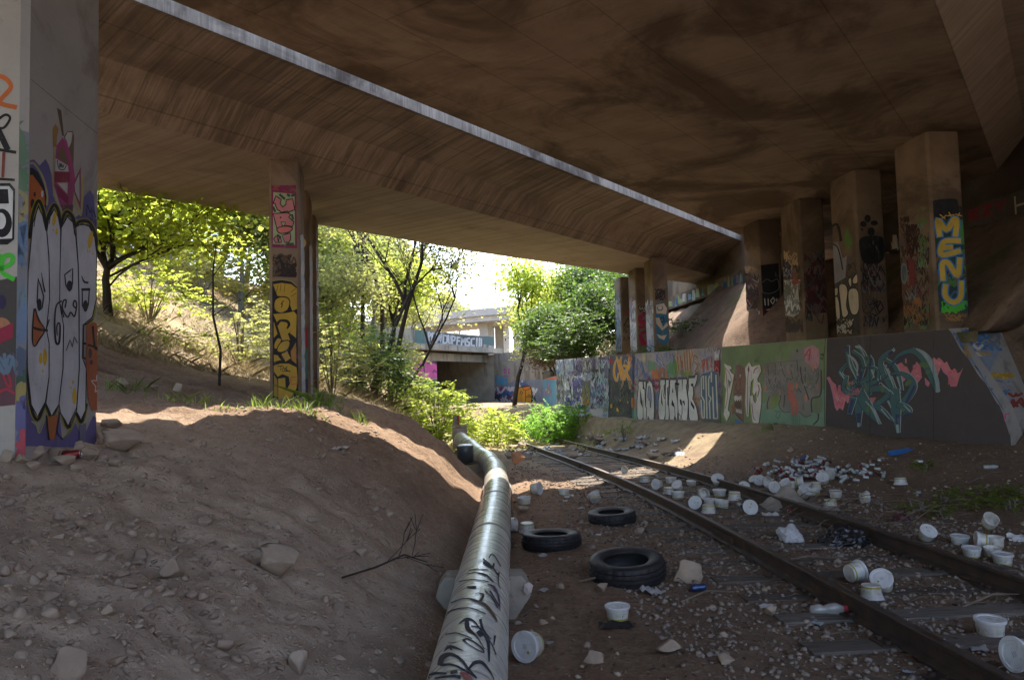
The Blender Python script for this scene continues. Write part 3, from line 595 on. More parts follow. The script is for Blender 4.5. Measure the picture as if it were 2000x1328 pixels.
# ------------------------------------------------------------------ graffiti: thin coats of paint lying on the real surfaces
def cat_rom(pts, closed=False, n=5):
    pts = [Vector((p[0], p[1], p[2] if len(p) > 2 else 0)) for p in pts]; out = []; L = len(pts)
    if L < 3: 
        return [pts[0].lerp(pts[-1], i / n) for i in range(n + 1)] if L == 2 else pts
    rng = range(L if closed else L - 1)
    for i in rng:
        p0 = pts[(i - 1) % L] if (closed or i) else pts[0]; p1 = pts[i]; p2 = pts[(i + 1) % L]; p3 = pts[(i + 2) % L] if (closed or i + 2 < L) else pts[-1]
        for k in range(n):
            t_ = k / n; out.append(.5 * ((2 * p1) + (p2 - p0) * t_ + (2 * p0 - 5 * p1 + 4 * p2 - p3) * t_ ** 2 + (3 * p1 - p0 - 3 * p2 + p3) * t_ ** 3))
    if not closed: out.append(pts[-1])
    return out
class Face:
    """a painted face: origin o, along ex, width W, normal N, height limits; L,R = the face's edges as seen ((x,y),(x,y)) in the photograph"""
    def __init__(s, o, ex, W, N, z0, z1, L=None, R=None, zmax=None):
        s.o = Vector(o); s.ex = Vector(ex); s.W = W; s.N = Vector(N); s.z0 = z0; s.z1 = z1; s.L = L; s.R = R; s.zmax = zmax
        if L:
            e = lambda a, z: proj(Vector((s.o.x + s.ex.x * a, s.o.y + s.ex.y * a, z)))
            s.l = (e(0, z0), e(0, z1)); s.r = (e(W, z0), e(W, z1))
            if L[0][0] > R[0][0] and s.l[0][0] < s.r[0][0] or L[0][0] < R[0][0] and s.l[0][0] > s.r[0][0]: s.l, s.r = s.r, s.l
    def at(s, px, py, lift):
        if s.L:
            X = lambda e, y: e[0][0] + (e[1][0] - e[0][0]) * (y - e[0][1]) / (e[1][1] - e[0][1])
            l, r = X(s.L, py), X(s.R, py); px = X(s.l, py) + (px - l) / (r - l) * (X(s.r, py) - X(s.l, py))
        d = ray(px, py); k = (s.o - EYE).dot(s.N) / d.dot(s.N); p = EYE + d * k
        a = min(s.W, max(0, (Vector((p.x, p.y, 0)) - Vector((s.o.x, s.o.y, 0))).dot(s.ex))); zm = s.zmax(a) if s.zmax else s.z1
        return Vector((s.o.x + s.ex.x * a, s.o.y + s.ex.y * a, min(zm, max(s.z0, p.z)))) + s.N * lift
class Surf:
    """paint on any mesh already built (pipe, apron), found by the line of sight"""
    def __init__(s, o):
        from mathutils.bvhtree import BVHTree
        M_ = o.matrix_basis.copy(); q = o.parent
        while q: M_ = q.matrix_basis @ M_; q = q.parent
        s.t = BVHTree.FromPolygons([M_ @ v.co for v in o.data.vertices], [tuple(p.vertices) for p in o.data.polygons])
    def at(s, px, py, lift):
        d = ray(px, py).normalized(); h, n, i, dist = s.t.ray_cast(EYE, d)
        if h is None:
            best = None
            for k in range(1, 40):
                h, n, i, dist = s.t.find_nearest(EYE + d * (2 + k * .5))
                if best is None or dist < best[2]: best = (h, n, dist)
            h, n = best[0], best[1]
        if n.dot(d) > 0: n = -n
        return h + n * lift
class Paint:
    def __init__(s, face, org=(0, 0), sc=1, k=20): s.f = face; s.org = org; s.sc = sc; s.mb = MB(); s.mats = []; s.k = k
    def use(s, org, sc): s.org = org; s.sc = sc; return s
    def mi(s, m):
        if m not in s.mats: s.mats.append(m)
        return s.mats.index(m)
    def px(s, p): return (s.org[0] + p[0] / s.sc, s.org[1] + p[1] / s.sc)
    def poly(s, pts, m, smooth=False):
        if smooth: pts = cat_rom(pts, True, 4)
        s.k += 1; V = [s.f.at(*s.px(p), s.k * .0001) for p in pts]; s.mb.add(V, [tuple(range(len(V)))], s.mi(m)); return s
    def stroke(s, pts, w, m, smooth=True, closed=False):
        w = w if hasattr(w, '__len__') else [w] * len(pts)
        q = [(p[0], p[1], ww) for p, ww in zip(pts, w)]
        if smooth and len(q) > 2: q = cat_rom(q, closed, 5)
        else:
            o = [];
            q2 = [Vector(a) for a in q]
            for a, b in zip(q2, q2[1:] + ([q2[0]] if closed else [])): o += [a.lerp(b, i / 3) for i in range(3)]
            q = o + ([] if closed else [q2[-1]])
        s.k += 1; V = []; n = len(q)
        for i, p in enumerate(q):
            a = q[(i - 1) % n] if closed or i else q[0]; b = q[(i + 1) % n] if closed or i < n - 1 else q[-1]; d = Vector((b[0] - a[0], b[1] - a[1]))
            d = d.normalized() if d.length > 1e-6 else Vector((1, 0)); h = p[2] / 2
            e0 = Vector((p[0], p[1])) 
            if not closed and i == 0: e0 = e0 - d * h * .7
            if not closed and i == n - 1: e0 = e0 + d * h * .7
            V.append(s.f.at(*s.px((e0.x - d.y * h, e0.y + d.x * h)), s.k * .0001)); V.append(s.f.at(*s.px((e0.x + d.y * h, e0.y - d.x * h)), s.k * .0001))
        Fs = [(2 * i, 2 * i + 1, 2 * i + 3, 2 * i + 2) for i in range(n - 1)]
        if closed: Fs.append((2 * n - 2, 2 * n - 1, 1, 0))
        s.mb.add(V, Fs, s.mi(m)); return s
    def outlined(s, pts, fill, line, w, smooth=False):
        s.poly(pts, fill, smooth); s.stroke(pts, w, line, smooth, True); return s
    def ell(s, c, rx, ry, m, n=20, rot=0):
        return s.poly([(c[0] + rx * math.cos(2 * math.pi * i / n) * math.cos(rot) - ry * math.sin(2 * math.pi * i / n) * math.sin(rot), c[1] + rx * math.cos(2 * math.pi * i / n) * math.sin(rot) + ry * math.sin(2 * math.pi * i / n) * math.cos(rot)) for i in range(n)], m)
    def scrib(s, box, mats, n, w, seed, size=30, tall=1.6):
        r = random.Random(seed); x0, y0, x1, y1 = box
        for i in range(n):
            x, y = r.uniform(x0, x1), r.uniform(y0, y1); k = r.randint(3, 6); z = size * r.uniform(.5, 1.3)
            pts = [(min(x1, max(x0, x + (j - k / 2) * z * .45 + r.uniform(-.3, .3) * z)), min(y1, max(y0, y + (1 if j % 2 else -1) * z * tall * r.uniform(.2, .6)))) for j in range(k)]
            s.stroke(pts, w * r.uniform(.6, 1.4), r.choice(mats), r.random() < .7)
        return s
    def build(s, name, parent, label=None):
        o = s.mb.build(name, s.mats, parent)
        if label: o['label'] = label
        return o
BLK = P(24, 22, 24); GRY = P(95, 92, 94); WHT = P(205, 200, 192); RED = P(150, 40, 45); YEL = P(215, 175, 50); PUR = P(105, 92, 140); ORG = P(205, 120, 55); BLU = P(75, 110, 170); GRN = P(105, 150, 100); MAG = P(165, 60, 90); TEAL = P(75, 104, 104); PINK = P(200, 118, 124)
# ---- the retaining wall
def rake(a):
    s_ = a - .62
    return min(wtop(s_), tab([(q[0] + .62, q[1]) for q in RAKE], a) if s_ < .43 else 9) - .004
FW = Face(wp(-.62, 0), WD, WL + .62, WN, -.5, 3, zmax=rake)
# panels
p = Paint(FW, k=8)
p.poly([(1612, 600), (1700, 600), (1780, 600), (1850, 600)] + [(1850 + 5 * i, 600) for i in range(1, 30)] + [(1995, 950), (1612, 950)], P(78, 69, 67, .1))
p.poly([(1407, 600), (1611.5, 600), (1611.5, 950), (1407, 950)], P(122, 136, 96, .2)); p.poly([(1482, 790), (1540, 772), (1611, 760), (1611, 900), (1482, 900)], P(122, 148, 122, .2), False)
p.poly([(1238, 600), (1406.5, 600), (1406.5, 950), (1238, 950)], P(170, 158, 152)); p.poly([(1188, 600), (1237.5, 600), (1237.5, 950), (1188, 950)], P(98, 99, 105)); p.poly([(1192, 742), (1236, 750), (1236, 930), (1192, 930)], P(80, 82, 78))
p.poly([(1020, 600), (1187.5, 600), (1187.5, 930), (1020, 930)], P(222, 228, 232)); p.poly([(1140, 600), (1187, 600), (1187, 930), (1140, 930)], P(178, 174, 180))
p.build('painted_panels', rw)
# far mixed section
p = Paint(FW, (1050, 680), 8.855)
for x0, y0, x1, y1, c_ in ((660, 160, 800, 460, P(120, 115, 150)), (800, 170, 870, 420, P(85, 120, 85)), (590, 360, 640, 470, P(95, 95, 150)), (870, 270, 910, 400, P(110, 105, 150)), (620, 500, 780, 900, P(160, 158, 165)), (790, 560, 920, 1000, P(120, 120, 112)), (930, 480, 1240, 1000, P(128, 125, 132)), (300, 540, 460, 960, P(135, 138, 140)), (360, 560, 390, 880, P(150, 125, 190)), (1050, 140, 1170, 520, P(85, 92, 92)), (1170, 120, 1240, 520, P(120, 118, 122)), (940, 360, 1050, 560, P(60, 60, 66))):
    r = random.Random(x0); n = 7; p.poly([(x0 + (x1 - x0) * i / n, y0 + r.uniform(-35, 35)) for i in range(n + 1)] + [(x1 - (x1 - x0) * i / n, y1 + r.uniform(-45, 45)) for i in range(n + 1)], c_)
p.stroke([(545, 480), (540, 560), (565, 640), (575, 760), (600, 880)], [12, 30, 34, 26, 16], P(45, 45, 52)).stroke([(610, 520), (590, 600), (565, 640)], [10, 20, 30], P(45, 45, 52)).stroke([(500, 900), (510, 820), (560, 800)], 12, P(45, 45, 52)).ell((655, 465), 16, 12, P(45, 40, 40))
p.poly([(215, 530), (300, 480), (330, 470), (360, 500), (450, 500), (455, 560), (330, 570)], P(205, 85, 60))
for x, y0, y1, c_, w_ in ((958, 640, 760, MAG, 26), (990, 640, 960, P(95, 170, 185), 26), (1055, 700, 880, MAG, 20), (1110, 580, 700, P(110, 95, 160), 46), (1170, 760, 900, P(85, 165, 180), 40), (1185, 900, 1010, P(215, 190, 200), 18), (945, 640, 1000, PUR, 14), (1020, 780, 900, P(110, 95, 160), 22)): p.stroke([(x, y0), (x - 8, (y0 + y1) / 2), (x + 6, y1)], [w_ * .4, w_, w_ * .5], c_)
p.stroke([(960, 1030), (1040, 990), (1100, 940), (1150, 1060), (1230, 960), (1180, 800), (1210, 700)], [24, 26, 24, 26, 22, 18, 10], WHT).stroke([(1050, 960), (1110, 890), (1170, 980)], 26, BLK).stroke([(1110, 720), (1140, 700), (1190, 705)], 14, BLK).stroke([(1060, 200), (1075, 420), (1120, 590), (1160, 420), (1185, 300)], 10, WHT).stroke([(1110, 580), (1075, 480), (1060, 300)], 8, P(200, 190, 150)).ell((1020, 485), 18, 20, WHT).stroke([(1180, 480), (1220, 560), (1235, 700), (1230, 900)], 16, P(70, 68, 74))
p.scrib((300, 200, 1240, 1050), [P(150, 170, 200), P(200, 206, 214), P(120, 120, 150), P(170, 150, 190), P(140, 160, 150)], 120, 12, 173, 70, 2); p.scrib((620, 520, 780, 960), [P(110, 110, 170), WHT, GRY, P(90, 95, 160)], 60, 12, 3, 60, 2); p.scrib((480, 850, 790, 1060), [P(110, 115, 190), WHT, P(90, 95, 150), P(60, 62, 80)], 60, 12, 4, 60); p.scrib((330, 200, 640, 450), [P(170, 185, 195), P(200, 205, 208), P(120, 150, 180), P(150, 160, 190)], 34, 12, 5, 60, 2.4); p.scrib((790, 560, 920, 980), [P(150, 140, 100), GRY, P(200, 140, 60), P(110, 130, 100)], 22, 9, 6, 50, 2.2); p.scrib((300, 560, 460, 900), [P(80, 110, 85), P(100, 100, 108), P(190, 190, 195)], 16, 7, 7, 60, 2.6); p.scrib((680, 150, 1000, 420), [P(150, 140, 120), P(190, 190, 190), P(110, 100, 140), P(80, 84, 100)], 44, 9, 8, 50, 2.8); p.scrib((940, 520, 1240, 1050), [P(80, 80, 86), P(170, 170, 175), P(150, 190, 195), P(110, 100, 160), P(200, 200, 205)], 44, 10, 9, 70, 2); p.scrib((1150, 960, 1250, 1180), [P(90, 150, 165), GRY, P(170, 150, 70)], 12, 10, 10, 40)
for x in (470, 640, 870, 1000): p.stroke([(x, 180), (x + 6, 420), (x - 4, 520)], [10, 5, 2], P(120, 105, 88))
p.build('faded_lettering', rw, 'layered old lettering in white, purple and teal near the weedy end')
# dark grey section with amber letters
p = Paint(FW, (1050, 680), 8.855)
for pts, w_ in (([(1375, 170), (1330, 300), (1325, 460), (1370, 570), (1400, 430)], [10, 26, 30, 22, 12]), ([(1365, 150), (1420, 330), (1450, 540)], [16, 40, 16]), ([(1450, 150), (1430, 260), (1480, 430), (1470, 560)], [14, 36, 40, 14]), ([(1500, 300), (1560, 330), (1520, 400)], 40), ([(1600, 180), (1580, 330), (1540, 420), (1590, 560), (1600, 700)], [50, 40, 30, 44, 16]), ([(1540, 430), (1490, 560), (1440, 700)], [34, 30, 10])):
    p.stroke(pts, [x + 12 for x in w_] if hasattr(w_, '__len__') else w_ + 12, P(190, 180, 160)); p.stroke(pts, w_, P(222, 155, 50))
p.stroke([(1550, 110), (1600, 150), (1600, 220)], 26, P(205, 110, 55)); p.stroke([(1500, 260), (1520, 200), (1560, 260)], 8, WHT).ell((1270, 220), 34, 50, P(170, 70, 75)); p.stroke([(1230, 180), (1250, 420)], 10, BLK)
p.scrib((1265, 560, 1610, 1150), [P(60, 62, 62), P(110, 108, 92), P(95, 92, 70), P(105, 108, 112)], 46, 8, 11, 60, 2.4); p.poly([(1260, 970), (1290, 960), (1295, 1030), (1262, 1035)], YEL); p.poly([(1370, 1030), (1395, 1040), (1410, 1110), (1365, 1080)], YEL); p.poly([(1430, 880), (1445, 890), (1440, 920), (1425, 905)], YEL).poly([(1555, 910), (1575, 930), (1570, 960), (1552, 940)], YEL)
p.build('amber_lettering', rw)
# the pale section: small pieces above NO NAME
p = Paint(FW, (1230, 660), 7.379)
p.scrib((30, 200, 1330, 560), [P(176, 160, 150), P(150, 146, 160), P(140, 150, 170), P(186, 176, 166), P(160, 130, 120)], 70, 12, 171, 70, 1.6); p.scrib((30, 560, 1330, 1240), [P(150, 146, 160), P(130, 140, 160), P(160, 120, 120), P(130, 150, 130), P(180, 150, 110)], 70, 12, 172, 70, 2)
for x0, y0, x1, y1, c_, n in ((260, 310, 390, 470, P(125, 150, 120), 6), (550, 330, 640, 560, P(110, 150, 110), 5), (640, 300, 690, 570, P(120, 145, 75), 4), (740, 460, 900, 555, P(140, 150, 75), 6), (45, 1000, 130, 1220, P(125, 165, 138), 6), (375, 760, 420, 1000, P(125, 135, 165), 4), (380, 1000, 430, 1240, P(150, 110, 115), 4), (190, 200, 240, 380, P(190, 175, 130), 3)):
    for i in range(n): x = x0 + (x1 - x0) * (i + .5) / n; r = random.Random(x0 + i); p.stroke([(x, y0 + r.uniform(0, 50)), (x + r.uniform(-9, 9), (y0 + y1) / 2), (x + r.uniform(-6, 6), y1 - r.uniform(0, 30))], [(x1 - x0) / n * .7, (x1 - x0) / n * 1.1, (x1 - x0) / n * .7], c_)
for pts in ([(20, 340), (92, 285), (108, 530), (48, 600), (20, 340)], [(60, 330), (75, 540)], [(40, 350), (55, 560)], [(118, 290), (122, 560), (150, 600)], [(122, 300), (165, 420), (172, 330), (205, 590)], [(200, 400), (225, 580), (250, 500), (280, 570)], [(360, 190), (410, 280), (470, 330), (500, 400)], [(440, 180), (400, 260), (390, 340)], [(385, 300), (450, 380), (520, 390)]): p.stroke(pts, 7, P(85, 115, 175), False)
for pts in ([(330, 460), (342, 585)], [(355, 470), (375, 580)], [(385, 440), (392, 580)], [(410, 470), (425, 580)], [(440, 400), (448, 585)], [(470, 450), (492, 430), (495, 580)], [(520, 450), (545, 500), (515, 520), (548, 580)]): p.stroke(pts, 18, P(205, 128, 72), False)
for pts in ([(695, 180), (722, 420), (740, 480)], [(690, 260), (715, 470)], [(735, 255), (765, 440), (770, 330)], [(790, 190), (812, 470)], [(830, 165), (845, 420), (850, 480)], [(865, 150), (880, 460), (900, 170)], [(900, 160), (930, 330)], [(985, 290), (945, 250), (930, 330), (990, 400), (950, 480), (1000, 500)]):
    p.stroke(pts, 30, P(205, 185, 160)); p.stroke(pts, 21, P(165, 118, 82))
for pts in ([(540, 280), (535, 180), (570, 190)], [(600, 170), (580, 200), (600, 260)], [(630, 180), (615, 190), (640, 280)], [(655, 250), (630, 380)], [(540, 390), (535, 430)]): p.stroke(pts, 5, P(100, 98, 100))
for pts in ([(1050, 320), (1068, 490)], [(1055, 330), (1085, 300), (1080, 370), (1058, 390)], [(1110, 300), (1120, 470)], [(1150, 280), (1125, 300), (1130, 450), (1145, 440)], [(1165, 280), (1190, 270), (1180, 420), (1200, 415)]): p.stroke(pts, 13, P(190, 98, 72), False)
for pts in ([(1080, 150), (1120, 140)], [(1095, 140), (1092, 220)], [(1130, 210), (1150, 130), (1160, 200)], [(1180, 130), (1185, 210), (1200, 205)], [(1215, 140), (1235, 210), (1250, 130)], [(1270, 130), (1280, 190), (1300, 120), (1305, 190)]): p.stroke(pts, 6, P(75, 70, 72), False)
p.poly([(1222, 330), (1310, 320), (1315, 490), (1300, 560), (1290, 480), (1225, 500)], P(140, 45, 50)); p.stroke([(1240, 200), (1250, 310), (1270, 210), (1280, 310), (1300, 180)], 14, P(205, 205, 205), False); p.stroke([(1235, 480), (1260, 420), (1290, 470)], 8, P(190, 150, 150)); p.scrib((240, 560, 300, 620), [MAG], 3, 8, 12, 26); p.scrib((340, 590, 435, 760), [MAG, P(150, 80, 110)], 12, 9, 13, 30, 2); p.scrib((40, 850, 110, 1000), [P(215, 140, 85)], 10, 13, 14, 40, 1.4); p.scrib((40, 620, 110, 780), [MAG, P(110, 150, 115)], 6, 8, 15, 30); p.scrib((950, 860, 1010, 1100), [P(190, 130, 70), P(150, 110, 130)], 8, 10, 16, 40, 2); p.scrib((1290, 600, 1330, 1000), [P(150, 120, 150), P(130, 120, 140)], 8, 9, 17, 30, 3)
p.build('small_lettering', rw)
# NO NAME
p = Paint(FW, (1230, 660), 7.379, 340); LINE = P(52, 50, 50); CRM = P(212, 206, 192)
W_ = 9
for tops in ([(142, 598), (240, 606), (246, 630), (140, 632)], [(455, 574), (580, 582), (582, 606), (455, 604)], [(595, 572), (682, 570), (685, 604), (595, 606)], [(708, 562), (838, 566), (840, 594), (710, 596)], [(860, 545), (945, 540), (960, 505), (998, 512), (994, 535), (962, 540), (950, 574), (862, 578)]): p.poly(tops, P(92, 90, 92))
p.stroke([(255, 660), (270, 610), (300, 595), (335, 640), (350, 700)], 26, P(92, 90, 92))
NN_ = [[(140, 628), (198, 624), (206, 690), (216, 715), (212, 626), (245, 628), (246, 735), (230, 742), (238, 985), (258, 1012), (246, 1235), (215, 1235), (209, 1130), (166, 1235), (150, 1230), (118, 1120), (118, 900), (140, 695), (132, 672)],
 [(250, 740), (262, 655), (300, 612), (335, 655), (362, 800), (368, 1000), (358, 1245), (318, 1240), (276, 1120), (268, 1240), (246, 1236), (258, 1010), (240, 985)],
 [(455, 602), (522, 600), (526, 660), (506, 690), (526, 870), (531, 600), (580, 602), (580, 700), (557, 720), (562, 960), (592, 1000), (572, 1235), (520, 1180), (526, 1100), (502, 1235), (450, 1230), (422, 1080), (425, 900), (455, 700), (445, 660)],
 [(595, 602), (682, 600), (688, 660), (666, 668), (716, 1000), (690, 1240), (666, 1100), (642, 1245), (590, 1235), (572, 900), (595, 692), (585, 690)],
 [(710, 592), (838, 592), (842, 660), (826, 680), (856, 900), (856, 1000), (841, 1255), (802, 1255), (772, 1185), (790, 1255), (740, 1255), (716, 1130), (700, 870), (712, 690), (696, 660)],
 [(862, 577), (950, 572), (962, 524), (995, 532), (976, 640), (952, 702), (925, 700), (936, 800), (920, 880), (936, 900), (976, 1000), (1004, 1150), (986, 1258), (900, 1255), (864, 1130), (862, 900), (850, 800), (866, 690), (858, 650)]]
for q in NN_: p.outlined(q, CRM, LINE, W_)
p.poly([(272, 780), (285, 710), (298, 690), (316, 740), (324, 880), (312, 1010), (302, 900), (284, 880), (275, 930)], P(150, 150, 165)); p.stroke([(272, 860), (280, 720), (298, 690), (316, 740), (324, 880), (312, 1010), (303, 900), (285, 890)], 8, LINE)
for q in ([(158, 700), (196, 930), (201, 1010), (166, 930)], [(468, 740), (492, 990), (466, 930)], [(478, 715), (522, 885), (508, 870)], [(632, 715), (642, 780), (624, 790)], [(624, 880), (656, 960), (651, 1000), (614, 960)], [(762, 600), (772, 770), (778, 600)], [(735, 880), (760, 890), (765, 980), (742, 950)], [(776, 910), (802, 898), (812, 980), (792, 950)], [(895, 660), (932, 655), (930, 702), (900, 692)], [(892, 900), (946, 985), (946, 1040), (896, 960)], [(664, 640), (730, 650), (728, 680), (668, 672)], [(200, 700), (230, 716), (225, 745), (200, 730)]): p.poly(q, LINE)
for q in ([(205, 900), (209, 1130)], [(526, 870), (530, 1100)], [(770, 910), (768, 1090), (745, 1180)], [(725, 1090), (772, 1170)], [(660, 980), (668, 1110)], [(580, 1180), (600, 1235)]): p.stroke(q, 7, LINE, False)
p.build('block_lettering', rw, 'tall cream block letters reading NO NAME')
# SKU
p = Paint(FW, (1230, 660), 7.379, 340); p.poly([(1022, 560), (1060, 515), (1150, 490), (1200, 475), (1282, 515), (1296, 1180), (1042, 1165)], P(92, 112, 132)); CR2 = P(196, 194, 172)
for pts in ([(1078, 735), (1076, 545), (1046, 570), (1046, 830), (1088, 905), (1088, 1150), (1058, 1150), (1040, 890)], [(1110, 550), (1128, 1155)], [(1166, 545), (1150, 600), (1152, 820), (1184, 870), (1162, 930), (1172, 1160)], [(1190, 500), (1191, 630)], [(1207, 705), (1225, 1160), (1282, 1160), (1256, 535)]): p.stroke(pts, 31, P(60, 66, 76), False); p.stroke(pts, 22, CR2, False)
p.poly([(1045, 1160), (1300, 1168), (1300, 1260), (1042, 1255)], P(110, 105, 92)); p.build('slim_lettering', rw)
# P 13 with a gaping face
p = Paint(FW, (1400, 660), 6.99); YG = P(140, 150, 62); WB_ = P(208, 198, 188); RB = P(125, 70, 66)
P1 = [(105, 345), (150, 375), (192, 385), (206, 420), (172, 430), (200, 475), (234, 500), (215, 620), (165, 860), (150, 985), (176, 1010), (172, 1060), (135, 1135), (95, 1040), (105, 980), (128, 700), (105, 635), (118, 480)]
I1 = [(445, 330), (482, 400), (462, 640), (432, 1078), (410, 1060), (388, 880), (405, 560), (383, 420)]
T3 = [(480, 395), (590, 365), (606, 450), (552, 560), (560, 600), (592, 610), (610, 700), (606, 900), (572, 1150), (525, 1207), (490, 1140), (460, 900), (456, 792), (492, 785), (500, 850), (525, 895), (548, 850), (540, 720), (512, 780), (490, 740), (506, 545), (468, 600), (480, 480)]
for q in (P1, I1, T3): p.stroke(q, 26, YG, False, True)
for q in (P1, I1, T3): p.stroke([(x + 9, y + 2) for x, y in q], 10, P(85, 70, 65), False, True)
for q in (P1, I1, T3): p.poly(q, WB_)
p.poly([(150, 560), (198, 600), (165, 690)], P(118, 128, 92)).stroke([(120, 400), (140, 620), (150, 800), (115, 960)], 7, RB).stroke([(130, 420), (180, 500), (210, 600)], 6, RB).stroke([(440, 380), (420, 640), (422, 1050)], 8, RB).ell((435, 430), 12, 36, RB).stroke([(505, 480), (520, 430), (560, 400)], 12, RB).stroke([(565, 640), (580, 700), (560, 800)], 12, RB).stroke([(480, 900), (500, 1080), (530, 1120)], 9, RB)
FC_ = P(128, 100, 86); p.poly([(255, 380), (300, 360), (350, 380), (388, 420), (394, 560), (386, 740), (378, 1000), (372, 1155), (300, 1110), (250, 1030), (214, 1042), (206, 940), (250, 890), (232, 850), (222, 720), (240, 560)], FC_)
p.stroke([(214, 1042), (206, 940), (250, 890), (330, 850)], 16, P(150, 100, 72)); p.poly([(238, 850), (330, 850), (345, 940), (290, 990), (245, 930)], P(98, 82, 66)); p.ell((322, 525), 20, 40, P(95, 92, 92)); p.ell((322, 520), 10, 24, WB_); p.ell((322, 525), 6, 13, BLK); p.stroke([(318, 560), (322, 620), (315, 660)], 14, P(140, 70, 60)); p.stroke([(270, 620), (262, 700), (300, 730), (330, 690)], 9, P(95, 72, 62)); p.stroke([(245, 770), (290, 750), (350, 760)], 10, P(95, 72, 62)); p.ell((250, 570), 16, 18, P(110, 86, 76))
p.poly([(236, 800), (262, 785), (300, 800), (340, 785), (336, 860), (322, 830), (310, 868), (296, 832), (282, 870), (268, 838), (254, 872), (240, 845)], P(190, 180, 170)); p.poly([(262, 1010), (262, 950), (280, 985), (292, 955), (304, 990), (316, 962), (328, 1000), (342, 975), (345, 1035)], P(190, 180, 170)); p.stroke([(262, 1040), (320, 1090), (360, 1140)], 12, P(110, 70, 58)); p.poly([(252, 1105), (372, 1160), (376, 1220), (246, 1210)], P(72, 118, 165))
p.build('gaping_face_lettering', rw, 'cream letters P 13 with a gaping brown face between them')
# faded grey piece on green
p = Paint(FW, (1400, 660), 6.99); GB = P(132, 126, 116)
p.poly([(640, 400), (680, 360), (692, 298), (722, 350), (800, 340), (822, 258), (850, 330), (880, 268), (925, 320), (1000, 310), (1008, 232), (1092, 158), (1150, 150), (1320, 95), (1396, 155), (1412, 420), (1422, 760), (1305, 820), (1290, 1060), (1220, 1076), (1130, 1010), (1110, 1040), (1020, 1060), (990, 1000), (905, 1010), (850, 900), (870, 760), (760, 770), (715, 960), (650, 1000), (700, 800), (650, 740)], GB)
p.poly([(1190, 150), (1320, 95), (1396, 155), (1402, 400), (1330, 440), (1210, 320)], P(178, 132, 134)); p.poly([(980, 590), (1040, 640), (1060, 760), (1112, 900), (1112, 1040), (1085, 1052), (1070, 950), (1050, 1062), (1018, 1062), (1020, 900), (960, 830)], P(180, 108, 92)); p.poly([(1300, 810), (1420, 775), (1445, 860), (1440, 1000), (1380, 1050), (1310, 1010)], P(122, 130, 100)); p.poly([(740, 800), (850, 780), (860, 900), (760, 980), (715, 960)], P(128, 138, 84))
for q, w_ in (([(700, 360), (710, 560), (760, 700), (820, 700)], 8), ([(800, 350), (800, 560), (830, 690)], 7), ([(870, 340), (930, 520), (1030, 560), (1010, 400), (1040, 360)], 9), ([(1095, 310), (1110, 480), (1095, 640), (1150, 740)], 10), ([(1145, 400), (1160, 560), (1220, 720), (1260, 840)], 16), ([(1210, 400), (1215, 640), (1300, 690), (1380, 560), (1385, 430)], 10), ([(1300, 1010), (1300, 830), (1420, 770), (1425, 440)], 20), ([(1320, 1180), (1380, 1120), (1390, 1040)], 20), ([(720, 800), (690, 900), (700, 970)], 12), ([(930, 780), (915, 940)], 12), ([(860, 700), (870, 820), (850, 920), (910, 1010), (1000, 1010)], 9), ([(1130, 1010), (1210, 1075), (1290, 1050)], 9), ([(1180, 900), (1178, 980)], 7), ([(660, 355), (940, 322), (1180, 300)], 4)): p.stroke(q, w_, P(78, 74, 72))
for c_, rx, ry in (((665, 680), 16, 40), ((650, 450), 12, 30), ((1095, 650), 16, 50), ((1215, 820), 18, 55), ((1380, 660), 12, 50), ((775, 390), 12, 36), ((985, 470), 10, 36), ((865, 740), 12, 40), ((1310, 400), 20, 40)): p.ell(c_, rx, ry, P(188, 124, 100))
p.stroke([(1200, 250), (1275, 150), (1260, 300)], 14, P(175, 62, 66)).stroke([(1225, 230), (1260, 230)], 8, P(175, 62, 66)).ell((1255, 605), 34, 38, P(120, 128, 82)); p.ell((1100, 175), 14, 24, P(85, 82, 82)); p.scrib((1190, 320, 1400, 700), [P(112, 106, 100), P(150, 140, 134)], 14, 8, 22, 50); p.scrib((660, 360, 1150, 740), [P(112, 106, 100), P(150, 142, 136)], 26, 8, 23, 60); p.scrib((520, 250, 590, 340), [P(96, 104, 84)], 6, 4, 24, 30); p.stroke([(790, 990), (830, 1010), (810, 1070), (850, 1090), (870, 1010), (835, 1005)], 5, P(75, 78, 72)).scrib((780, 1160, 840, 1200), [P(60, 62, 55)], 4, 7, 25, 26); p.scrib((1425, 210, 1460, 300), [P(70, 74, 62)], 4, 8, 26, 30)
for x in (1030, 1052, 1075, 1100, 1130): p.stroke([(x, 1050), (x + 3, 1200)], 4, P(98, 108, 92), False)
p.build('faded_grey_lettering', rw, 'faded grey and pink lettering on the green panel')
# wildstyle on dark
p = Paint(FW, (1600, 640), 5.773)
for q in ([(85, 560), (118, 552), (150, 608), (190, 640), (205, 740), (218, 650), (240, 645), (246, 710), (300, 752), (350, 760), (385, 800), (322, 850), (300, 812), (270, 930), (232, 900), (205, 936), (180, 900), (150, 740), (125, 640)], [(555, 790), (645, 785), (600, 872)], [(860, 425), (885, 412), (930, 390), (960, 430), (992, 440), (1030, 520), (1060, 460), (1100, 380), (1142, 430), (1160, 560), (1105, 632), (1060, 570), (1030, 535), (945, 612), (900, 490)], [(1190, 560), (1252, 622), (1232, 665), (1202, 642)], [(1275, 345), (1300, 335), (1325, 360), (1350, 335), (1390, 370), (1410, 400), (1440, 380), (1482, 470), (1500, 480), (1530, 455), (1560, 512), (1590, 500), (1625, 448), (1582, 560), (1552, 660), (1482, 662), (1450, 540), (1402, 500), (1372, 440), (1340, 540), (1310, 480)], [(700, 520), (745, 560), (770, 640), (740, 600)], [(968, 350), (985, 345), (990, 395), (975, 400)]): p.poly([(x - 3, y + 3) for x, y in q], P(120, 110, 165)); p.poly(q, PINK)
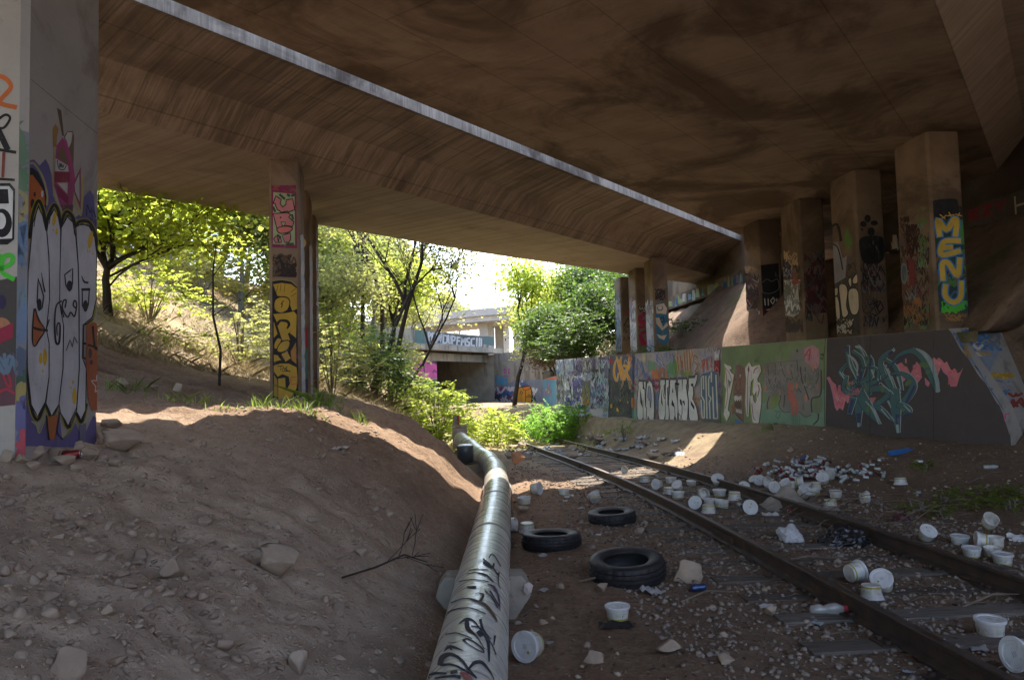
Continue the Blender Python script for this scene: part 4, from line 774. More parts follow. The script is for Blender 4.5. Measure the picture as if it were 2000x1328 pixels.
p.scrib((1290, 350, 1370, 480), [P(215, 150, 155)], 5, 7, 31, 30, 2); p.scrib((1060, 420, 1150, 560), [P(190, 100, 110), P(215, 150, 155)], 8, 7, 32, 40); p.scrib((150, 660, 290, 880), [P(212, 145, 150), P(185, 100, 108)], 10, 7, 33, 40); p.scrib((1460, 480, 1560, 640), [P(190, 100, 110)], 6, 7, 34, 40)
LT = P(150, 163, 160); NAV = P(62, 66, 100); OLV = P(96, 116, 76); DK = P(38, 50, 52)
ST = [([(320, 390), (235, 500), (285, 570)], [24, 44, 26]), ([(320, 215), (318, 300), (355, 430), (420, 570), (330, 640)], [34, 44, 56, 40, 60]), ([(430, 215), (480, 270), (520, 350), (500, 430), (450, 600)], [40, 46, 40, 46, 40]), ([(380, 270), (470, 340), (500, 440)], 34), ([(560, 335), (585, 400), (560, 560), (480, 600), (300, 680)], [50, 60, 70, 50, 60]), ([(480, 450), (600, 445), (670, 500), (650, 620)], [14, 22, 34, 50]), ([(830, 250), (740, 310), (690, 400), (740, 560), (820, 680), (880, 740)], [34, 56, 60, 54, 60, 60]), ([(750, 360), (850, 440), (900, 560), (930, 700)], [30, 46, 44, 30]), ([(740, 430), (800, 560), (850, 680)], [20, 34, 26]), ([(760, 450), (830, 400), (900, 310), (1050, 262), (1180, 340), (1260, 500), (1330, 712)], [8, 20, 40, 60, 104, 110, 46]), ([(350, 700), (440, 640), (520, 640), (560, 720), (470, 790)], [30, 30, 30, 60, 90]), ([(300, 560), (290, 700), (400, 735), (560, 640), (650, 600)], [50, 60, 60, 60, 40]), ([(660, 620), (760, 545), (900, 510), (1010, 560), (1060, 660), (1000, 780), (900, 880)], [8, 22, 36, 70, 84, 80, 60]), ([(470, 760), (445, 950), (450, 1105)], [110, 80, 26]), ([(470, 760), (560, 920), (685, 1085)], [110, 110, 18]), ([(860, 720), (860, 900), (890, 1175)], [90, 120, 36]), ([(800, 740), (690, 840), (640, 870), (740, 960), (830, 1050)], [60, 60, 60, 50, 20]), ([(560, 700), (700, 690), (800, 740)], [70, 60, 40]), ([(900, 870), (985, 905), (1020, 945), (940, 990)], [60, 70, 50, 30]), ([(380, 810), (340, 960)], [70, 50])]
for q, w_ in ST:
    w_ = w_ if hasattr(w_, '__len__') else [w_] * len(q)
    p.stroke([(x + 14, y - 4) for x, y in q], w_, LT); p.stroke([(x + 6, y + 6) for x, y in q], [z * .9 for z in w_], NAV)
    p.stroke(q, [z + 3 for z in w_], DK); p.stroke(q, [max(3, z - 5) for z in w_], TEAL)
for c_, rx, ry in (((330, 640), 26, 40), ((1190, 420), 30, 60), ((1010, 620), 26, 50), ((560, 380), 20, 30), ((560, 920), 34, 30), ((720, 700), 30, 22), ((950, 930), 26, 18), ((540, 680), 24, 26), ((1230, 500), 26, 30)): p.ell(c_, rx, ry, OLV, 11, rx)
for q, w_ in (([(320, 220), (322, 262)], 24), ([(590, 350), (580, 430)], 22), ([(1080, 660), (1030, 760), (985, 840)], [24, 30, 22]), ([(820, 430), (900, 340), (1000, 300)], 16), ([(450, 980), (450, 1070)], [50, 28]), ([(885, 990), (885, 1080)], [40, 30]), ([(380, 820), (345, 950)], 34), ([(480, 500), (460, 590)], 26), ([(940, 1000), (1015, 960)], 20), ([(790, 290), (830, 262)], 16)): p.stroke(q, w_, NAV)
for q, w_ in (([(330, 310), (390, 350), (435, 430), (432, 540)], [16, 26, 26, 8]), ([(340, 330), (360, 440), (425, 575)], [10, 18, 8]), ([(420, 215), (470, 230), (520, 320)], [22, 18, 12]), ([(240, 500), (285, 570)], [16, 14]), ([(1100, 240), (1190, 300), (1270, 420), (1335, 600), (1340, 715)], [10, 36, 46, 46, 40]), ([(740, 420), (800, 540), (850, 670)], [10, 22, 10]), ([(890, 560), (925, 690)], [24, 10]), ([(600, 480), (625, 560)], [22, 14]), ([(700, 620), (800, 710)], [10, 16]), ([(530, 830), (610, 920), (680, 1080)], [10, 22, 16]), ([(710, 920), (800, 1030)], [24, 8]), ([(785, 830), (815, 900)], [26, 10]), ([(960, 870), (1030, 940)], [10, 18]), ([(887, 1100), (895, 1175)], 30), ([(450, 1080), (450, 1108)], 26), ([(830, 250), (850, 265)], 14)): p.stroke(q, w_, LT)
p.scrib((300, 600, 560, 760), [DK, PINK, P(130, 130, 130)], 12, 5, 35, 40); p.build('wildstyle_lettering', rw, 'tangled teal wildstyle lettering over pink clouds on the dark panel')
# joints and stains
p = Paint(FW, k=345)
for x in (1190, 1237, 1407, 1611, 1700, 1824): p.stroke([(x, 590), (x + 2, 900)], .9, P(48, 44, 42), False)
p.build('panel_joints', rw)
# ---- apron
sA = Surf(APM); p = Paint(sA, (1830, 620), 5.106)
p.poly([(270, 340), (600, 300), (740, 480), (800, 700), (700, 920), (640, 900), (480, 640)], P(135, 146, 160)); 
for q, w_ in (([(170, 165), (490, 128)], 26), ([(350, 130), (400, 220)], 40), ([(250, 250), (420, 230)], 30), ([(280, 320), (640, 320)], 26), ([(200, 190), (260, 280)], 24), ([(560, 460), (620, 490), (680, 485)], 30), ([(540, 610), (650, 640), (760, 650)], 12), ([(540, 700), (590, 745), (740, 748)], 14), ([(580, 800), (640, 740)], 20), ([(640, 800), (660, 810)], 20), ([(330, 380), (480, 640), (600, 820), (660, 920)], 9)): p.stroke(q, w_, P(70, 115, 165))
for q in ([(350, 460), (580, 462)], [(385, 530), (590, 525)], [(380, 480), (430, 478), (430, 512), (400, 512), (380, 480)], [(445, 480), (465, 515), (480, 478)], [(500, 515), (500, 480), (560, 482), (510, 498), (575, 512), (505, 516)], [(350, 400), (350, 420), (375, 400), (360, 440)], [(370, 360), (400, 450), (400, 360), (420, 420), (480, 400), (440, 440)], [(380, 270), (440, 260), (480, 280)], [(490, 240), (520, 270), (545, 240), (580, 260), (550, 280)], [(430, 305), (520, 285)], [(455, 545), (485, 545), (490, 590)]): p.stroke(q, 9, BLK, False)
for q in ([(540, 660), (570, 690), (600, 660), (560, 655)], [(620, 690), (650, 680), (660, 720)], [(670, 690), (700, 690), (690, 720), (715, 725)]): p.stroke(q, 8, P(50, 85, 130))
p.scrib((200, 130, 620, 330), [P(70, 115, 165), P(90, 130, 170), P(120, 122, 125)], 26, 22, 44, 90, .7); p.scrib((480, 560, 740, 860), [P(70, 115, 165), P(150, 160, 175)], 16, 12, 45, 60, .8); p.scrib((520, 530, 760, 610), [YEL, P(190, 150, 50)], 9, 22, 41, 60, 1); p.scrib((680, 760, 860, 890), [P(150, 62, 50)], 6, 20, 42, 90, 1); p.scrib((280, 280, 520, 400), [WHT, P(185, 150, 90)], 6, 22, 43, 60, .8)
p.stroke([(680, 1075), (675, 965), (765, 955)], 11, P(235, 60, 140), False).stroke([(765, 940), (768, 975)], 11, P(235, 60, 140), False)
p.build('paint_splashes', ap)
# ---- MENU column
def cface(cc, which, L, R): o_, ex, W, N = cc[1][which]; return Face(o_, ex, W, N, cc[1]['z0'], cc[1]['z1'], L, R)
M0 = NC[0]
p = Paint(cface(M0, 'front', ((1822, 240), (1840, 640)), ((1871, 240), (1895, 640))), (1740, 360), 4.428)
p.poly([(385, 285), (660, 300), (690, 1110), (435, 1100)], P(42, 66, 60)); p.poly([(395, 150), (470, 130), (580, 130), (600, 190), (650, 200), (650, 300), (385, 290), (390, 220)], P(26, 24, 28), True); p.scrib((400, 560, 670, 1080), [P(70, 130, 60), P(40, 70, 90), P(110, 90, 60), P(60, 100, 130)], 26, 18, 51, 70, 1); p.scrib((460, 1010, 670, 1110), [P(80, 180, 50)], 14, 17, 52, 60, 1); p.scrib((480, 1120, 660, 1180), [P(150, 110, 60)], 8, 11, 53, 40, .7); p.poly([(590, 310), (650, 310), (650, 520), (600, 520)], P(75, 130, 60))
for q in ([(450, 265), (490, 300)], [(470, 295), (500, 270)], [(520, 245), (545, 295)], [(510, 275), (560, 265)], [(575, 260), (620, 275)], [(590, 285), (605, 250)]): p.stroke(q, 9, P(200, 160, 60), False)
for q in ([(445, 440), (432, 310), (500, 395), (560, 305), (582, 330), (572, 440)], [(600, 490), (495, 492), (458, 540), (465, 612), (600, 578)], [(470, 552), (535, 546)], [(470, 820), (466, 690), (512, 682), (588, 790), (606, 650)], [(490, 880), (488, 965), (550, 1022), (612, 980), (620, 850)]): p.stroke(q, 66, P(72, 128, 180))
for q in ([(445, 440), (432, 310), (500, 395), (560, 305), (582, 330), (572, 440)], [(600, 490), (495, 492), (458, 540), (465, 612), (600, 578)], [(470, 552), (535, 546)], [(470, 820), (466, 690), (512, 682), (588, 790), (606, 650)], [(490, 880), (488, 965), (550, 1022), (612, 980), (620, 850)]): p.stroke(q, 43, P(205, 172, 66))
p.build('bubble_lettering', M0[0], 'yellow bubble letters with blue outlines reading MENU')
p = Paint(cface(M0, 'left', ((1753, 265), (1772, 645)), ((1822, 240), (1840, 640))), (1740, 360), 4.428)
p.scrib((100, 420, 385, 1260), [P(60, 46, 40), P(84, 60, 52), P(44, 40, 42), P(110, 84, 74), P(96, 92, 96)], 60, 10, 164, 60); p.scrib((110, 280, 200, 440), [P(60, 36, 30)], 8, 6, 54, 40); p.scrib((180, 350, 300, 620), [P(62, 30, 28), P(28, 26, 24), P(90, 36, 34)], 30, 9, 55, 55); p.scrib((290, 200, 380, 720), [P(100, 135, 70), P(130, 150, 120)], 18, 7, 56, 40); p.poly([(190, 640), (250, 650), (260, 860), (200, 900)], P(120, 50, 52)); p.ell((150, 770), 34, 90, P(120, 126, 128)); p.ell((150, 770), 24, 70, P(88, 92, 96)); p.scrib((150, 1050, 380, 1250), [P(60, 44, 36), P(110, 140, 90), P(150, 100, 60)], 24, 8, 57, 50); p.scrib((250, 980, 310, 1090), [P(170, 110, 60)], 5, 14, 58, 40); p.scrib((140, 860, 380, 1000), [P(130, 130, 130), P(110, 60, 60)], 14, 6, 59, 50)
p.build('tangled_tags', M0[0])
# ---- the other right-hand columns
p = Paint(cface(NC[1], 'left', ((1625, 330), (1640, 650)), ((1666, 310), (1678, 650))), (1430, 400), 4.742)
p.scrib((940, 480, 1180, 760), [P(60, 46, 40), P(84, 60, 52), P(44, 40, 42), P(110, 84, 74), P(96, 92, 96)], 30, 9, 161, 60)
p.poly([(935, 360), (1000, 340), (1040, 500), (1075, 470), (1060, 700), (960, 740), (940, 540)], P(140, 136, 142)); p.poly([(1055, 300), (1075, 230), (1120, 330), (1110, 380), (1070, 400)], P(92, 130, 60), True); p.stroke([(945, 330), (950, 210), (1000, 190), (1025, 330)], 22, BLK).stroke([(940, 360), (1000, 400), (1040, 600)], 10, BLK)
p.poly([(955, 740), (1190, 600), (1195, 1190), (975, 1190)], P(70, 64, 62))
for q in ([(970, 780), (1000, 770), (1000, 830), (975, 840)], [(975, 870), (1005, 870), (1020, 1040), (990, 1050)], [(1010, 750), (1060, 740), (1080, 800), (1070, 930), (1085, 1010), (1040, 1040), (1020, 900)], [(1090, 790), (1150, 780), (1175, 870), (1160, 1000), (1110, 1010), (1085, 900)], [(1085, 690), (1110, 680), (1110, 760), (1090, 740)], [(1120, 690), (1155, 640), (1160, 720), (1125, 730)], [(1045, 1090), (1110, 1075), (1115, 1130), (1050, 1140)]): p.outlined(q, P(200, 184, 160), BLK, 8, True)
p.scrib((980, 1060, 1190, 1190), [P(190, 180, 165), P(60, 50, 46)], 18, 9, 61, 50); p.build('silver_lettering', NC[1][0])
p = Paint(cface(NC[1], 'front', ((1668, 310), (1680, 650)), ((1716, 310), (1728, 650))), (1430, 400), 4.742)
for c_, rx, ry in (((1240, 130), 30, 36), ((1200, 180), 30, 28), ((1300, 170), 34, 24), ((1270, 250), 34, 40), ((1185, 230), 12, 14)): p.ell(c_, rx, ry, BLK, 12)
p.poly([(1165, 320), (1250, 290), (1380, 310), (1390, 480), (1300, 560), (1200, 540), (1160, 420)], P(20, 18, 20), True); p.scrib((1170, 560, 1400, 1150), [P(60, 46, 40), P(84, 60, 52), P(44, 40, 42), P(110, 84, 74), P(96, 92, 96)], 40, 10, 165, 60); p.scrib((1190, 540, 1400, 800), [P(30, 28, 28), P(120, 110, 112), P(60, 80, 80), P(80, 40, 44)], 26, 9, 62, 60)
for q in ([(1240, 930), (1340, 890), (1370, 960), (1300, 1030), (1250, 1000), (1240, 1130)], [(1260, 1130), (1290, 1050), (1300, 1130), (1320, 1040)], [(1300, 920), (1330, 1000)]): p.stroke(q, 10, BLK, False)
p.build('black_tags', NC[1][0])
p = Paint(cface(NC[2], 'left', ((1522, 380), (1534, 660)), ((1556, 360), (1567, 655))), (1430, 400), 4.742)
p.scrib((470, 560, 640, 1180), [P(60, 46, 40), P(84, 60, 52), P(44, 40, 42), P(110, 84, 74), P(96, 92, 96)], 36, 10, 162, 60)
p.poly([(475, 720), (540, 690), (600, 700), (620, 1000), (560, 1040), (485, 1020)], P(172, 172, 168)); p.scrib((470, 520, 550, 700), [P(110, 116, 140), P(50, 50, 60), P(170, 175, 190)], 16, 9, 63, 50); p.scrib((480, 700, 620, 1010), [P(205, 205, 202), P(130, 130, 125), P(110, 110, 100)], 30, 11, 64, 50, 2); p.scrib((500, 1060, 640, 1180), [P(70, 60, 56)], 9, 8, 65, 60); p.scrib((480, 430, 600, 560), [P(190, 160, 120)], 8, 8, 66, 50); p.scrib((560, 620, 620, 740), [P(150, 80, 74)], 6, 9, 67, 40); p.build('peeling_paint', NC[2][0])
p = Paint(cface(NC[2], 'front', ((1558, 360), (1568, 655)), ((1592, 360), (1603, 650))), (1430, 400), 4.742)
p.poly([(640, 640), (820, 420), (830, 1000), (660, 1010)], P(70, 28, 30)); p.scrib((650, 440, 820, 1100), [P(90, 34, 36), P(26, 24, 26), P(60, 70, 60), P(110, 80, 80)], 34, 10, 68, 60); p.build('dark_red_tags', NC[2][0])
p = Paint(cface(NC[3], 'left', ((1449, 420), (1458, 665)), ((1475, 405), (1485, 662))), (1430, 400), 4.742)
p.scrib((110, 640, 245, 1260), [P(60, 46, 40), P(84, 60, 52), P(44, 40, 42), P(110, 84, 74), P(96, 92, 96)], 36, 10, 163, 50)
p.poly([(130, 1000), (245, 980), (262, 1270), (136, 1270)], P(160, 150, 138)); p.scrib((140, 990, 250, 1250), [P(200, 190, 175), P(90, 84, 80)], 16, 10, 69, 40, 5); p.scrib((115, 690, 240, 990), [P(60, 48, 48), P(96, 60, 52), P(150, 140, 150)], 26, 9, 70, 44); p.scrib((110, 570, 215, 660), [P(170, 140, 105)], 6, 7, 71, 44, 1.6); p.build('grey_foot_paint', NC[3][0])
p = Paint(cface(NC[3], 'front', ((1477, 405), (1488, 662)), ((1512, 402), (1523, 655))), (1430, 400), 4.742)
p.poly([(240, 560), (400, 540), (415, 960), (250, 960)], P(16, 14, 16)); p.poly([(255, 960), (420, 950), (425, 1120), (260, 1140)], P(80, 24, 30)); p.poly([(275, 980), (320, 980), (350, 1060), (380, 980), (410, 980), (360, 1110), (330, 1110)], BLK)
for q in ([(280, 870), (285, 930)], [(310, 870), (312, 930)], [(355, 860), (330, 890), (350, 920), (370, 880), (350, 860)], [(385, 870), (385, 920)], [(410, 870), (388, 895), (410, 915)], [(300, 975), (350, 960), (410, 965)]): p.stroke(q, 9, P(190, 184, 170), False)
p.stroke([(260, 720), (300, 690), (340, 710), (390, 690), (400, 780), (330, 820), (265, 810), (255, 750)], 5, P(120, 116, 116)); p.build('black_panel_tags', NC[3][0])
# ---- middle columns
MAT_F = [(FC[0], ((1257, 510), (1263, 688)), ((1275, 500), (1281, 684)), ((1298, 500), (1303, 680))), (FC[1], ((1223, 525), (1228, 690)), ((1240, 517), (1245, 688)), ((1258, 515), (1262, 685))), (FC[2], ((1195, 535), (1200, 692)), ((1211, 530), (1215, 690)), ((1225, 528), (1229, 688)))]
for i, (cc, A_, B_, C_) in enumerate(MAT_F):
    p = Paint(cface(cc, 'left', A_, B_), (1180, 480), 6.037); x0, x1 = ((480, 590), (280, 375), (100, 195))[i]
    for q in range(5): r = random.Random(q + 10 * i); p.stroke([(x0 + (x1 - x0) * (q + .5) / 5, 640 + 60 * r.random()), (x0 + (x1 - x0) * (q + .5) / 5 + r.uniform(-6, 6), 900), (x0 + 12 + (x1 - x0) * (q + .5) / 5, 1240)], [14, 26, 24], P(*r.choice([(175, 172, 172), (160, 160, 168), (185, 182, 180)])))
    p.scrib((x0, 620, x1, 1220), [P(120, 130, 160), P(200, 198, 194), P(140, 110, 120), P(110, 112, 120)], 30, 7, 80 + i, 40, 2.2)
    if i == 2:
        for q in ([(105, 545), (108, 650)], [(120, 640), (125, 550), (138, 640)], [(145, 545), (152, 640), (162, 545)], [(166, 545), (168, 650)]): p.stroke(q, 9, P(110, 104, 104), False)
        p.stroke([(115, 880), (150, 880), (150, 1020), (120, 1010)], 18, P(150, 190, 210), False).stroke([(120, 1020), (150, 1060), (130, 1110), (130, 1250)], 18, P(150, 190, 210))
    p.build('pale_peeling_paint', cc[0])
p = Paint(cface(FC[0], 'front', MAT_F[0][2], MAT_F[0][3]), (1180, 480), 6.037); TL = P(60, 108, 124)
p.poly([(600, 690), (650, 660), (720, 700), (738, 800), (740, 1130), (700, 1175), (612, 1120), (600, 900)], TL); 
for q in ([(605, 700), (640, 690), (690, 680), (725, 740), (715, 810), (660, 800), (610, 800)], [(600, 850), (640, 850), (680, 960), (720, 900), (735, 940), (670, 1000), (610, 920)], [(610, 1040), (660, 1060), (720, 1050), (690, 1110), (640, 1090)]): p.poly(q, P(205, 180, 150))
p.ell((648, 735), 34, 34, TL); p.ell((648, 730), 24, 26, P(205, 180, 150)); p.stroke([(650, 860), (680, 840), (690, 890), (660, 900)], 8, BLK); p.scrib((600, 510, 710, 640), [P(40, 34, 32)], 14, 8, 84, 30); p.build('teal_lettering', FC[0][0])
p = Paint(cface(FC[1], 'front', MAT_F[1][2], MAT_F[1][3]), (1180, 480), 6.037); p.poly([(395, 830), (470, 780), (480, 1170), (430, 1180), (400, 1050)], P(120, 110, 112))
for q in ([(465, 770), (400, 850), (410, 910), (480, 870)], [(405, 960), (470, 930), (470, 1000), (420, 1030)], [(410, 1060), (430, 1160), (480, 1150), (475, 1050)]): p.stroke(q, 44, P(165, 40, 70), False)
p.scrib((390, 690, 470, 800), [P(60, 50, 46), P(190, 180, 160)], 10, 6, 85, 30); p.build('crimson_lettering', FC[1][0])
p = Paint(cface(FC[2], 'front', MAT_F[2][2], MAT_F[2][3]), (1180, 480), 6.037); p.stroke([(215, 940), (245, 850), (275, 940), (215, 940)], 8, BLK, False).stroke([(210, 965), (280, 955)], 8, BLK, False); p.poly([(190, 780), (270, 760), (270, 790), (195, 800)], P(130, 60, 44)); p.scrib((200, 980, 280, 1120), [P(60, 54, 50)], 9, 6, 86, 30); p.build('black_tags', FC[2][0])
# ---- left columns
c0 = LC[0]; fF = cface(c0, 'front', ((528, 312), (529, 785)), ((585, 310), (586, 785)))
p = Paint(fF, (510, 300), 5.315)
p.poly([(98, 330), (390, 330), (395, 985), (98, 975)], P(128, 36, 76)); p.poly([(120, 402), (370, 422), (372, 950), (112, 940)], P(150, 165, 120)); p.scrib((120, 330, 385, 395), [P(110, 28, 66), P(140, 90, 60)], 9, 8, 90, 60, .5)
for q in ([(200, 430), (250, 470)], [(290, 430), (310, 440)], [(120, 560), (140, 600)], [(340, 640), (350, 680)], [(170, 850), (200, 870)], [(270, 945), (350, 940)], [(340, 440), (365, 430)]): p.stroke(q, 26, P(60, 74, 46))
PK = P(188, 118, 116)
p.outlined([(150, 440), (215, 480), (200, 520), (230, 558), (268, 530), (272, 482), (348, 472), (372, 585), (300, 610), (285, 600), (215, 612), (165, 580), (140, 520), (118, 520)], PK, BLK, 11)
p.outlined([(118, 625), (290, 615), (325, 640), (300, 660), (345, 700), (360, 705), (345, 760), (270, 750), (160, 780)], PK, BLK, 11); p.outlined([(205, 712), (265, 715), (245, 755), (228, 750)], P(150, 165, 120), BLK, 8); p.ell((205, 665), 12, 8, BLK)
p.outlined([(160, 795), (180, 770), (250, 755), (330, 765), (340, 790), (290, 820), (200, 830)], P(196, 110, 100), BLK, 11, True); p.outlined([(222, 850), (320, 825), (322, 890), (300, 925), (250, 920)], PK, BLK, 11); p.outlined([(120, 885), (160, 850), (178, 920), (150, 930)], PK, BLK, 9); p.outlined([(178, 885), (205, 880), (215, 920), (185, 930)], PK, BLK, 9)
p.build('pink_lettering', c0[0], 'pink letters URI on a pale green patch')
p = Paint(fF, (510, 530), 4.915); OC = P(176, 140, 44)
p.ell((190, -100), 56, 70, BLK); p.poly([(100, -40), (350, -60), (355, 60), (110, 50)], P(48, 34, 24)); p.scrib((110, -160, 350, 60), [P(40, 28, 20), P(90, 66, 40)], 22, 16, 91, 90, .5)
p.poly([(96, 90), (200, 85), (300, 100), (362, 150), (372, 1240), (98, 1240)], BLK); p.stroke([(100, 92), (200, 82), (300, 96), (360, 140)], 8, P(150, 130, 70))
p.poly([(105, 125), (200, 112), (300, 125), (362, 165), (362, 360), (310, 380), (260, 250), (150, 235)], OC); p.outlined([(112, 330), (130, 270), (190, 245), (260, 255), (285, 300), (260, 370), (190, 400), (130, 380)], OC, BLK, 12, True); p.stroke([(215, 285), (190, 315), (205, 315), (195, 345)], 10, BLK, False)
for q in ([(160, 130), (140, 200)], [(190, 125), (180, 190)], [(235, 120), (225, 195)], [(300, 200), (350, 165)], [(300, 240), (355, 210)]): p.stroke(q, 6, P(96, 80, 34))
p.poly([(105, 410), (250, 400), (330, 385), (358, 420), (350, 640), (280, 590), (330, 540), (262, 600), (285, 660), (200, 660), (150, 520), (145, 490)], OC); p.stroke([(150, 505), (180, 475), (250, 478), (275, 510), (255, 545)], [30, 24, 28, 30, 16], BLK); p.poly([(110, 480), (150, 600), (110, 640)], OC)
p.outlined([(115, 690), (150, 640), (190, 650), (185, 680), (150, 740), (115, 740)], OC, BLK, 10, True); p.outlined([(150, 730), (190, 680), (250, 662), (282, 680), (265, 740), (200, 775), (150, 770)], OC, BLK, 10, True); p.outlined([(185, 795), (255, 762), (296, 835), (235, 872)], OC, BLK, 9); p.poly([(110, 800), (150, 805), (185, 850), (110, 870)], OC); p.poly([(290, 770), (348, 680), (352, 890), (300, 850)], P(160, 110, 46))
p.poly([(108, 905), (180, 885), (270, 885), (352, 920), (362, 1010), (350, 1120), (290, 1220), (240, 1225), (155, 1225), (155, 1030), (230, 1020), (235, 1150), (280, 1080), (270, 1010), (200, 985), (150, 1010), (110, 960)], OC); p.poly([(110, 990), (145, 1040), (150, 1200), (108, 1200)], P(150, 122, 50))
for q in ([(150, 912), (210, 905)], [(185, 910), (185, 950)], [(200, 945), (215, 915), (225, 950), (240, 920)], [(250, 910), (245, 960)], [(285, 965), (235, 940)], [(200, 960), (280, 955)]): p.stroke(q, 7, BLK, False)
p.stroke([(292, 1015), (362, 1015), (362, 1082), (292, 1080)], 7, P(205, 50, 60), False, True); p.build('ochre_lettering', c0[0], 'ochre bubble letters outlined in black down to the ground')
for i, (L_, R_, cs) in enumerate([(((586, 330), (587, 785)), ((594, 380), (596, 785)), ((190, 186, 182), (170, 168, 168))), (((602, 400), (603, 785)), ((609, 400), (612, 785)), ((168, 150, 150), (160, 156, 156))), (((616, 420), (618, 785)), ((622, 420), (625, 785)), ((140, 120, 105), (150, 145, 150)))]):
    p = Paint(cface(LC[i], 'right', L_, R_)); xm = (L_[0][0] + R_[0][0]) / 2
    for q, y in enumerate(range(460 if i == 0 else 480, 790, 26)): p.stroke([(xm + (q % 3 - 1) * 1.2, y), (xm + 1, y + 13), (xm + (q % 2), y + 28)], [6, 8, 6], P(*cs[q % 2]))
    p.build('whitish_paint', LC[i][0])
p = Paint(cface(LC[1], 'front', ((590, 400), (592, 785)), ((602, 400), (603, 785)))); p.poly([(590, 650), (603, 640), (603, 680), (590, 690)], RED); p.poly([(590, 690), (603, 680), (603, 740), (590, 745)], P(60, 110, 96)); p.poly([(590, 745), (603, 740), (603, 790), (590, 790)], P(70, 60, 80)); p.ell((598, 475), 4, 12, YEL); p.build('coloured_patches', LC[1][0])
# ---- pier face
fP = cface(LP, 'right', ((48, 0), (48, 870)), ((200, 0), (197, 830)))
p = Paint(fP, (0, 200), 3.795)
VIO = P(100, 90, 138); OLI = P(150, 140, 40); MAGD = P(130, 32, 72)
p.poly([(190, 430), (225, 425), (270, 470), (320, 420), (350, 470), (372, 540), (385, 690), (415, 740), (440, 800), (190, 900)], VIO); p.poly([(560, 860), (620, 820), (640, 700), (690, 650), (720, 690), (760, 1000), (700, 900)], VIO)
p.stroke([(190, 455), (230, 460), (300, 560), (335, 680), (335, 760)], 16, P(170, 160, 110)); p.poly([(190, 490), (210, 485), (260, 520), (310, 620), (330, 700), (320, 900), (190, 960)], BLK); p.poly([(188, 540), (215, 540), (265, 600), (310, 660), (320, 760), (230, 760), (205, 900), (186, 920)], P(178, 96, 46)); p.ell((232, 683), 10, 18, P(60, 34, 26)); p.ell((215, 752), 16, 36, P(40, 26, 22)); p.ell((295, 680), 10, 26, P(200, 196, 196))
p.poly([(375, 200), (395, 160), (425, 200), (412, 260), (410, 330), (380, 340)], P(150, 112, 60)); p.stroke([(390, 330), (385, 480), (385, 640), (408, 730)], 12, P(170, 160, 100)); p.poly([(408, 42), (445, 60), (470, 250), (455, 250)], P(92, 76, 52)); p.poly([(470, 250), (500, 215), (545, 215), (555, 260), (550, 480), (510, 460), (480, 330)], P(112, 92, 70)); p.poly([(480, 260), (500, 222), (540, 225), (530, 300), (505, 350)], P(190, 186, 180))
p.poly([(400, 400), (410, 320), (460, 260), (480, 300), (530, 440), (550, 480), (560, 620), (540, 800), (450, 780), (390, 620), (395, 480)], P(155, 66, 105)); p.poly([(405, 395), (460, 320), (510, 470)], P(112, 92, 66)); p.poly([(400, 415), (505, 470), (510, 515), (398, 512)], P(188, 184, 178)); p.stroke([(415, 430), (430, 490), (470, 500), (490, 470)], 7, P(70, 66, 66)); p.scrib((435, 450, 475, 485), [P(70, 66, 66)], 3, 5, 92, 22); p.poly([(390, 515), (520, 520), (520, 590), (390, 590)], P(135, 40, 62)); p.poly([(395, 600), (510, 700), (510, 760), (430, 700)], MAGD); p.poly([(415, 598), (502, 598), (500, 680)], P(190, 180, 172)); p.stroke([(480, 290), (530, 450), (550, 560), (545, 660)], 24, P(165, 72, 115)); p.poly([(545, 600), (610, 480), (612, 800), (560, 680)], P(150, 70, 95)); p.poly([(560, 610), (598, 530), (602, 740), (565, 660)], P(182, 178, 174)); p.stroke([(560, 700), (610, 840), (625, 740), (620, 540)], 10, P(190, 180, 90)); p.poly([(450, 760), (550, 760), (540, 850), (470, 850)], P(96, 60, 58))
p.stroke([(660, 840), (665, 760), (690, 820), (700, 770), (705, 850)], 9, P(48, 40, 80)); p.stroke([(715, 800), (735, 850)], 9, P(48, 40, 80)).scrib((670, 850, 740, 930), [P(48, 40, 80)], 4, 6, 93, 26)
# white letters: polygons run on into the lower crop
def lo(x, y): return (x / 3.69 * 3.795, (330 + y / 3.69) * 3.795)
p.poly([lo(165, 760), lo(200, 1000), lo(250, 1100), lo(275, 1170), lo(320, 1060), lo(350, 1210), lo(400, 1210), lo(440, 1050), lo(460, 1210), lo(500, 1180), lo(560, 1080), lo(620, 1210), lo(700, 1040), lo(725, 1050), lo(725, 1270), lo(165, 1260)], VIO)
for c_, wd in ((OLI, 40), (BLK, 24)):
    p.stroke([(190, 1000), (215, 830), (260, 730), (300, 800), (330, 930), (340, 850), (390, 760), (430, 820), (445, 920), (470, 840), (500, 810), (545, 850), (570, 920), (600, 885), (680, 890), (735, 990), (742, 1120)], wd, c_)
    p.stroke([lo(180, 700), lo(210, 960), lo(265, 1070), lo(325, 960), lo(375, 1050), lo(435, 960), lo(505, 1125), lo(560, 1020), lo(610, 1085), lo(645, 960)], wd, c_)
    p.stroke([lo(170, 60), lo(168, 500), lo(180, 720)], wd * .4, c_)
W4 = P(198, 196, 198, .15)
L1 = [(258, 775), (300, 850), (330, 950), (350, 1150), (362, 1350), lo(345, 330), lo(325, 410), lo(350, 520), lo(352, 760), lo(325, 940), lo(265, 1045), lo(215, 960), lo(182, 700), lo(172, 300), lo(178, 0), (190, 1180), (215, 900)]
L2 = [(390, 795), (425, 850), (445, 950), (445, 1200), lo(432, 240), lo(462, 380), lo(460, 700), lo(430, 960), lo(375, 1040), lo(330, 950), lo(352, 760), lo(350, 520), lo(328, 420), lo(350, 200), (352, 1150), (332, 960), (345, 870)]
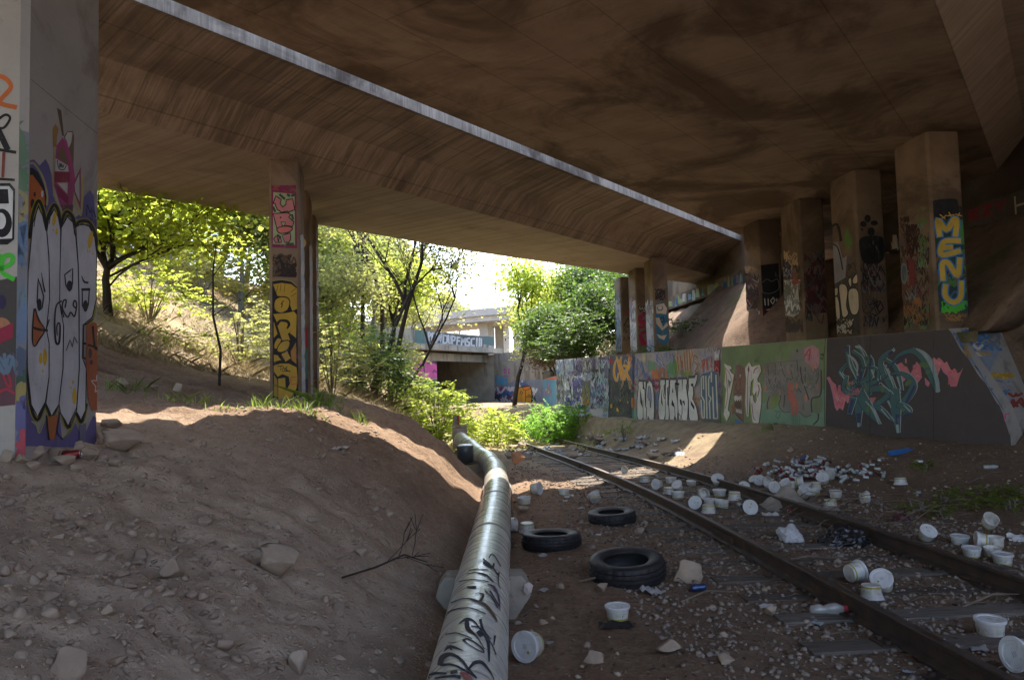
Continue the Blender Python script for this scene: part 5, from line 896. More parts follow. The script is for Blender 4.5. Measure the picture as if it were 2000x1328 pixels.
L3 = [(500, 850), (545, 890), (570, 1000), (590, 1200), lo(582, 200), lo(588, 700), lo(570, 980), lo(505, 1110), lo(445, 1020), lo(432, 950), lo(462, 700), lo(464, 400), lo(430, 230), lo(430, 0), (446, 1100), (450, 930)]
L4 = [(570, 925), (620, 900), (680, 920), (725, 1000), (742, 1120), lo(720, 200), lo(690, 330), lo(620, 385), lo(612, 620), lo(645, 700), lo(640, 1000), lo(605, 1070), lo(570, 1010), lo(590, 700), lo(584, 200), (592, 1200), (575, 1000)]
for q in (L1, L2, L3, L4): p.outlined(q, W4, BLK, 8)
for q in ([(225, 920), (240, 830), (262, 770)], [(290, 830), (322, 950)], [(350, 900), (362, 830), (392, 790)], [(470, 900), (498, 835), (540, 880), (560, 980)], [(600, 910), (680, 915), (715, 990)]): p.stroke(q, 7, BLK)
for c_, rx, ry in (((392, 865), 17, 52), ((412, 958), 11, 26), ((384, 948), 6, 12), ((690, 1020), 20, 66), ((667, 1100), 5, 14), ((684, 1105), 4, 12), ((708, 1122), 5, 9)): p.ell(c_, rx, ry, YEL, 16, .15 if rx > 15 else 0)
p.use((0, 530), 3.69)
for c_, rx, ry in (((316, 618), 17, 62), ((282, 628), 13, 42), ((300, 718), 6, 13), ((551, 898), 17, 60), ((538, 798), 8, 16), ((522, 838), 5, 11)): p.ell(c_, rx, ry, YEL)
p.poly([(232, 270), (310, 420), (232, 540), (212, 430)], P(178, 100, 56)); p.stroke([(232, 270), (262, 350), (310, 420), (270, 490), (232, 540), (214, 480), (220, 330)], 12, BLK, True, True); p.stroke([(220, 405), (270, 420), (330, 425)], 18, BLK); p.stroke([(325, 410), (345, 350)], 10, BLK)
def eye(q, pc, prx, pry): p.stroke(q, 10, P(40, 40, 46), False, True); p.ell(pc, prx, pry, P(40, 40, 46))
eye([(255, 50), (300, 180), (290, 260), (265, 285), (248, 220)], (266, 240), 18, 44); p.stroke([(280, 10), (292, 80), (308, 145)], [4, 9, 14], P(40, 40, 46))
eye([(465, 25), (528, -20), (528, 90), (505, 145), (475, 100)], (505, 105), 24, 38); eye([(605, 130), (662, 130), (655, 240), (635, 290), (608, 250)], (632, 250), 20, 42); p.stroke([(605, 132), (662, 130)], 20, P(40, 40, 46), False); p.stroke([(600, 35), (620, 75), (650, 82)], [6, 14, 14], P(40, 40, 46))
p.stroke([(470, 260), (478, 210), (455, 215), (450, 270), (490, 330), (515, 295), (545, 325), (562, 240), (545, 210), (535, 245), (555, 265)], 12, P(40, 40, 46)); p.stroke([(440, 215), (400, 250), (388, 380), (400, 510), (425, 510), (432, 400), (420, 370), (405, 400), (410, 460)], [12, 12, 14, 16, 18, 12, 10, 10, 8], P(36, 34, 38)); p.stroke([(430, 240), (460, 330)], 10, P(36, 34, 38)); p.stroke([(482, 568), (512, 490), (528, 548), (545, 470), (568, 515)], 8, P(60, 60, 66), False)
p.poly([(640, 390), (690, 360), (725, 380), (728, 1000), (690, 1000), (660, 920), (640, 700)], P(168, 92, 52)); p.stroke([(640, 385), (690, 350), (715, 250)], 12, OLI); p.stroke([(612, 385), (640, 380), (690, 345)], 9, BLK); p.stroke([(615, 390), (615, 620), (632, 630)], 12, BLK, False).stroke([(612, 520), (632, 520)], 16, BLK, False); p.stroke([(690, 400), (705, 540), (725, 560)], 18, BLK); p.stroke([(655, 530), (725, 550)], 14, BLK, False); p.ell((670, 590), 14, 36, P(72, 60, 62)); p.ell((680, 655), 12, 18, P(72, 60, 62)); p.stroke([(722, 750), (720, 790), (690, 785), (680, 790), (715, 830), (710, 870), (728, 860)], 7, WHT, False)
p.poly([(335, 1050), (420, 1030), (395, 1210), (360, 1215)], P(165, 96, 50)); p.stroke([(330, 1040), (350, 1210)], 12, BLK, False); p.stroke([(435, 1010), (415, 1150), (455, 1210)], 12, P(44, 36, 70)); p.stroke([(460, 1200), (500, 1170), (560, 1080)], 9, OLI); p.stroke([(215, 1080), (250, 1110), (275, 1165), (318, 1060)], 9, P(170, 170, 110)); p.poly([(590, 1110), (640, 1090), (640, 1240), (590, 1240)], P(110, 108, 128))
p.build('bubble_face_lettering', LP[0], 'four tall white bubble letters with drowsy eyes')
p = Paint(fP)      # soft washes of old colour high on the face
p.stroke([(51, 156), (120, 206), (197, 261)], .8, P(70, 64, 58), False); p.build('old_wash', LP[0])
o_, ex, W, N = LP[1]['front']
fL = Face(o_ + ex * 0, ex, W, N, 1.0, ZN)
p = Paint(fL, (0, 0), 1); k_ = -6
p.poly([(-60, 560), (44, 540), (44, 700), (-60, 720)], P(70, 64, 60)); p.poly([(-60, 700), (44, 690), (44, 790), (-60, 800)], P(96, 60, 66)); p.stroke([(-40, 168), (0, 150), (22, 170), (0, 200), (30, 210)], 9, P(190, 100, 45)); p.stroke([(-10, 240), (10, 225), (20, 232), (8, 250), (-8, 250)], 5, BLK); p.stroke([(-5, 250), (14, 290)], 12, BLK); p.stroke([(-20, 290), (30, 298)], 6, BLK)
p.poly([(-60, 360), (20, 358), (30, 370), (28, 468), (15, 478), (-60, 478)], BLK, False); p.poly([(-60, 364), (18, 364), (26, 374), (24, 466), (-60, 470)], P(196, 194, 192)); p.poly([(-60, 370), (16, 370), (18, 398), (-60, 400)], BLK); p.ell((4, 436), 20, 28, BLK); p.ell((2, 432), 10, 16, P(196, 194, 192)); p.stroke([(0, 350), (28, 352)], 5, BLK); p.stroke([(8, 300), (6, 345)], 6, P(130, 50, 40))
p.stroke([(2, 525), (22, 515), (24, 500), (8, 502), (4, 530), (26, 545)], 9, P(70, 180, 50)); p.stroke([(-30, 500), (-10, 520), (4, 500)], 8, P(70, 180, 50)); p.ell((4, 590), 9, 14, P(50, 40, 70)); p.ell((2, 638), 20, 18, P(160, 110, 80)); p.poly([(-40, 660), (26, 630), (26, 660), (-40, 690)], P(140, 36, 60)); p.stroke([(6, 730), (14, 750), (22, 755), (16, 730), (4, 728)], 4, P(170, 40, 60)); p.stroke([(-10, 772), (12, 760), (28, 768)], 5, P(170, 40, 60)); p.scrib((-60, 690, 44, 730), [P(100, 120, 140), P(80, 76, 90)], 10, 8, 95, 20)
p.build('mixed_tags', LP[0])
# chamfer strip
c_ = o_ + ex * W; cd_ = (LP[1]['right'][0] - c_); w_ = cd_.length; cd_.normalize(); fC = Face(c_, cd_, w_, Vector((cd_.y, -cd_.x, 0)), 1.0, ZN); p = Paint(fC)
p.poly([(20, 250), (70, 262), (70, 930), (20, 930)], P(132, 132, 136)); rr = random.Random(6)
for y, cc_, n in ((290, (110, 134, 108), 3), (355, (100, 132, 100), 4), (415, (160, 150, 104), 3), (480, (104, 124, 150), 5), (560, (120, 134, 142), 3), (640, (116, 134, 158), 5), (720, (92, 104, 124), 4), (745, (80, 100, 80), 2), (775, (172, 156, 96), 4), (820, (108, 106, 146), 4), (880, (186, 86, 94), 6)):
    for q in range(n): yy = y + rr.uniform(-26, 26); p.poly([(42 + rr.uniform(-14, 14) + 9 * math.cos(k * .9) * rr.uniform(.6, 1.5), yy + 26 * math.sin(k * .9) * rr.uniform(.5, 1.3)) for k in range(7)], P(*cc_), True)
p.build('edge_patches', LP[0])
# ---- abutment beams
for (ao, fr), xs_, cols in ((AB1, (1300, 1460), [(96, 150, 160), (60, 96, 140), (150, 160, 100), (190, 186, 180), (140, 130, 150)]), (AB2, (1540, 1770), [(200, 190, 170), (60, 60, 66), (140, 60, 60), (100, 120, 140)])):
    f_ = Face(fr[0] + Vector((0, 0, 0)), fr[1], fr[2], fr[3], 5.16, 5.7); p = Paint(f_); r = random.Random(xs_[0]); x = xs_[0]
    while x < xs_[1]:
        d_ = ray(x, 500); 
        a_ = [f_.at(x + q, 664, .004) for q in (0, 10)]; s0, s1 = [(v_ - f_.o).dot(f_.ex) for v_ in a_]
        for q in range(3):
            mm = P(*r.choice(cols)); u0, u1 = sorted((s0 + (s1 - s0) * r.random(), s0 + (s1 - s0) * r.random())); z0_, z1_ = 5.17 + .1 * r.random(), 5.45 + .22 * r.random()
            p.k += 1; V = [f_.o + f_.ex * u + Vector((0, 0, z - f_.o.z)) + f_.N * p.k * .00035 for u, z in ((u0, z0_), (u1 + .05, z0_ + .03), (u1, z1_), (u0 + .04, z1_ - .03))]; p.mb.add(V, [(0, 1, 2, 3)], p.mi(mm))
        x += 9
    p.build('worn_lettering', ao)
f_ = Face(AB2[1][0], AB2[1][1], AB2[1][2], AB2[1][3], 5.16, 5.7); p = Paint(f_)
def flat(q, w_, mm):      # strokes laid out directly on the beam: along (m), height (m)
    for (a, b), (c_, d_) in zip(q, q[1:]):
        p.k += 1; e = Vector((c_ - a, d_ - b)).normalized() * w_ / 2
        p.mb.add([f_.o + f_.ex * u + Vector((0, 0, z - f_.o.z)) + f_.N * p.k * .0004 for u, z in ((a - e.x - e.y, b - e.y + e.x), (a - e.x + e.y, b - e.y - e.x), (c_ + e.x + e.y, d_ + e.y - e.x), (c_ + e.x - e.y, d_ + e.y + e.x))], [(0, 1, 2, 3)], p.mi(mm))
u = (G(1925, 430, 5.4).y - AB2[1][0].y) / AB2[1][1].y; DR = P(130, 30, 44)
for q in ([(0, .28), (0, .48), (-.3, .48)], [(0, .38), (-.26, .38)], [(0, .28), (-.3, .28)], [(-.45, .48), (-.75, .48), (-.45, .28), (-.75, .28)], [(-.9, .48), (-1.05, .38), (-1.2, .48)], [(-1.05, .38), (-1.05, .28)]): flat([(u + a, 5.08 + b + .06) for a, b in q], .075, DR)
for q in ([(-1.5, .1), (-1.5, .5)], [(-1.5, .3), (-1.8, .3)], [(-1.8, .1), (-1.8, .5)], [(-2.0, .1), (-2.1, .5), (-2.3, .1)]): flat([(u + a, 5.1 + b) for a, b in q], .05, P(170, 160, 130))
p.build('red_lettering', AB2[0])
# ---- pipe tags
p = Paint(Surf(PIPEO), (800, 1080), 5.356); TG = P(52, 54, 60, .3)
for q, w_ in (([(520, 735), (600, 690), (680, 720), (760, 830), (820, 930), (830, 1130)], [10, 34, 18, 18, 34, 14]), ([(600, 700), (610, 790), (700, 870), (780, 1000)], [44, 50, 14, 10]), ([(650, 760), (760, 800), (860, 960), (900, 1060)], 12), ([(740, 700), (770, 800), (850, 900)], [30, 20, 8]), ([(560, 910), (620, 900), (740, 980), (770, 1040), (640, 970), (560, 910)], [16, 14, 16, 12, 10, 14]), ([(890, 870), (880, 960)], [26, 8]), ([(720, 830), (745, 860)], 44), ([(360, 1030), (430, 980), (560, 1020)], [6, 34, 6]), ([(390, 965), (440, 1010)], [6, 18]), ([(410, 940), (480, 938)], 7), ([(320, 1160), (350, 1090), (440, 1060), (540, 1120), (620, 1220), (690, 1300)], [50, 60, 34, 30, 24, 20]), ([(330, 1170), (450, 1170), (560, 1220), (700, 1310)], [30, 20, 22, 10]), ([(620, 1210), (680, 1150), (760, 1150), (850, 1260), (880, 1330)], [20, 40, 34, 14, 8]), ([(180, 1290), (260, 1260), (380, 1260)], [8, 30, 20]), ([(270, 1310), (450, 1290), (520, 1300)], [16, 26, 40]), ([(440, 1250), (490, 1240)], 34), ([(830, 50), (860, 10), (900, 50), (950, 140)], 10), ([(770, 60), (850, 130), (930, 240)], 12), ([(780, 100), (860, 150), (880, 110)], [30, 34, 14]), ([(720, 210), (800, 230), (870, 300)], 14), ([(620, 180), (720, 170), (820, 180)], 9), ([(600, 220), (700, 205), (800, 240)], 8), ([(930, 210), (925, 300), (945, 370)], [18, 8, 6]), ([(520, 300), (660, 280), (820, 300)], 9), ([(610, 360), (690, 360)], 24), ([(740, 500), (770, 440), (720, 420), (690, 430)], [30, 24, 8, 8]), ([(440, 520), (560, 480), (680, 490), (800, 560)], 12), ([(370, 640), (480, 590), (640, 580), (790, 640)], 12), ([(790, 400), (860, 470), (920, 580)], 10), ([(380, 855), (480, 840), (560, 860), (650, 900)], 12)):
    p.stroke(q, w_, TG)
for q, w_ in (([(820, 330), (880, 360), (930, 470), (940, 600)], [8, 22, 16, 8]), ([(840, 400), (900, 500), (930, 560)], 14)): p.stroke(q, w_, P(86, 70, 92))
p.stroke([(540, 1260), (590, 1290), (620, 1330)], [30, 60, 70], P(170, 100, 92)); p.stroke([(640, 490), (780, 540), (880, 660), (910, 720)], [10, 30, 24, 10], P(96, 80, 62))
p.build('tag_lettering', pipe, 'black felt-tip style tags scrawled along the pipe')
# ------------------------------------------------------------------ old bridge and the modern one behind it
OLDC = mat('old_bridge_concrete', (.30, .28, .25), (.22, .2, .175), scale=1.5, rough=.92, bump=.4, bscale=12, bdist=.02, spots=[((.07, .062, .055), 1.2, .5, .68, .75, (1.5, 1.5, .25)), ((.36, .34, .3), 2, .6, .75, .4, (1, 1, 1))])
PALEC = mat('pale_concrete', (.36, .345, .32), (.30, .285, .265), scale=.6, rough=.9, bump=.2, spots=[((.3, .27, .23), 1, .58, .72, .5, (1.5, 1.5, .3))])
O1 = Vector((-6.5, 46, 0)); O2 = Vector((-1.38, 55.9, 0)); OD = (O2 - O1).normalized(); ON = Vector((OD.y, -OD.x, 0)); OB = -ON
def ob(s, n, z): return O1 + OD * s + OB * n + Vector((0, 0, z))     # along, back, up
OL = (O2 - O1).length
def slab(m, s0, s1, n0, n1, z0, z1): m.hexa([ob(s0, n0, z0), ob(s1, n0, z0), ob(s1, n1, z0), ob(s0, n1, z0), ob(s0, n0, z1), ob(s1, n0, z1), ob(s1, n1, z1), ob(s0, n1, z1)])
ot = thing('old_bridge', 'old low road bridge far down the track, tagged parapet over a dark opening', 'bridge', (O1.x, O1.y, 0))
m = MB(); slab(m, -9, OL + .3, .1, .4, 4.36, 5.24); slab(m, -9, OL + .3, 8, 8.3, 4.36, 5.24); m.build('parapet', OLDC, ot)
m = MB(); slab(m, -9, OL + 1.0, -.25, 8.6, 4.02, 4.36); m.build('deck_slab', OLDC, ot)
m = MB(); slab(m, -9, OL + .6, .35, .75, 3.36, 3.86); slab(m, -9, OL + .6, .75, 8.2, 3.82, 4.02); slab(m, -9, OL + .6, 8.6, 17, 3.4, 4.3); m.build('girder_and_added_roof', OLDC, ot)  # rear slab is an added roof keeping light out of the opening
m = MB(); slab(m, -9, 4.2, .4, 16.5, -2, 3.36); slab(m, -9, OL + 3, 16.6, 17, -2, 4.3); m.build('near_abutment_and_added_wall', OLDC, ot)  # back wall added behind the opening so its inside stays dark
m = MB(); m.hexa([Vector((-1.35, 55.6, -2)), Vector((3.4, 46.4, -2)), Vector((4.2, 47, -2)), Vector((-.6, 56.2, -2)), Vector((-1.35, 55.6, 3.95)), Vector((3.4, 46.4, 3.95)), Vector((4.2, 47, 3.95)), Vector((-.6, 56.2, 3.95))])
e0 = Vector((-1.35, 55.62, 0)); e1 = e0 + OB * 16.5; e2 = Vector((.5, .9, 0))
m.hexa([e0 + Vector((0, 0, -2)), e0 + e2 + Vector((0, 0, -2)), e1 + e2 + Vector((0, 0, -2)), e1 + Vector((0, 0, -2)), e0 + Vector((0, 0, 3.9)), e0 + e2 + Vector((0, 0, 3.9)), e1 + e2 + Vector((0, 0, 3.9)), e1 + Vector((0, 0, 3.9))]); m.build('far_abutment', OLDC, ot)
m = MB(); q_ = ob(7.2, 4, 0); m.tube([q_ + Vector((0, 0, -2)), q_ + Vector((0, 0, 3.7))], .3, 12); m.build('inner_post', OLDC, ot)
fo = Face(ob(-9, .1, 0), OD, OL + 9.3, ON, 4.38, 5.22); p = Paint(fo, (770, 590), 5.109)
for i, (x0, x1, c_) in enumerate(((205, 300, (76, 104, 102)), (300, 360, (90, 108, 110)), (890, 1000, (66, 92, 98)))): p.poly([(x0, 250), (x1, 262), (x1, 440), (x0, 420)], P(*c_))
p.poly([(320, 285), (600, 325), (890, 345), (890, 452), (600, 420), (320, 400)], P(62, 68, 72))
for q in ([(340, 300), (345, 390)], [(345, 300), (370, 320), (350, 345)], [(380, 310), (375, 400)], [(380, 310), (400, 312)], [(380, 350), (398, 352)], [(400, 395), (420, 400)], [(425, 310), (430, 400), (450, 330), (462, 405), (470, 320)], [(490, 325), (488, 410), (525, 405), (530, 340), (492, 328)], [(540, 330), (545, 410), (570, 410), (565, 340)], [(575, 335), (578, 415)], [(580, 340), (610, 350), (600, 385), (580, 380)], [(630, 350), (625, 425)], [(632, 350), (655, 355)], [(632, 385), (652, 388)], [(670, 430), (675, 355), (690, 400), (705, 358), (710, 430)], [(750, 360), (725, 365), (725, 395), (748, 400), (748, 432), (722, 432)], [(800, 365), (770, 370), (768, 430), (800, 435)], [(825, 360), (822, 440)], [(850, 360), (848, 440)], [(870, 365), (868, 440)]): p.stroke(q, 17, P(170, 172, 178), False)
p.build('parapet_lettering', ot, 'silver block letters along the parapet')
p = Paint(Face(ob(-9, .4, 0), OD, 13.2, ON, -1, 3.34), (770, 590), 5.109); PKK = P(196, 92, 160)
p.poly([(40, 560), (180, 560), (200, 545), (270, 545), (300, 600), (370, 570), (448, 620), (448, 760), (40, 780)], PKK); p.poly([(370, 560), (448, 570), (448, 620), (375, 580)], P(84, 70, 96)); p.poly([(40, 780), (448, 770), (448, 860), (40, 860)], P(70, 120, 80))
for q in ([(120, 600), (120, 760)], [(150, 620), (190, 600), (190, 700)], [(240, 610), (265, 640), (240, 680), (240, 610)], [(330, 610), (380, 600), (440, 620)], [(385, 700), (400, 680), (420, 700)], [(290, 560), (300, 700)], [(100, 700), (100, 770)], [(165, 620), (165, 690)]): p.stroke(q, 12, P(86, 60, 100), False)
p.build('magenta_lettering', ot, 'big magenta letters on the left abutment')
A0 = Vector((-1.35, 55.6, 0)); A1 = Vector((3.4, 46.4, 0)); ad = (A1 - A0).normalized(); p = Paint(Face(A0, ad, (A1 - A0).length, Vector((ad.y, -ad.x, 0)) , -1.5, 3.94), (770, 590), 5.109)
p.poly([(970, 850), (1230, 780), (1700, 760), (1700, 1060), (970, 1060)], P(120, 130, 150)); p.scrib((970, 850, 1220, 1050), [P(130, 60, 110), P(190, 190, 200), P(60, 60, 80), P(60, 100, 160), P(150, 50, 60)], 40, 16, 101, 60, 1.2); p.scrib((1215, 780, 1430, 1000), [P(200, 200, 205), P(50, 50, 60), P(90, 110, 150)], 26, 14, 102, 60, 1.2); p.scrib((1010, 740, 1120, 820), [P(90, 150, 190)], 8, 18, 103, 50, .8)
for q in ([(1100, 665), (1100, 710), (1120, 700), (1120, 680), (1100, 665)], [(1135, 665), (1155, 670), (1140, 690), (1155, 705), (1135, 712)], [(1090, 740), (1120, 730), (1140, 750)]): p.stroke(q, 8, P(170, 70, 150), False)
p.outlined([(1225, 870), (1280, 845), (1350, 845), (1370, 880), (1372, 980), (1340, 1040), (1250, 1040), (1218, 960)], P(205, 145, 45), BLK, 9, True); p.outlined([(1285, 850), (1350, 840), (1355, 865), (1300, 880)], P(215, 120, 40), BLK, 6, True); p.stroke([(1312, 880), (1312, 1035)], 6, BLK, False); p.stroke([(1312, 945), (1368, 945)], 6, BLK, False); p.stroke([(1255, 920), (1265, 890), (1285, 900), (1270, 920)], 6, BLK); p.stroke([(1335, 935), (1350, 925), (1365, 938)], 6, BLK)
p.build('orange_figure_lettering', ot, 'plump orange painted figure among blue and white tags')
nb = thing('viaduct', 'pale modern road viaduct high behind the old bridge, thin railing on top', 'viaduct', (-12.3, 92, 0))
m = MB(); V0 = Vector((-26, 103, 0)); V1 = Vector((-3.2, 85, 0)); V2 = Vector((26, 71, 0)); vb = Vector((5, 8, 0))
for a, b in ((V0, V1), (V1, V2)):
    for z0, z1, o_ in ((8.9, 9.5, .35), (9.5, 10.3, 0)): 
        d = vb.normalized() * o_; m.hexa([a + d + Vector((0, 0, z0)), b + d + Vector((0, 0, z0)), b + vb + Vector((0, 0, z0)), a + vb + Vector((0, 0, z0)), a + d + Vector((0, 0, z1)), b + d + Vector((0, 0, z1)), b + vb + Vector((0, 0, z1)), a + vb + Vector((0, 0, z1))])
m.build('deck', PALEC, nb)
for x, y in ((-2.9, 88.5), (-1.2, 94), (1.0, 87), (-16.5, 99.5)):
    m = MB(); m.box((x, y, 3.5), (1.2, 1.5, 10.8), -.5); m.build('pillar', PALEC, nb)
STEEL = mat('grey_steel', (.35, .36, .37), rough=.5, bump=.05, metal=.4); m = MB()
for a, b in ((V0, V1), (V1, V2)):
    for z in (10.65, 10.95, 11.2): m.tube([a + Vector((.1, .2, z)), b + Vector((.1, .2, z))], .035, 5)
    n = int((b - a).length / 2.0)
    for i in range(n): q = a.lerp(b, i / n) + Vector((.1, .2, 0)); m.tube([q + Vector((0, 0, 10.3)), q + Vector((0, 0, 11.2))], .035, 5)
m.build('railing', STEEL, nb)
lp_ = D(828, 600, 95); o = thing('lamp_post', 'slim grey lamp post on the viaduct left of its railing', 'lamp post', (lp_.x, lp_.y, 10)); m = MB(); m.tube([(lp_.x, lp_.y, 9.8), (lp_.x, lp_.y, 17), (lp_.x + .3, lp_.y, 17.6), (lp_.x + 1.6, lp_.y, 17.9)], [.09, .07, .06, .05], 8); m.build('pole', STEEL, o); m = MB(); m.box((lp_.x + 1.8, lp_.y, 17.9), (.7, .25, .12)); m.build('lamp_head', STEEL, o)
# second, lower wall and its blue panel
W3 = Vector((1.45, 37.5, 0)); bw = thing('blue_wall', 'lower wall end painted blue with purple lettering beyond the main wall', 'wall', (W2.x, W2.y, 0)); wd2 = (W3 - W2).normalized(); wn2 = Vector((-wd2.y, wd2.x, 0))
m = MB(); bk = -wn2 * .35; m.hexa([W2 + wd2 * .003 + bk + Vector((0, 0, -1.5)), W2 + wd2 * .003 + Vector((0, 0, -1.5)), W3 + Vector((0, 0, -1.5)), W3 + bk + Vector((0, 0, -1.5)), W2 + wd2 * .003 + bk + Vector((0, 0, 1.95)), W2 + wd2 * .003 + Vector((0, 0, 1.95)), W3 + Vector((0, 0, 1.9)), W3 + bk + Vector((0, 0, 1.9))]); m.build('wall_body', WALC, bw)
m = MB(); W4_ = Vector((2.9, 46.2, 0)); wd3 = (W4_ - W3).normalized(); m.hexa([W3 + Vector((0, .01, -1.5)), W4_ + Vector((0, 0, -1.5)), W4_ + Vector((.4, 0, -1.5)), W3 + Vector((.4, .01, -1.5)), W3 + Vector((0, .01, 2.2)), W4_ + Vector((0, 0, 3)), W4_ + Vector((.4, 0, 3)), W3 + Vector((.4, .01, 2.2))]); m.build('return_wall', WALC, bw)
p = Paint(Face(W2, wd2, (W3 - W2).length, wn2, -1, 1.9), (1050, 680), 8.855)
p.poly([(-60, 500), (330, 500), (330, 960), (-60, 960)], P(78, 140, 172)); p.poly([(40, 470), (330, 460), (330, 545), (60, 545)], P(200, 84, 60))
for q in ([(40, 800), (60, 690), (80, 790), (110, 700)], [(120, 800), (130, 720), (160, 800)], [(170, 740), (195, 600), (190, 780)], [(225, 830), (215, 740), (235, 720), (240, 760)], [(30, 830), (150, 810)]): p.stroke(q, 18, P(64, 46, 100)); p.stroke(q, 8, P(190, 140, 190))
for q in ((35, 700), (150, 715), (190, 760)): p.ell(q, 10, 20, P(190, 190, 70))
p.build('purple_lettering', bw)
# ------------------------------------------------------------------ plants
def leafmat(name, a, b, trans, tcol, rough=.5):
    t = NT(name); info = t.new('NewGeometry'); c = t.mix(info.outputs['Random Per Island'], a + (1,), b + (1,))
    sz = t.mix(t.ramp(t.noise(t.vec('pos'), .9, 3), .35, .65), c, tuple(x * .62 for x in a) + (1,))
    t.l(sz, t.b.inputs['Base Color']); t.b.inputs['Roughness'].default_value = rough; t.b.inputs['Specular IOR Level'].default_value = .35
    tr = t.new('BsdfTranslucent'); mc = t.mix(info.outputs['Random Per Island'], tcol + (1,), tuple(x * .6 for x in tcol) + (1,)); t.l(mc, tr.inputs['Color'])
    mx = t.new('MixShader'); mx.inputs[0].default_value = trans; t.l(t.b.outputs[0], mx.inputs[1]); t.l(tr.outputs[0], mx.inputs[2]); t.l(mx.outputs[0], t.n['Material Output'].inputs['Surface']); return t.mat
LF_BRIGHT = leafmat('bright_leaf', (.15, .22, .025), (.22, .27, .04), .62, (.62, .70, .08))
LF_PALE = leafmat('pale_leaf', (.17, .19, .06), (.24, .23, .08), .55, (.56, .56, .17))
LF_MID = leafmat('mid_leaf', (.10, .15, .03), (.15, .18, .04), .55, (.42, .54, .10))
LF_DARK = leafmat('dark_leaf', (.04, .08, .02), (.06, .10, .025), .4, (.16, .27, .04))
LF_YEL = leafmat('yellow_leaf', (.26, .21, .05), (.32, .24, .07), .55, (.68, .58, .15))
LF_LIME = leafmat('lime_leaf', (.18, .26, .03), (.25, .30, .05), .6, (.66, .78, .10))
LF_GREEN = leafmat('fresh_green_leaf', (.11, .22, .03), (.15, .26, .04), .6, (.38, .70, .09))
LF_DRY = leafmat('dry_leaf', (.20, .14, .095), (.26, .19, .13), .3, (.36, .27, .17))
GRASS_D = leafmat('straw', (.36, .29, .16), (.26, .2, .11), .35, (.5, .4, .22)); GRASS_G = leafmat('green_blade', (.10, .16, .03), (.15, .19, .05), .45, (.3, .42, .07))
BARK = mat('dark_bark', (.055, .042, .033), (.03, .024, .02), scale=6, rough=.95, bump=.8, bscale=25, bdist=.02, stretch=(1, 1, .3)); BARKP = mat('pale_bark', (.20, .175, .145), (.12, .10, .085), scale=5, rough=.95, bump=.6, bscale=25, stretch=(1, 1, .3)); BARKW = mat('white_bark', (.5, .48, .44), (.3, .28, .25), scale=5, rough=.9, bump=.4, bscale=25)
def leaf_arrays(C, size, rng, aspect=.6, flat=.35, dirs=None):
    C = np.asarray(C, dtype=np.float64); n = len(C)
    a = rng.normal(size=(n, 3)); a[:, 2] *= flat; a[:, 2] -= .25
    if dirs is not None: a = np.asarray(dirs) + a * .35
    a /= np.linalg.norm(a, axis=1)[:, None]; b = rng.normal(size=(n, 3)); b[:, 2] *= .6; b -= a * (a * b).sum(1)[:, None]; b /= np.linalg.norm(b, axis=1)[:, None]
    nn = np.cross(a, b); s = size * (.6 + .8 * rng.random(n))[:, None]; w_ = s * aspect * .5
    V = np.stack([C, C + a * s * .45 + b * w_ - nn * s * .08, C + a * s, C + a * s * .45 - b * w_ - nn * s * .08], 1).reshape(-1, 3)
    return V, np.arange(4 * n).reshape(n, 4)
def grow(r, p, d, L, rad, depth, mb, tips, spread=.6, up=.25, seg=6, maxd=4, mid=True, drop=.66):
    pts = [p]; n = 5 if depth < 2 else 4; q = p.copy(); dd = d.normalized()
    for i in range(n):
        dd = (dd + Vector((r.gauss(0, .12), r.gauss(0, .12), r.gauss(0, .08) + up * .12))).normalized(); q = q + dd * (L / n); pts.append(q.copy())
        if depth >= maxd - 1: tips.append((q.copy(), dd.copy(), L))
        if mid and depth >= 1 and depth < maxd and i in (1, 2, 3) and r.random() < .6:
            e = (dd + Vector((r.gauss(0, spread), r.gauss(0, spread), r.gauss(.1, spread * .6)))).normalized(); grow(r, q.copy(), e, L * .55, rad * .42, depth + 1 if depth + 1 <= maxd else maxd, mb, tips, spread, up, 4, maxd, False, drop)
    mb.tube(pts, [max(.004, lerp(rad, rad * .6, i / n)) for i in range(n + 1)], max(3, seg - depth), cap=False)
    if depth < maxd:
        for k in range(r.choice((2, 3)) if depth else r.choice((3, 4))):
            e = (dd + Vector((r.gauss(0, spread), r.gauss(0, spread), r.gauss(up, spread * .5)))).normalized(); grow(r, q.copy(), e, L * r.uniform(drop - .1, drop + .14), rad * .58, depth + 1, mb, tips, spread, up, seg, maxd, mid, drop)
def tree(name, label, base, H, rad, seed, leaf, bark, n_leaf, lsize, clump=.45, spread=.55, up=.25, lean=(0, 0), group=None, trunk_frac=.34, maxd=4, cat='tree', extra=None, aspect=.6):
    r = random.Random(seed); rng = np.random.default_rng(seed); b = Vector(base); o = thing(name, label, cat, base, 0, group); mb = MB(); tips = []
    grow(r, b - Vector((0, 0, .3)), Vector((lean[0], lean[1], 1)), H * trunk_frac, rad, 0, mb, tips, spread, up, 8, maxd)
    if extra: extra(r, b, mb, tips)
    mb.build('trunk', bark, o, smooth=True)
    T_ = np.array([tuple(q[0]) for q in tips]); idx = rng.integers(0, len(T_), n_leaf); keep = rng.random(len(T_)) < .82; w_ = np.where(keep, 1, .08); idx = rng.choice(len(T_), n_leaf, p=w_ / w_.sum())
    C = T_[idx] + rng.normal(size=(n_leaf, 3)) * clump * np.array([1, 1, .6]); V, Fa = leaf_arrays(C, lsize, rng, aspect); np_mesh('crown', V, Fa, leaf, o); return o
def at(px, Y, x=None):
    q = D(px, 700, Y); return (q.x, q.y, hz(q.x, q.y))
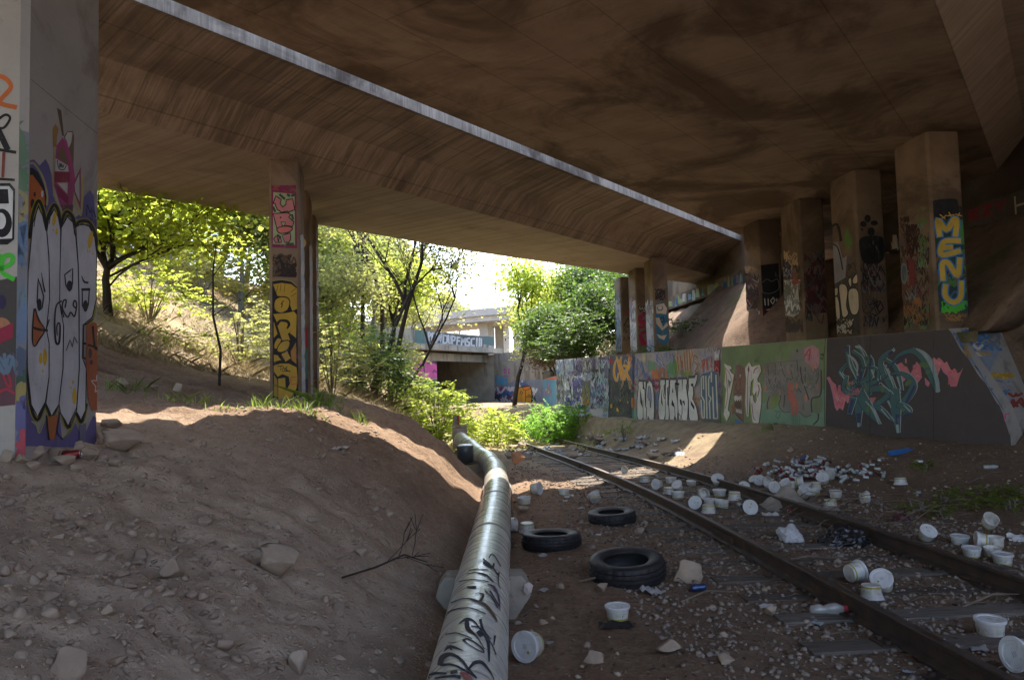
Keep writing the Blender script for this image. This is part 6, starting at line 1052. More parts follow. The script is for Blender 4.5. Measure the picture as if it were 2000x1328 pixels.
# the bright maple-like tree behind the pier
def side_branches(r, b, mb, tips):
    for k, (dx, dy, L) in enumerate(((.9, -.25, 1.9), (.8, .2, 1.9), (1, -.05, 2.1), (.4, -.5, 1.6), (-.7, .2, 1.6), (.9, -.1, 1.7), (.7, .4, 1.6), (1, .1, 2.2), (.9, -.3, 2.0), (.5, .3, 1.5))): grow(r, b + Vector((.02 * k, 0, .7 + .26 * k)), Vector((dx, dy, .55 - .05 * k)), L, .035, 2, mb, tips, .5, .08, 6, 4, True)
tree('broadleaf_tree', 'sunlit yellow-green broadleaf tree with dark stems just right of the painted pier', (-9.9, 18.8, hz(-9.9, 18.8)), 5.6, .13, 11, LF_BRIGHT, BARK, 13000, .14, .36, .6, .2, (.15, -.05), None, .26, 4, extra=side_branches, aspect=.85)
# trunk cluster left of centre
TC = 'dark trunks in the clump left of the old bridge'
tree('slender_tree', 'leftmost dark forked trunk of the clump left of the old bridge', at(705, 30), 11, .115, 21, LF_PALE, BARK, 3600, .17, .55, .36, .6, (-.04, 0), TC, .4)
tree('slender_tree', 'straight dark trunk in the middle of the clump left of the old bridge', at(738, 31), 11.5, .12, 22, LF_PALE, BARK, 3600, .17, .6, .34, .6, (.02, 0), TC, .44)
tree('slender_tree', 'ivy-thick dark trunk, right of the middle one in the clump', at(752, 29), 10, .13, 23, LF_YEL, BARK, 2800, .17, .5, .4, .5, (.03, 0), TC, .42)
def bare_arm(r, b, mb, tips):
    q = [Vector((-4.55, 27.5, 2.2)), Vector((-4.3, 27.6, 3.6)), Vector((-3.6, 27.7, 5.2)), Vector((-2.9, 27.8, 5.9)), Vector((-2.2, 28, 6.0)), Vector((-1.5, 28, 5.7))]; tt = []
    mb.tube(q, [.08, .065, .05, .035, .02, .01], 7)
    for k in (2, 3, 4):
        for e in ((.6, .1, .7), (.5, .3, -.2), (.3, -.4, .5), (.8, -.1, .1)): grow(r, q[k], Vector(e), .9, .022, 3, mb, tt, .5, .1, 4, 4, False)
    tips += tt[::6]
tree('slender_tree', 'leaning dark trunk reaching bare twisted branches across the pale sky', at(768, 27.5), 8.5, .075, 24, LF_PALE, BARK, 2200, .16, .45, .45, .4, (.24, 0), TC, .36, extra=bare_arm)
# tree in front of the old bridge's right abutment
tree('locust_tree', 'thin dark-trunked tree with ragged yellow-green tufts before the old bridge', at(1002, 41), 8.8, .14, 31, LF_LIME, BARK, 6500, .19, .6, .6, .3, (.0, 0), None, .36)
# dark evergreen to the right, its trunk whitewashed
def bank_at(px, Y): q = D(px, 650, Y); return (q.x, q.y, hbank(q.x, q.y) - .1)
tree('evergreen_tree', 'dense dark-green tree with a whitish trunk behind the wall top', bank_at(1128, 35), 7.5, .14, 41, LF_DARK, BARKW, 15000, .14, .5, .6, .0, (0, 0), None, .2)
tree('evergreen_tree', 'dark-green tree left of the white-trunked one, overhanging the wall', bank_at(1098, 38), 6.2, .1, 42, LF_DARK, BARK, 9000, .14, .55, .65, -.05, (-.1, 0), None, .18)
tree('evergreen_tree', 'tall bluish dark tree rising behind the whitish trunk to the deck edge', bank_at(1150, 42), 9.5, .15, 43, LF_DARK, BARK, 15000, .18, .8, .6, .2, (0, 0), None, .24)
tree('yellowing_tree', 'yellowing tree between the thin locust and the dark evergreens', bank_at(1075, 46), 6.8, .14, 44, LF_YEL, BARKP, 6500, .18, .5, .6, .1, (0, 0), None, .26)
tree('yellowing_tree', 'grey-green and yellow tree above the blue wall end', bank_at(1105, 50), 8.5, .16, 45, LF_PALE, BARKP, 6500, .2, .6, .6, .1, (0, 0), None, .28)
tree('lime_bush', 'bright lime bush on the bank right of the locust trunk', bank_at(1062, 42), 3.6, .07, 46, LF_LIME, BARKP, 3500, .15, .32, .7, .05, (0, 0), None, .22, 3, 'bush')
tree('dead_shrub', 'tangled brown dead shrub hanging over the far wall end', bank_at(1085, 34), 3.0, .06, 47, LF_DRY, BARKP, 1500, .1, .3, .8, -.15, (-.3, -.1), None, .22, 4, 'shrub')
tree('dead_shrub', 'second brown dead shrub, lower, spilling beside the blue panel', bank_at(1078, 38.5), 2.6, .06, 48, LF_DRY, BARKP, 1500, .1, .3, .8, -.15, (-.3, -.2), None, .22, 4, 'shrub')
# hillside wood: prototypes, then copies
PR1 = tree('hillside_tree', 'pale-leaved hillside tree behind the lettered column', at(560, 33), 9.5, .15, 51, LF_PALE, BARKP, 6500, .2, .7, .5, .3, (0, 0), 'trees on the left hillside', .24)
PR2 = tree('hillside_tree', 'fresh green hillside tree left of the lettered column', at(470, 31), 9, .14, 52, LF_MID, BARKP, 6500, .19, .65, .5, .35, (.05, 0), 'trees on the left hillside', .24)
PR3 = tree('hillside_tree', 'yellow-green hillside tree right of the lettered column', at(650, 36), 10, .16, 53, LF_BRIGHT, BARK, 6500, .2, .7, .5, .3, (0, 0), 'trees on the left hillside', .24)
r = random.Random(5)
for i, (px, Y, pr, s) in enumerate(((250, 34, 1, 1), (330, 31, 0, .9), (390, 36, 2, 1.1), (430, 40, 0, 1.2), (520, 38, 1, 1.2), (600, 44, 0, 1.2), (640, 34, 0, .8), (680, 41, 1, 1.15), (720, 47, 0, 1.2), (760, 42, 2, 1.0), (790, 52, 0, .9), (300, 40, 2, 1.2), (480, 48, 2, 1.4), (570, 54, 1, 1.5), (660, 56, 0, 1.4), (740, 58, 1, 1.3), (370, 52, 0, 1.5), (210, 36, 0, 1.3), (620, 33, 1, .85), (685, 31, 0, .75), (140, 34, 1, 1.2), (60, 36, 0, 1.2), (800, 66, 1, 1.2), (845, 112, 0, 1.5), (900, 118, 1, 1.4), (760, 100, 2, 1.5))):
    b = at(px, Y); S_ = (PR1, PR2, PR3)[pr]; o = dup(S_, Matrix.Translation(b) @ Matrix.Rotation(r.uniform(0, 6.3), 4, 'Z') @ Matrix.Scale(s * r.uniform(.92, 1.08), 4))
    o['label'] = (('pale-leaved' if pr == 0 else 'fresh green' if pr == 1 else 'yellow-green') + (' tree of the sunlit wood on the left hillside' if Y < 62 else ' tree beyond the viaduct'))
    o['group'] = 'trees on the left hillside' if Y < 62 else 'trees beyond the viaduct'
for i, (x, y, s) in enumerate(((9, 52, 1.1), (6.5, 58, 1.2), (13, 50, 1.1), (4.5, 66, 1.2), (16, 60, 1.3))):
    o = dup((PR2, PR1)[i % 2], Matrix.Translation((x, y, hbank(x, min(y, 45)) - .3)) @ Matrix.Rotation(i * 1.3, 4, 'Z') @ Matrix.Scale(s, 4), ('pale-leaved' if i % 2 else 'fresh green') + ' tree behind the dark evergreens on the right bank', 'trees behind the evergreens')
# bushes built from feathery fronds
def frond_bush(name, label, base, H, W, n, leaf, seed, lsize=.09, pairs=8, cat='bush', group=None, stem=BARKP):
    rng = np.random.default_rng(seed); r = random.Random(seed); o = thing(name, label, cat, base, 0, group); C = []; Dv = []; mb = MB(); b = Vector(base)
    for k in range(max(4, n // 14)):
        a = r.uniform(0, 6.28); e = b + Vector((math.cos(a) * W * .35 * r.random(), math.sin(a) * W * .35 * r.random(), H * r.uniform(.5, .95))); mb.tube([b + Vector((math.cos(a) * .05, math.sin(a) * .05, -.1)), b.lerp(e, .5) + Vector((r.gauss(0, .05), r.gauss(0, .05), .05)), e], [.018, .012, .005], 4, cap=False)
    for i in range(n):
        a = r.uniform(0, 6.28); q = r.random() ** .6; s = b + Vector((math.cos(a) * W * .5 * q, math.sin(a) * W * .5 * q, H * (r.uniform(.15, 1) * (1 - .55 * q * q)))); d = Vector((math.cos(a) * .8 + r.gauss(0, .3), math.sin(a) * .8 + r.gauss(0, .3), r.uniform(.1, 1.0))).normalized(); L = lsize * pairs * .6 * r.uniform(.7, 1.2); pp = Vector((-d.y, d.x, 0)).normalized(); q_ = s.copy(); dd = d.copy()
        for j in range(pairs):
            dd = (dd + Vector((0, 0, -.09))).normalized(); q_ = q_ + dd * (L / pairs)
            for sg in (-1, 1): C.append(tuple(q_)); Dv.append(tuple((pp * sg + dd * .5 + Vector((0, 0, -.15)))))
    mb.build('stems', stem, o); V, Fa = leaf_arrays(C, lsize, rng, .5, .3, Dv); np_mesh('foliage', V, Fa, leaf, o); return o
def gx(px, Y, dz=0): q = D(px, 800, Y); return (q.x, q.y, hz(q.x, q.y) + dz)
frond_bush('sumac_bush', 'tall bright lime bush of feathery fronds left of the pipe end', gx(852, 24.2), 2.1, 2.2, 380, LF_LIME, 61, .12)
frond_bush('sumac_bush', 'lower lime bush in front of the dark bridge opening', gx(968, 27), 1.25, 1.5, 180, LF_LIME, 62, .115)
frond_bush('sumac_bush', 'small lime sprig behind the marker post', gx(912, 26), 1.1, 1.2, 90, LF_LIME, 63, .11)
frond_bush('feathery_bush', 'wide soft mid-green bush swallowing the end of the track', gx(1075, 28.0), 1.3, 2.0, 480, LF_GREEN, 64, .075, 12)
frond_bush('feathery_bush', 'smaller green bush against the far wall beside the wide one', gx(1128, 27.5), .7, 1.0, 120, LF_GREEN, 65, .07, 10)
for i, (px, Y, lf, h, w_, lab) in enumerate(((1100, 32, LF_DARK, 2.2, 2.2, 'dark-green shrub at the left of the wall top thicket'), (1128, 32.5, LF_DARK, 2.6, 2.2, 'dark-green shrub drooping over the wall top below the whitish trunk'), (1060, 44, LF_PALE, 2.6, 3.2, 'pale shrub behind the dead brown ones'))): frond_bush('thicket_shrub', lab, bank_at(px, Y), h, w_, 300, lf, 400 + i, .12, 7)
frond_bush('ivy_shrub', 'dark green bush at the foot of the dark trunks', gx(733, 24), 2.2, 1.8, 260, LF_DARK, 66, .11)
frond_bush('ivy_shrub', 'bushy mid-green shrub right of the dark bush', gx(765, 25), 1.8, 1.7, 220, LF_MID, 67, .1)
frond_bush('brier_shrub', 'thin pale brier shrub on the straw slope right of the column', gx(650, 20.5), 2.6, 1.8, 130, LF_PALE, 68, .09)
frond_bush('brier_shrub', 'pale brier shrub on the slope below the maple', gx(470, 20.5), 1.7, 2.6, 190, LF_PALE, 69, .09)
frond_bush('brier_shrub', 'green brier shrub under the bright tree crown', gx(290, 20.8), 1.6, 2.6, 220, LF_BRIGHT, 70, .1)
frond_bush('brier_shrub', 'brownish brier shrub behind the lettered column', gx(560, 23), 2.2, 2.6, 200, LF_PALE, 71, .1)
frond_bush('brier_shrub', 'pale shrub tucked behind the trunk clump', gx(690, 23), 1.7, 1.6, 110, LF_PALE, 72, .09)
frond_bush('seedling_bush', 'small spreading green bush alone at the wall foot beside the track', tuple(GT(1222, 858)), .55, 1.25, 34, LF_MID, 73, .055, 9)
frond_bush('bank_weeds', 'green weed patch high on the bank under the far deck', (6.5, 29.5, hbank(6.5, 29.5)), .7, 3.0, 200, LF_DARK, 74, .07, 6, 'weeds')
frond_bush('bank_weeds', 'weed patch on the bank just above the wall top', (5.2, 27.0, hbank(5.2, 27) - .02), .5, 2.2, 130, LF_DARK, 75, .06, 6, 'weeds')
for i, (px, py, w_, n) in enumerate(((1795, 1000, .55, 26), (1850, 985, .3, 14), (1925, 978, .9, 60), (1975, 995, .9, 60), (1990, 970, .6, 34), (1845, 1012, .3, 14), (1805, 918, .25, 14))):
    frond_bush('nettle_patch', ('low green weed patch ' + ('left end of the strip beyond the right rail', 'tiny clump beside the weed strip beyond the right rail', 'main clump of the weed strip at the right edge', 'densest clump of weeds against the right frame edge', 'rear clump of the weed strip at the right edge', 'small clump in front of the weed strip', 'lone sprout on the dark slope above the tubs')[i]), tuple(GT(px, py)), .16, w_, n, LF_MID, 80 + i, .05, 5, 'weeds')
rb_ = random.Random(19)
for i in range(14):      # undergrowth of the hillside wood
    Y = rb_.uniform(28, 44); px = rb_.uniform(205, 790); b = at(px, Y)
    frond_bush('undergrowth_bush', 'leafy undergrowth bush among the trunks of the hillside wood', b, rb_.uniform(1.4, 2.8), rb_.uniform(2.2, 3.6), 150, (LF_PALE, LF_MID, LF_BRIGHT, LF_YEL)[i % 4], 300 + i, .17, 6, 'bush', 'undergrowth of the hillside wood')
# sapling on the left slope
sp = GT(428, 752); o = thing('sapling', 'bare thin sapling leaning on the straw slope left of the column', 'sapling', sp); mb = MB(); tt = []; q = sp
mb.tube([q + Vector((0, 0, -.1)), q + Vector((.03, 0, .7)), q + Vector((-.12, 0, 1.4)), q + Vector((-.12, 0, 2.3)), q + Vector((-.05, 0, 2.9))], [.03, .026, .022, .016, .008], 6); rr = random.Random(3)
for z, e in ((1.4, (.9, .2, .8)), (1.6, (-.8, .2, .3)), (2.2, (.6, 0, .9)), (2.6, (-.5, .2, .8)), (1.0, (-.9, .1, -.1))): grow(rr, q + Vector((-.12, 0, z)), Vector(e), .7, .012, 3, mb, tt, .4, .2, 4, 4, False)
mb.build('stem', BARK, o); rg = np.random.default_rng(4); T_ = np.array([tuple(k[0]) for k in tt]); V, Fa = leaf_arrays(T_[rg.integers(0, len(T_), 260)] + rg.normal(size=(260, 3)) * .12, .1, rg); np_mesh('foliage', V, Fa, LF_BRIGHT, o)
# grasses
def blades(P_, h, w_, rng, lean=.35):
    P_ = np.asarray(P_, dtype=np.float64); n = len(P_); a = rng.random(n) * 6.283; d = np.stack([np.cos(a), np.sin(a), np.zeros(n)], 1); L = (rng.normal(size=(n, 3)) * lean); L[:, 2] = 1; hh = (h * (.5 + rng.random(n)))[:, None]
    m_ = P_ + L * hh * .5; tip = P_ + L * hh * np.array([1.5, 1.5, .92]); ww = (w_ * (.6 + .8 * rng.random(n)))[:, None]
    V = np.stack([P_ - d * ww, P_ + d * ww, m_ + d * ww * .7, tip, m_ - d * ww * .7], 1).reshape(-1, 3); return V, np.arange(5 * n).reshape(n, 5)
rng = np.random.default_rng(9); pts = []
while len(pts) < 22000:
    Y = 15.5 + 22 * rng.random() ** 1.3; px = rng.uniform(150, 900); x = (px - 1000) / 1500 * Y; n_ = -.809 * x + .588 * Y
    if n_ > 15.6 and x < xp(Y) - .7 and noise.noise(Vector((x * .7, Y * .7, 4))) > -.28: pts.append((x, Y, hz(x, Y) - .02))
V, Fa = blades(pts, .21, .0055, rng, .6); np_mesh('dry_grass', V, Fa, GRASS_D, kind='stuff')
pts = []
while len(pts) < 5200:
    Y = rng.uniform(22.5, 34); x = rng.uniform(-2.6, 2.6)
    if wall_dist(x, Y) > .3 and (abs(x - xc(Y)) > .6 or Y > 27): pts.append((x, Y, hz(x, Y) - .01))
V, Fa = leaf_arrays(pts + [(a, b, c_ + .12) for a, b, c_ in pts[:1200]], .07, rng, .6, .8); np_mesh('ground_cover', V, Fa, LF_PALE, kind='stuff')
for i, (px, py, n, h, w_, lab) in enumerate(((622, 792, 120, .28, .25, 'tallest green grass tuft at the right foot of the lettered column'), (590, 800, 60, .15, .25, 'low green tuft in front of the lettered column'), (515, 796, 60, .16, .25, 'green tuft left of the lettered column foot'), (660, 800, 30, .13, .2, 'small tuft right of the column on the mound crest'), (345, 785, 60, .16, .3, 'greyish tuft on the terrace between pier and column'), (395, 790, 50, .14, .25, 'second greyish tuft nearer the column on the terrace'), (245, 765, 70, .2, .5, 'dark tuft beside the pale stone behind the pier'), (705, 826, 24, .2, .08, 'lone green sprig on the mound crest'), (450, 798, 30, .08, .3, 'short tuft in the sunlit edge of the terrace'), (1498, 838, 50, .12, .3, 'moss-green tuft at the foot of the green wall panel'))):
    q = GT(px, py); ps = [(q.x + rng.normal() * w_ * .5, q.y + rng.normal() * w_ * .5) for _ in range(n)]; o = tag(None or np_mesh('grass_tuft', *blades([(a, b, hz(a, b) - .01) for a, b in ps], h, .007, rng, .45), GRASS_G if i not in (4, 5) else LF_PALE), lab, 'grass tuft')
# ------------------------------------------------------------------ stones, rubble and litter
def ico(sub):
    b = bmesh.new(); bmesh.ops.create_icosphere(b, subdivisions=sub, radius=1); b.verts.ensure_lookup_table(); V = np.array([tuple(v.co) for v in b.verts]); Fa = np.array([[v.index for v in f.verts] for f in b.faces]); b.free(); return V, Fa
def rock_shape(sub, seed, rough=.28):
    V, Fa = ico(sub); r = random.Random(seed); out = []
    cuts = [(Vector((r.gauss(0, 1), r.gauss(0, 1), r.gauss(0, 1))).normalized(), r.uniform(.35, .75)) for _ in range(11)]
    for v in V:
        p = Vector(v); p *= 1 + rough * noise.noise(p * 1.3 + Vector((seed, 0, 0))) + rough * .3 * noise.noise(p * 3.5 + Vector((seed, 3, 0)))
        for n_, d_ in cuts:
            k = p.dot(n_) - d_
            if k > 0: p -= n_ * k * .96
        out.append(tuple(p))
    return np.array(out), Fa
STONE = mat('stone', (.34, .268, .2), (.24, .185, .138), scale=7, rough=.92, bump=.6, bscale=35, spots=[((.40, .33, .26), 4, .56, .72, .5, (1, 1, 1)), ((.10, .08, .065), 6, .58, .74, .6, (1, 1, 1))])
BALL = mat('ballast_stone', (.27, .225, .185), (.16, .128, .104), scale=9, rough=.9, bump=.4, bscale=50, spots=[((.22, .2, .175), 5, .6, .72, .6, (1, 1, 1))])
ROCKMATS = {'brown': STONE, 'orange': mat('orange_stone', (.33, .17, .09), (.24, .12, .065), scale=6, rough=.92, bump=.6, bscale=35)}
def scatter(name, pts, sizes, sub, matl, seed, flat=.65, sink=.35):
    rng = np.random.default_rng(seed); T_ = [rock_shape(sub, 100 + i) for i in range(8)]; Vs = []; Fs = []; off = 0; pts = np.asarray(pts); sizes = np.asarray(sizes); which = rng.integers(0, 8, len(pts))
    for k in range(8):
        P_ = pts[which == k]; S_ = sizes[which == k]; n = len(P_)
        if not n: continue
        V, Fa = T_[k]; a = rng.random(n) * 6.283; sc = S_[:, None] * np.stack([rng.uniform(.7, 1.25, n), rng.uniform(.6, 1, n), rng.uniform(flat * .7, flat * 1.25, n)], 1)
        tx = rng.normal(size=n) * .35; W_ = V[None] * sc[:, None, :]
        y = W_[..., 1] * np.cos(tx)[:, None] - W_[..., 2] * np.sin(tx)[:, None]; z = W_[..., 1] * np.sin(tx)[:, None] + W_[..., 2] * np.cos(tx)[:, None]; x = W_[..., 0]
        X = x * np.cos(a)[:, None] - y * np.sin(a)[:, None]; Y_ = x * np.sin(a)[:, None] + y * np.cos(a)[:, None]
        G_ = np.stack([X, Y_, z], -1) + P_[:, None, :] + np.array([0, 0, 1])[None, None] * (S_ * flat * (1 - 2 * sink))[:, None, None]
        Vs.append(G_.reshape(-1, 3)); m_ = len(V); Fs.append((Fa[None] + (off + np.arange(n) * m_)[:, None, None]).reshape(-1, 3)); off += n * m_
    return np_mesh(name, np.concatenate(Vs), np.concatenate(Fs), matl, kind='stuff')
rng = np.random.default_rng(12)
pts = []; sz = []
while len(pts) < 15000:      # cinder and ballast around the track
    Y = 2.4 + 15 * rng.random() ** 1.7; x = xc(Y) + rng.uniform(-2.3, 2.6)
    if x < xp(Y) + .25: continue
    pts.append((x, Y, hz(x, Y))); sz.append(.012 + .03 * rng.random() ** 2.2)
scatter('ballast', pts, sz, 1, BALL, 1)
pts = []; sz = []
while len(pts) < 7000:      # gravel of the left slope
    Y = 1.7 + 9 * rng.random() ** 1.6; x = xp(Y) - .2 - 4.6 * rng.random() ** .8
    if x < -.72 * Y - .3: continue
    if x < -3.3 and Y > 5.3: continue
    f = noise.noise(Vector((x * .7, Y * .7, 31)))
    if Y > 5 and rng.random() < .45 + .5 * (x > -1.2): continue
    if rng.random() < .35 - .6 * f: continue
    pts.append((x, Y, hz(x, Y))); sz.append(.004 + .055 * rng.random() ** 6.5)
scatter('gravel', pts, sz, 2, STONE, 2, .55, .45)
pts = []; sz = []
while len(pts) < 2600:      # small stones over the rest of the ground
    Y = 3 + 17 * rng.random(); x = rng.uniform(-.05, 9)
    if x < xp(Y) + .2 or wall_dist(x, Y) < .15 or (x > 8.3 and Y > 13.5): continue
    pts.append((x, Y, hz(x, Y))); sz.append(.01 + .05 * rng.random() ** 3)
scatter('small_stones', pts, sz, 1, STONE, 3)
pts = []; sz = []
while len(pts) < 16000:     # grit and crumbs of soil close to the camera
    Y = 1.7 + 6 * rng.random() ** 1.5; x = xp(Y) - .2 - 4.4 * rng.random()
    if x < -.72 * Y - .3 or (x < -3.3 and Y > 5.3): continue
    pts.append((x, Y, hz(x, Y))); sz.append(.0035 + .011 * rng.random() ** 2.5)
scatter('soil_crumbs', pts, sz, 1, mat('soil_crumb', (.40, .30, .215), (.27, .195, .138), scale=9, rough=.95, bump=.3), 6, .7, .3)
# dead leaves and chips of bark
pts = []
while len(pts) < 9000:
    Y = 2.5 + 14 * rng.random() ** 1.4; x = xc(Y) + rng.normal() * 2.0
    if x < xp(Y) + .2 or wall_dist(x, Y) < .2: continue
    pts.append((x, Y, hz(x, Y) + .006))
V, Fa = leaf_arrays(pts, .045, rng, .55, .12); np_mesh('leaf_litter', V, Fa, mat('dead_leaf', (.13, .085, .05), (.07, .048, .032), scale=30, rough=.9, bump=0), kind='stuff')
mb = MB(); r = random.Random(8)
for i in range(420):
    Y = 2.6 + 12 * r.random() ** 1.3; x = xc(Y) + r.gauss(0, 1.6)
    if x < xp(Y) + .3 or wall_dist(x, Y) < .3: continue
    a = r.uniform(0, 6.28); L = r.uniform(.06, .3); z = hz(x, Y); q = Vector((math.cos(a), math.sin(a), 0)) * L
    mb.tube([Vector((x, Y, z + .012)), Vector((x, Y, z + .02)) + q * .5 + Vector((r.gauss(0, .01), r.gauss(0, .01), .01)), Vector((x, Y, hz(x + q.x, Y + q.y) + .012)) + q], [.004, .004, .002], 4)
o = mb.build('twig_litter', mat('dry_twig', (.17, .125, .09), (.10, .075, .055), scale=8, rough=.9, bump=.2)); o['kind'] = 'stuff'
# single rocks
ROCKS = [rock_shape(3, 40 + i, .42) for i in range(6)]; RMESH = {}
def rock(px, py, wpx, hpx, label, cat='rock', kind='brown', flat=None, group=None, seed=0, dz=0, name='rock'):
    q = GT(px, py); Y = q.y; w_ = wpx / 1500 * Y * .5; h_ = hpx / 1500 * Y; V, Fa = ROCKS[seed % 6]; k = (seed % 6, kind)
    if k not in RMESH:
        ex = np.abs(V).max(0); o = np_mesh(name, V / ex, Fa, ROCKMATS[kind]); RMESH[k] = o.data; bpy.data.objects.remove(o)
    o = bpy.data.objects.new(name, RMESH[k]); COL.objects.link(o); r = random.Random(seed)
    o.matrix_basis = Matrix.Translation((q.x, q.y + w_ * .6, q.z + h_ * .42 + dz)) @ Matrix.Rotation(r.uniform(-.4, .4), 4, 'Z') @ Matrix.Diagonal((w_, w_ * .75, h_ * .6, 1)); return tag(o, label, cat, group)
RL_ = [(228, 882, 84, 46, 'large squared pale boulder beside the foot of the painted pier'), (202, 838, 52, 22, 'flat slab stone balanced behind the squared boulder'), (177, 862, 22, 36, 'upright tawny stone wedged against the pier foot'),
 (68, 898, 34, 26, 'rounded stone under the left corner of the pier face'), (98, 900, 44, 26, 'low stone in front of the pier, left of the red can'), (120, 912, 48, 22, 'broad stone below the red can at the pier foot'), (165, 900, 42, 24, 'stone between the red can and the squared boulder'), (192, 905, 28, 20, 'small stone under the left edge of the squared boulder'), (32, 906, 34, 20, 'small stone near the left frame edge at the pier foot'), (150, 884, 26, 22, 'small stone touching the painted pier face'), (8, 900, 30, 22, 'brown stone cut by the left frame edge at the pier foot'), (60, 920, 30, 18, 'lower brown stone of the pile at the pier foot'), (145, 922, 26, 16, 'lowest stone of the pile, below the red can'), (215, 912, 34, 18, 'stone in front of the squared boulder'), (255, 900, 30, 20, 'stone against the right end of the squared boulder'),
 (234, 762, 26, 24, 'pale stone on the shaded slope behind the pier'), (345, 765, 24, 18, 'grey angular stone on the shaded slope left of the column'), (300, 762, 20, 10, 'flat dark stone on the shaded terrace'),
 (540, 1128, 84, 62, 'biggest buff boulder sunk in the middle of the gravel slope'), (510, 1080, 60, 26, 'buff stone just above the biggest boulder on the slope'), (325, 1135, 52, 42, 'rounded brown stone left of the biggest boulder'), (268, 1105, 34, 30, 'brown stone upper left on the gravel slope'), (120, 1325, 74, 56, 'large smooth stone at the bottom left frame edge'), (580, 1325, 44, 50, 'upright stone at the bottom edge left of the pipe'), (395, 1030, 28, 20, 'stone on the upper gravel slope below the crest'), (430, 1275, 44, 24, 'low stone near the bottom middle of the gravel slope'), (205, 1205, 34, 22, 'pale stone on the left gravel slope above the smooth one'), (95, 1135, 26, 20, 'stone at the far left of the gravel slope'), (660, 1200, 36, 24, 'stone on the slope toward the pipe'), (705, 1090, 28, 18, 'small stone in the hollow beside the dead branch'), (610, 1025, 26, 16, 'small stone midway down the mound'), (475, 1010, 22, 14, 'pebbly stone under the mound crest'), (350, 985, 24, 14, 'stone near the squared boulder on the crest'), (760, 1010, 22, 14, 'stone on the mound flank facing the pipe'),
 (1345, 1138, 56, 42, 'angular buff rock right of the nearest tyre'), (1178, 1158, 26, 18, 'small pale rock at the front foot of the nearest tyre'), (1022, 1000, 22, 12, 'pale stone beside the pipe below the far support'), (1250, 1045, 22, 16, 'pale stone between two tyres'), (1310, 1280, 60, 26, 'stone at the bottom edge right of the printed tub'), (1420, 1300, 36, 18, 'grey ballast rock in the bottom foreground'), (1160, 1295, 40, 22, 'dull stone in the bottom foreground left of the ballast rock'), (1510, 1205, 26, 20, 'stone by a sleeper end near the crushed bottle'),
 (1925, 700, 40, 22, 'stone on the dark bank right of the apron'), (1975, 868, 46, 34, 'round stone at the dark toe of the bank, right frame edge'), (1545, 885, 18, 12, 'stone on the soil bank below the dark panel')]
for i, (px, py, w_, h_, lab) in enumerate(RL_): rock(px, py, w_, h_, lab, seed=i, group='loose rocks on the ground')
rock(1012, 938, 34, 24, 'orange-brown broken brick lying on the far pipe support', 'brick', 'orange', seed=3, dz=.28, name='brick')
rb = random.Random(77)
for i in range(26): rock(rb.uniform(985, 1330), rb.uniform(858, 898), rb.uniform(14, 34), rb.uniform(7, 14), 'pale lump of broken concrete in the rubble beside the far track', 'rubble', seed=i, group='rubble beside the far track', name='concrete_lump')
# litter: scraps of paper and plastic
SCR = [mat('white_scrap', (.55, .54, .52), (.4, .38, .36), rough=.7, bump=.1, coord='obj'), mat('grey_scrap', (.34, .34, .33), (.25, .24, .23), rough=.7, bump=.1, coord='obj'), mat('bluish_scrap', (.35, .42, .45), (.28, .33, .38), rough=.5, bump=.1, coord='obj')]
def crumple(seed, n=7, amp=.25):
    r = random.Random(seed); V = [(i / (n - 1) - .5 + r.gauss(0, .03), j / (n - 1) - .5 + r.gauss(0, .03), amp * abs(noise.noise(Vector((i * .55, j * .55, seed)))) + amp * .5 * noise.noise(Vector((i * 1.3, j * 1.3, seed + 3)))) for i in range(n) for j in range(n)]
    return np.array(V), np.array([[i * n + j, (i + 1) * n + j, (i + 1) * n + j + 1, i * n + j + 1] for i in range(n - 1) for j in range(n - 1)])
SCM = []
for i in range(6): V, Fa = crumple(i, 7, .35); o = np_mesh('paper_scrap', V, Fa, SCR[i % 3]); SCM.append(o.data); bpy.data.objects.remove(o)
def scrap(q, s, seed, label, group, fl=1):
    o = bpy.data.objects.new('paper_scrap', SCM[seed % 6]); COL.objects.link(o); r = random.Random(seed); o.matrix_basis = Matrix.Translation(q + Vector((0, 0, .012))) @ Matrix.Rotation(r.uniform(0, 6.3), 4, 'Z') @ Matrix.Rotation(r.gauss(0, .25), 4, 'X') @ Matrix.Diagonal((s, s * r.uniform(.5, 1), s * fl, 1)); return tag(o, label, 'litter', group)
rs = random.Random(31)
for i in range(85):
    px = rs.choice((rs.gauss(1130, 70), rs.uniform(985, 1330))); q = GT(px, rs.uniform(848, 893))
    if wall_dist(q.x, q.y) > .3: scrap(q, rs.uniform(.10, .34), i, ('white' if i % 3 == 0 else 'grey' if i % 3 == 1 else 'bluish') + ' scrap in the litter strewn beside the far track', 'litter beside the far track')
for i in range(26):
    px, py = rs.uniform(1010, 1990), rs.uniform(935, 1320); q = GT(px, py); scrap(q, rs.uniform(.04, .12), i, ('white' if i % 3 == 0 else 'grey' if i % 3 == 1 else 'bluish') + ' paper scrap among the ballast', 'scraps among the ballast', .5)
for i, (px, py, s, lab) in enumerate(((1272, 1158, .22, 'crumpled whitish plastic at the right foot of the nearest tyre'), (1110, 972, .2, 'dark-edged wrapper under the open tub'), (1860, 845, .14, 'pale scrap on the soil below the dark panel'), (665, 878, .16, 'white scrap on the shaded mound near the pipe'), (1505, 1008, .2, 'pale strip of card between the rails'), (1990, 1055, .22, 'white sheet of card behind the heap of tubs at the right edge'))): scrap(GT(px, py), s, i * 3, lab, None, .8)
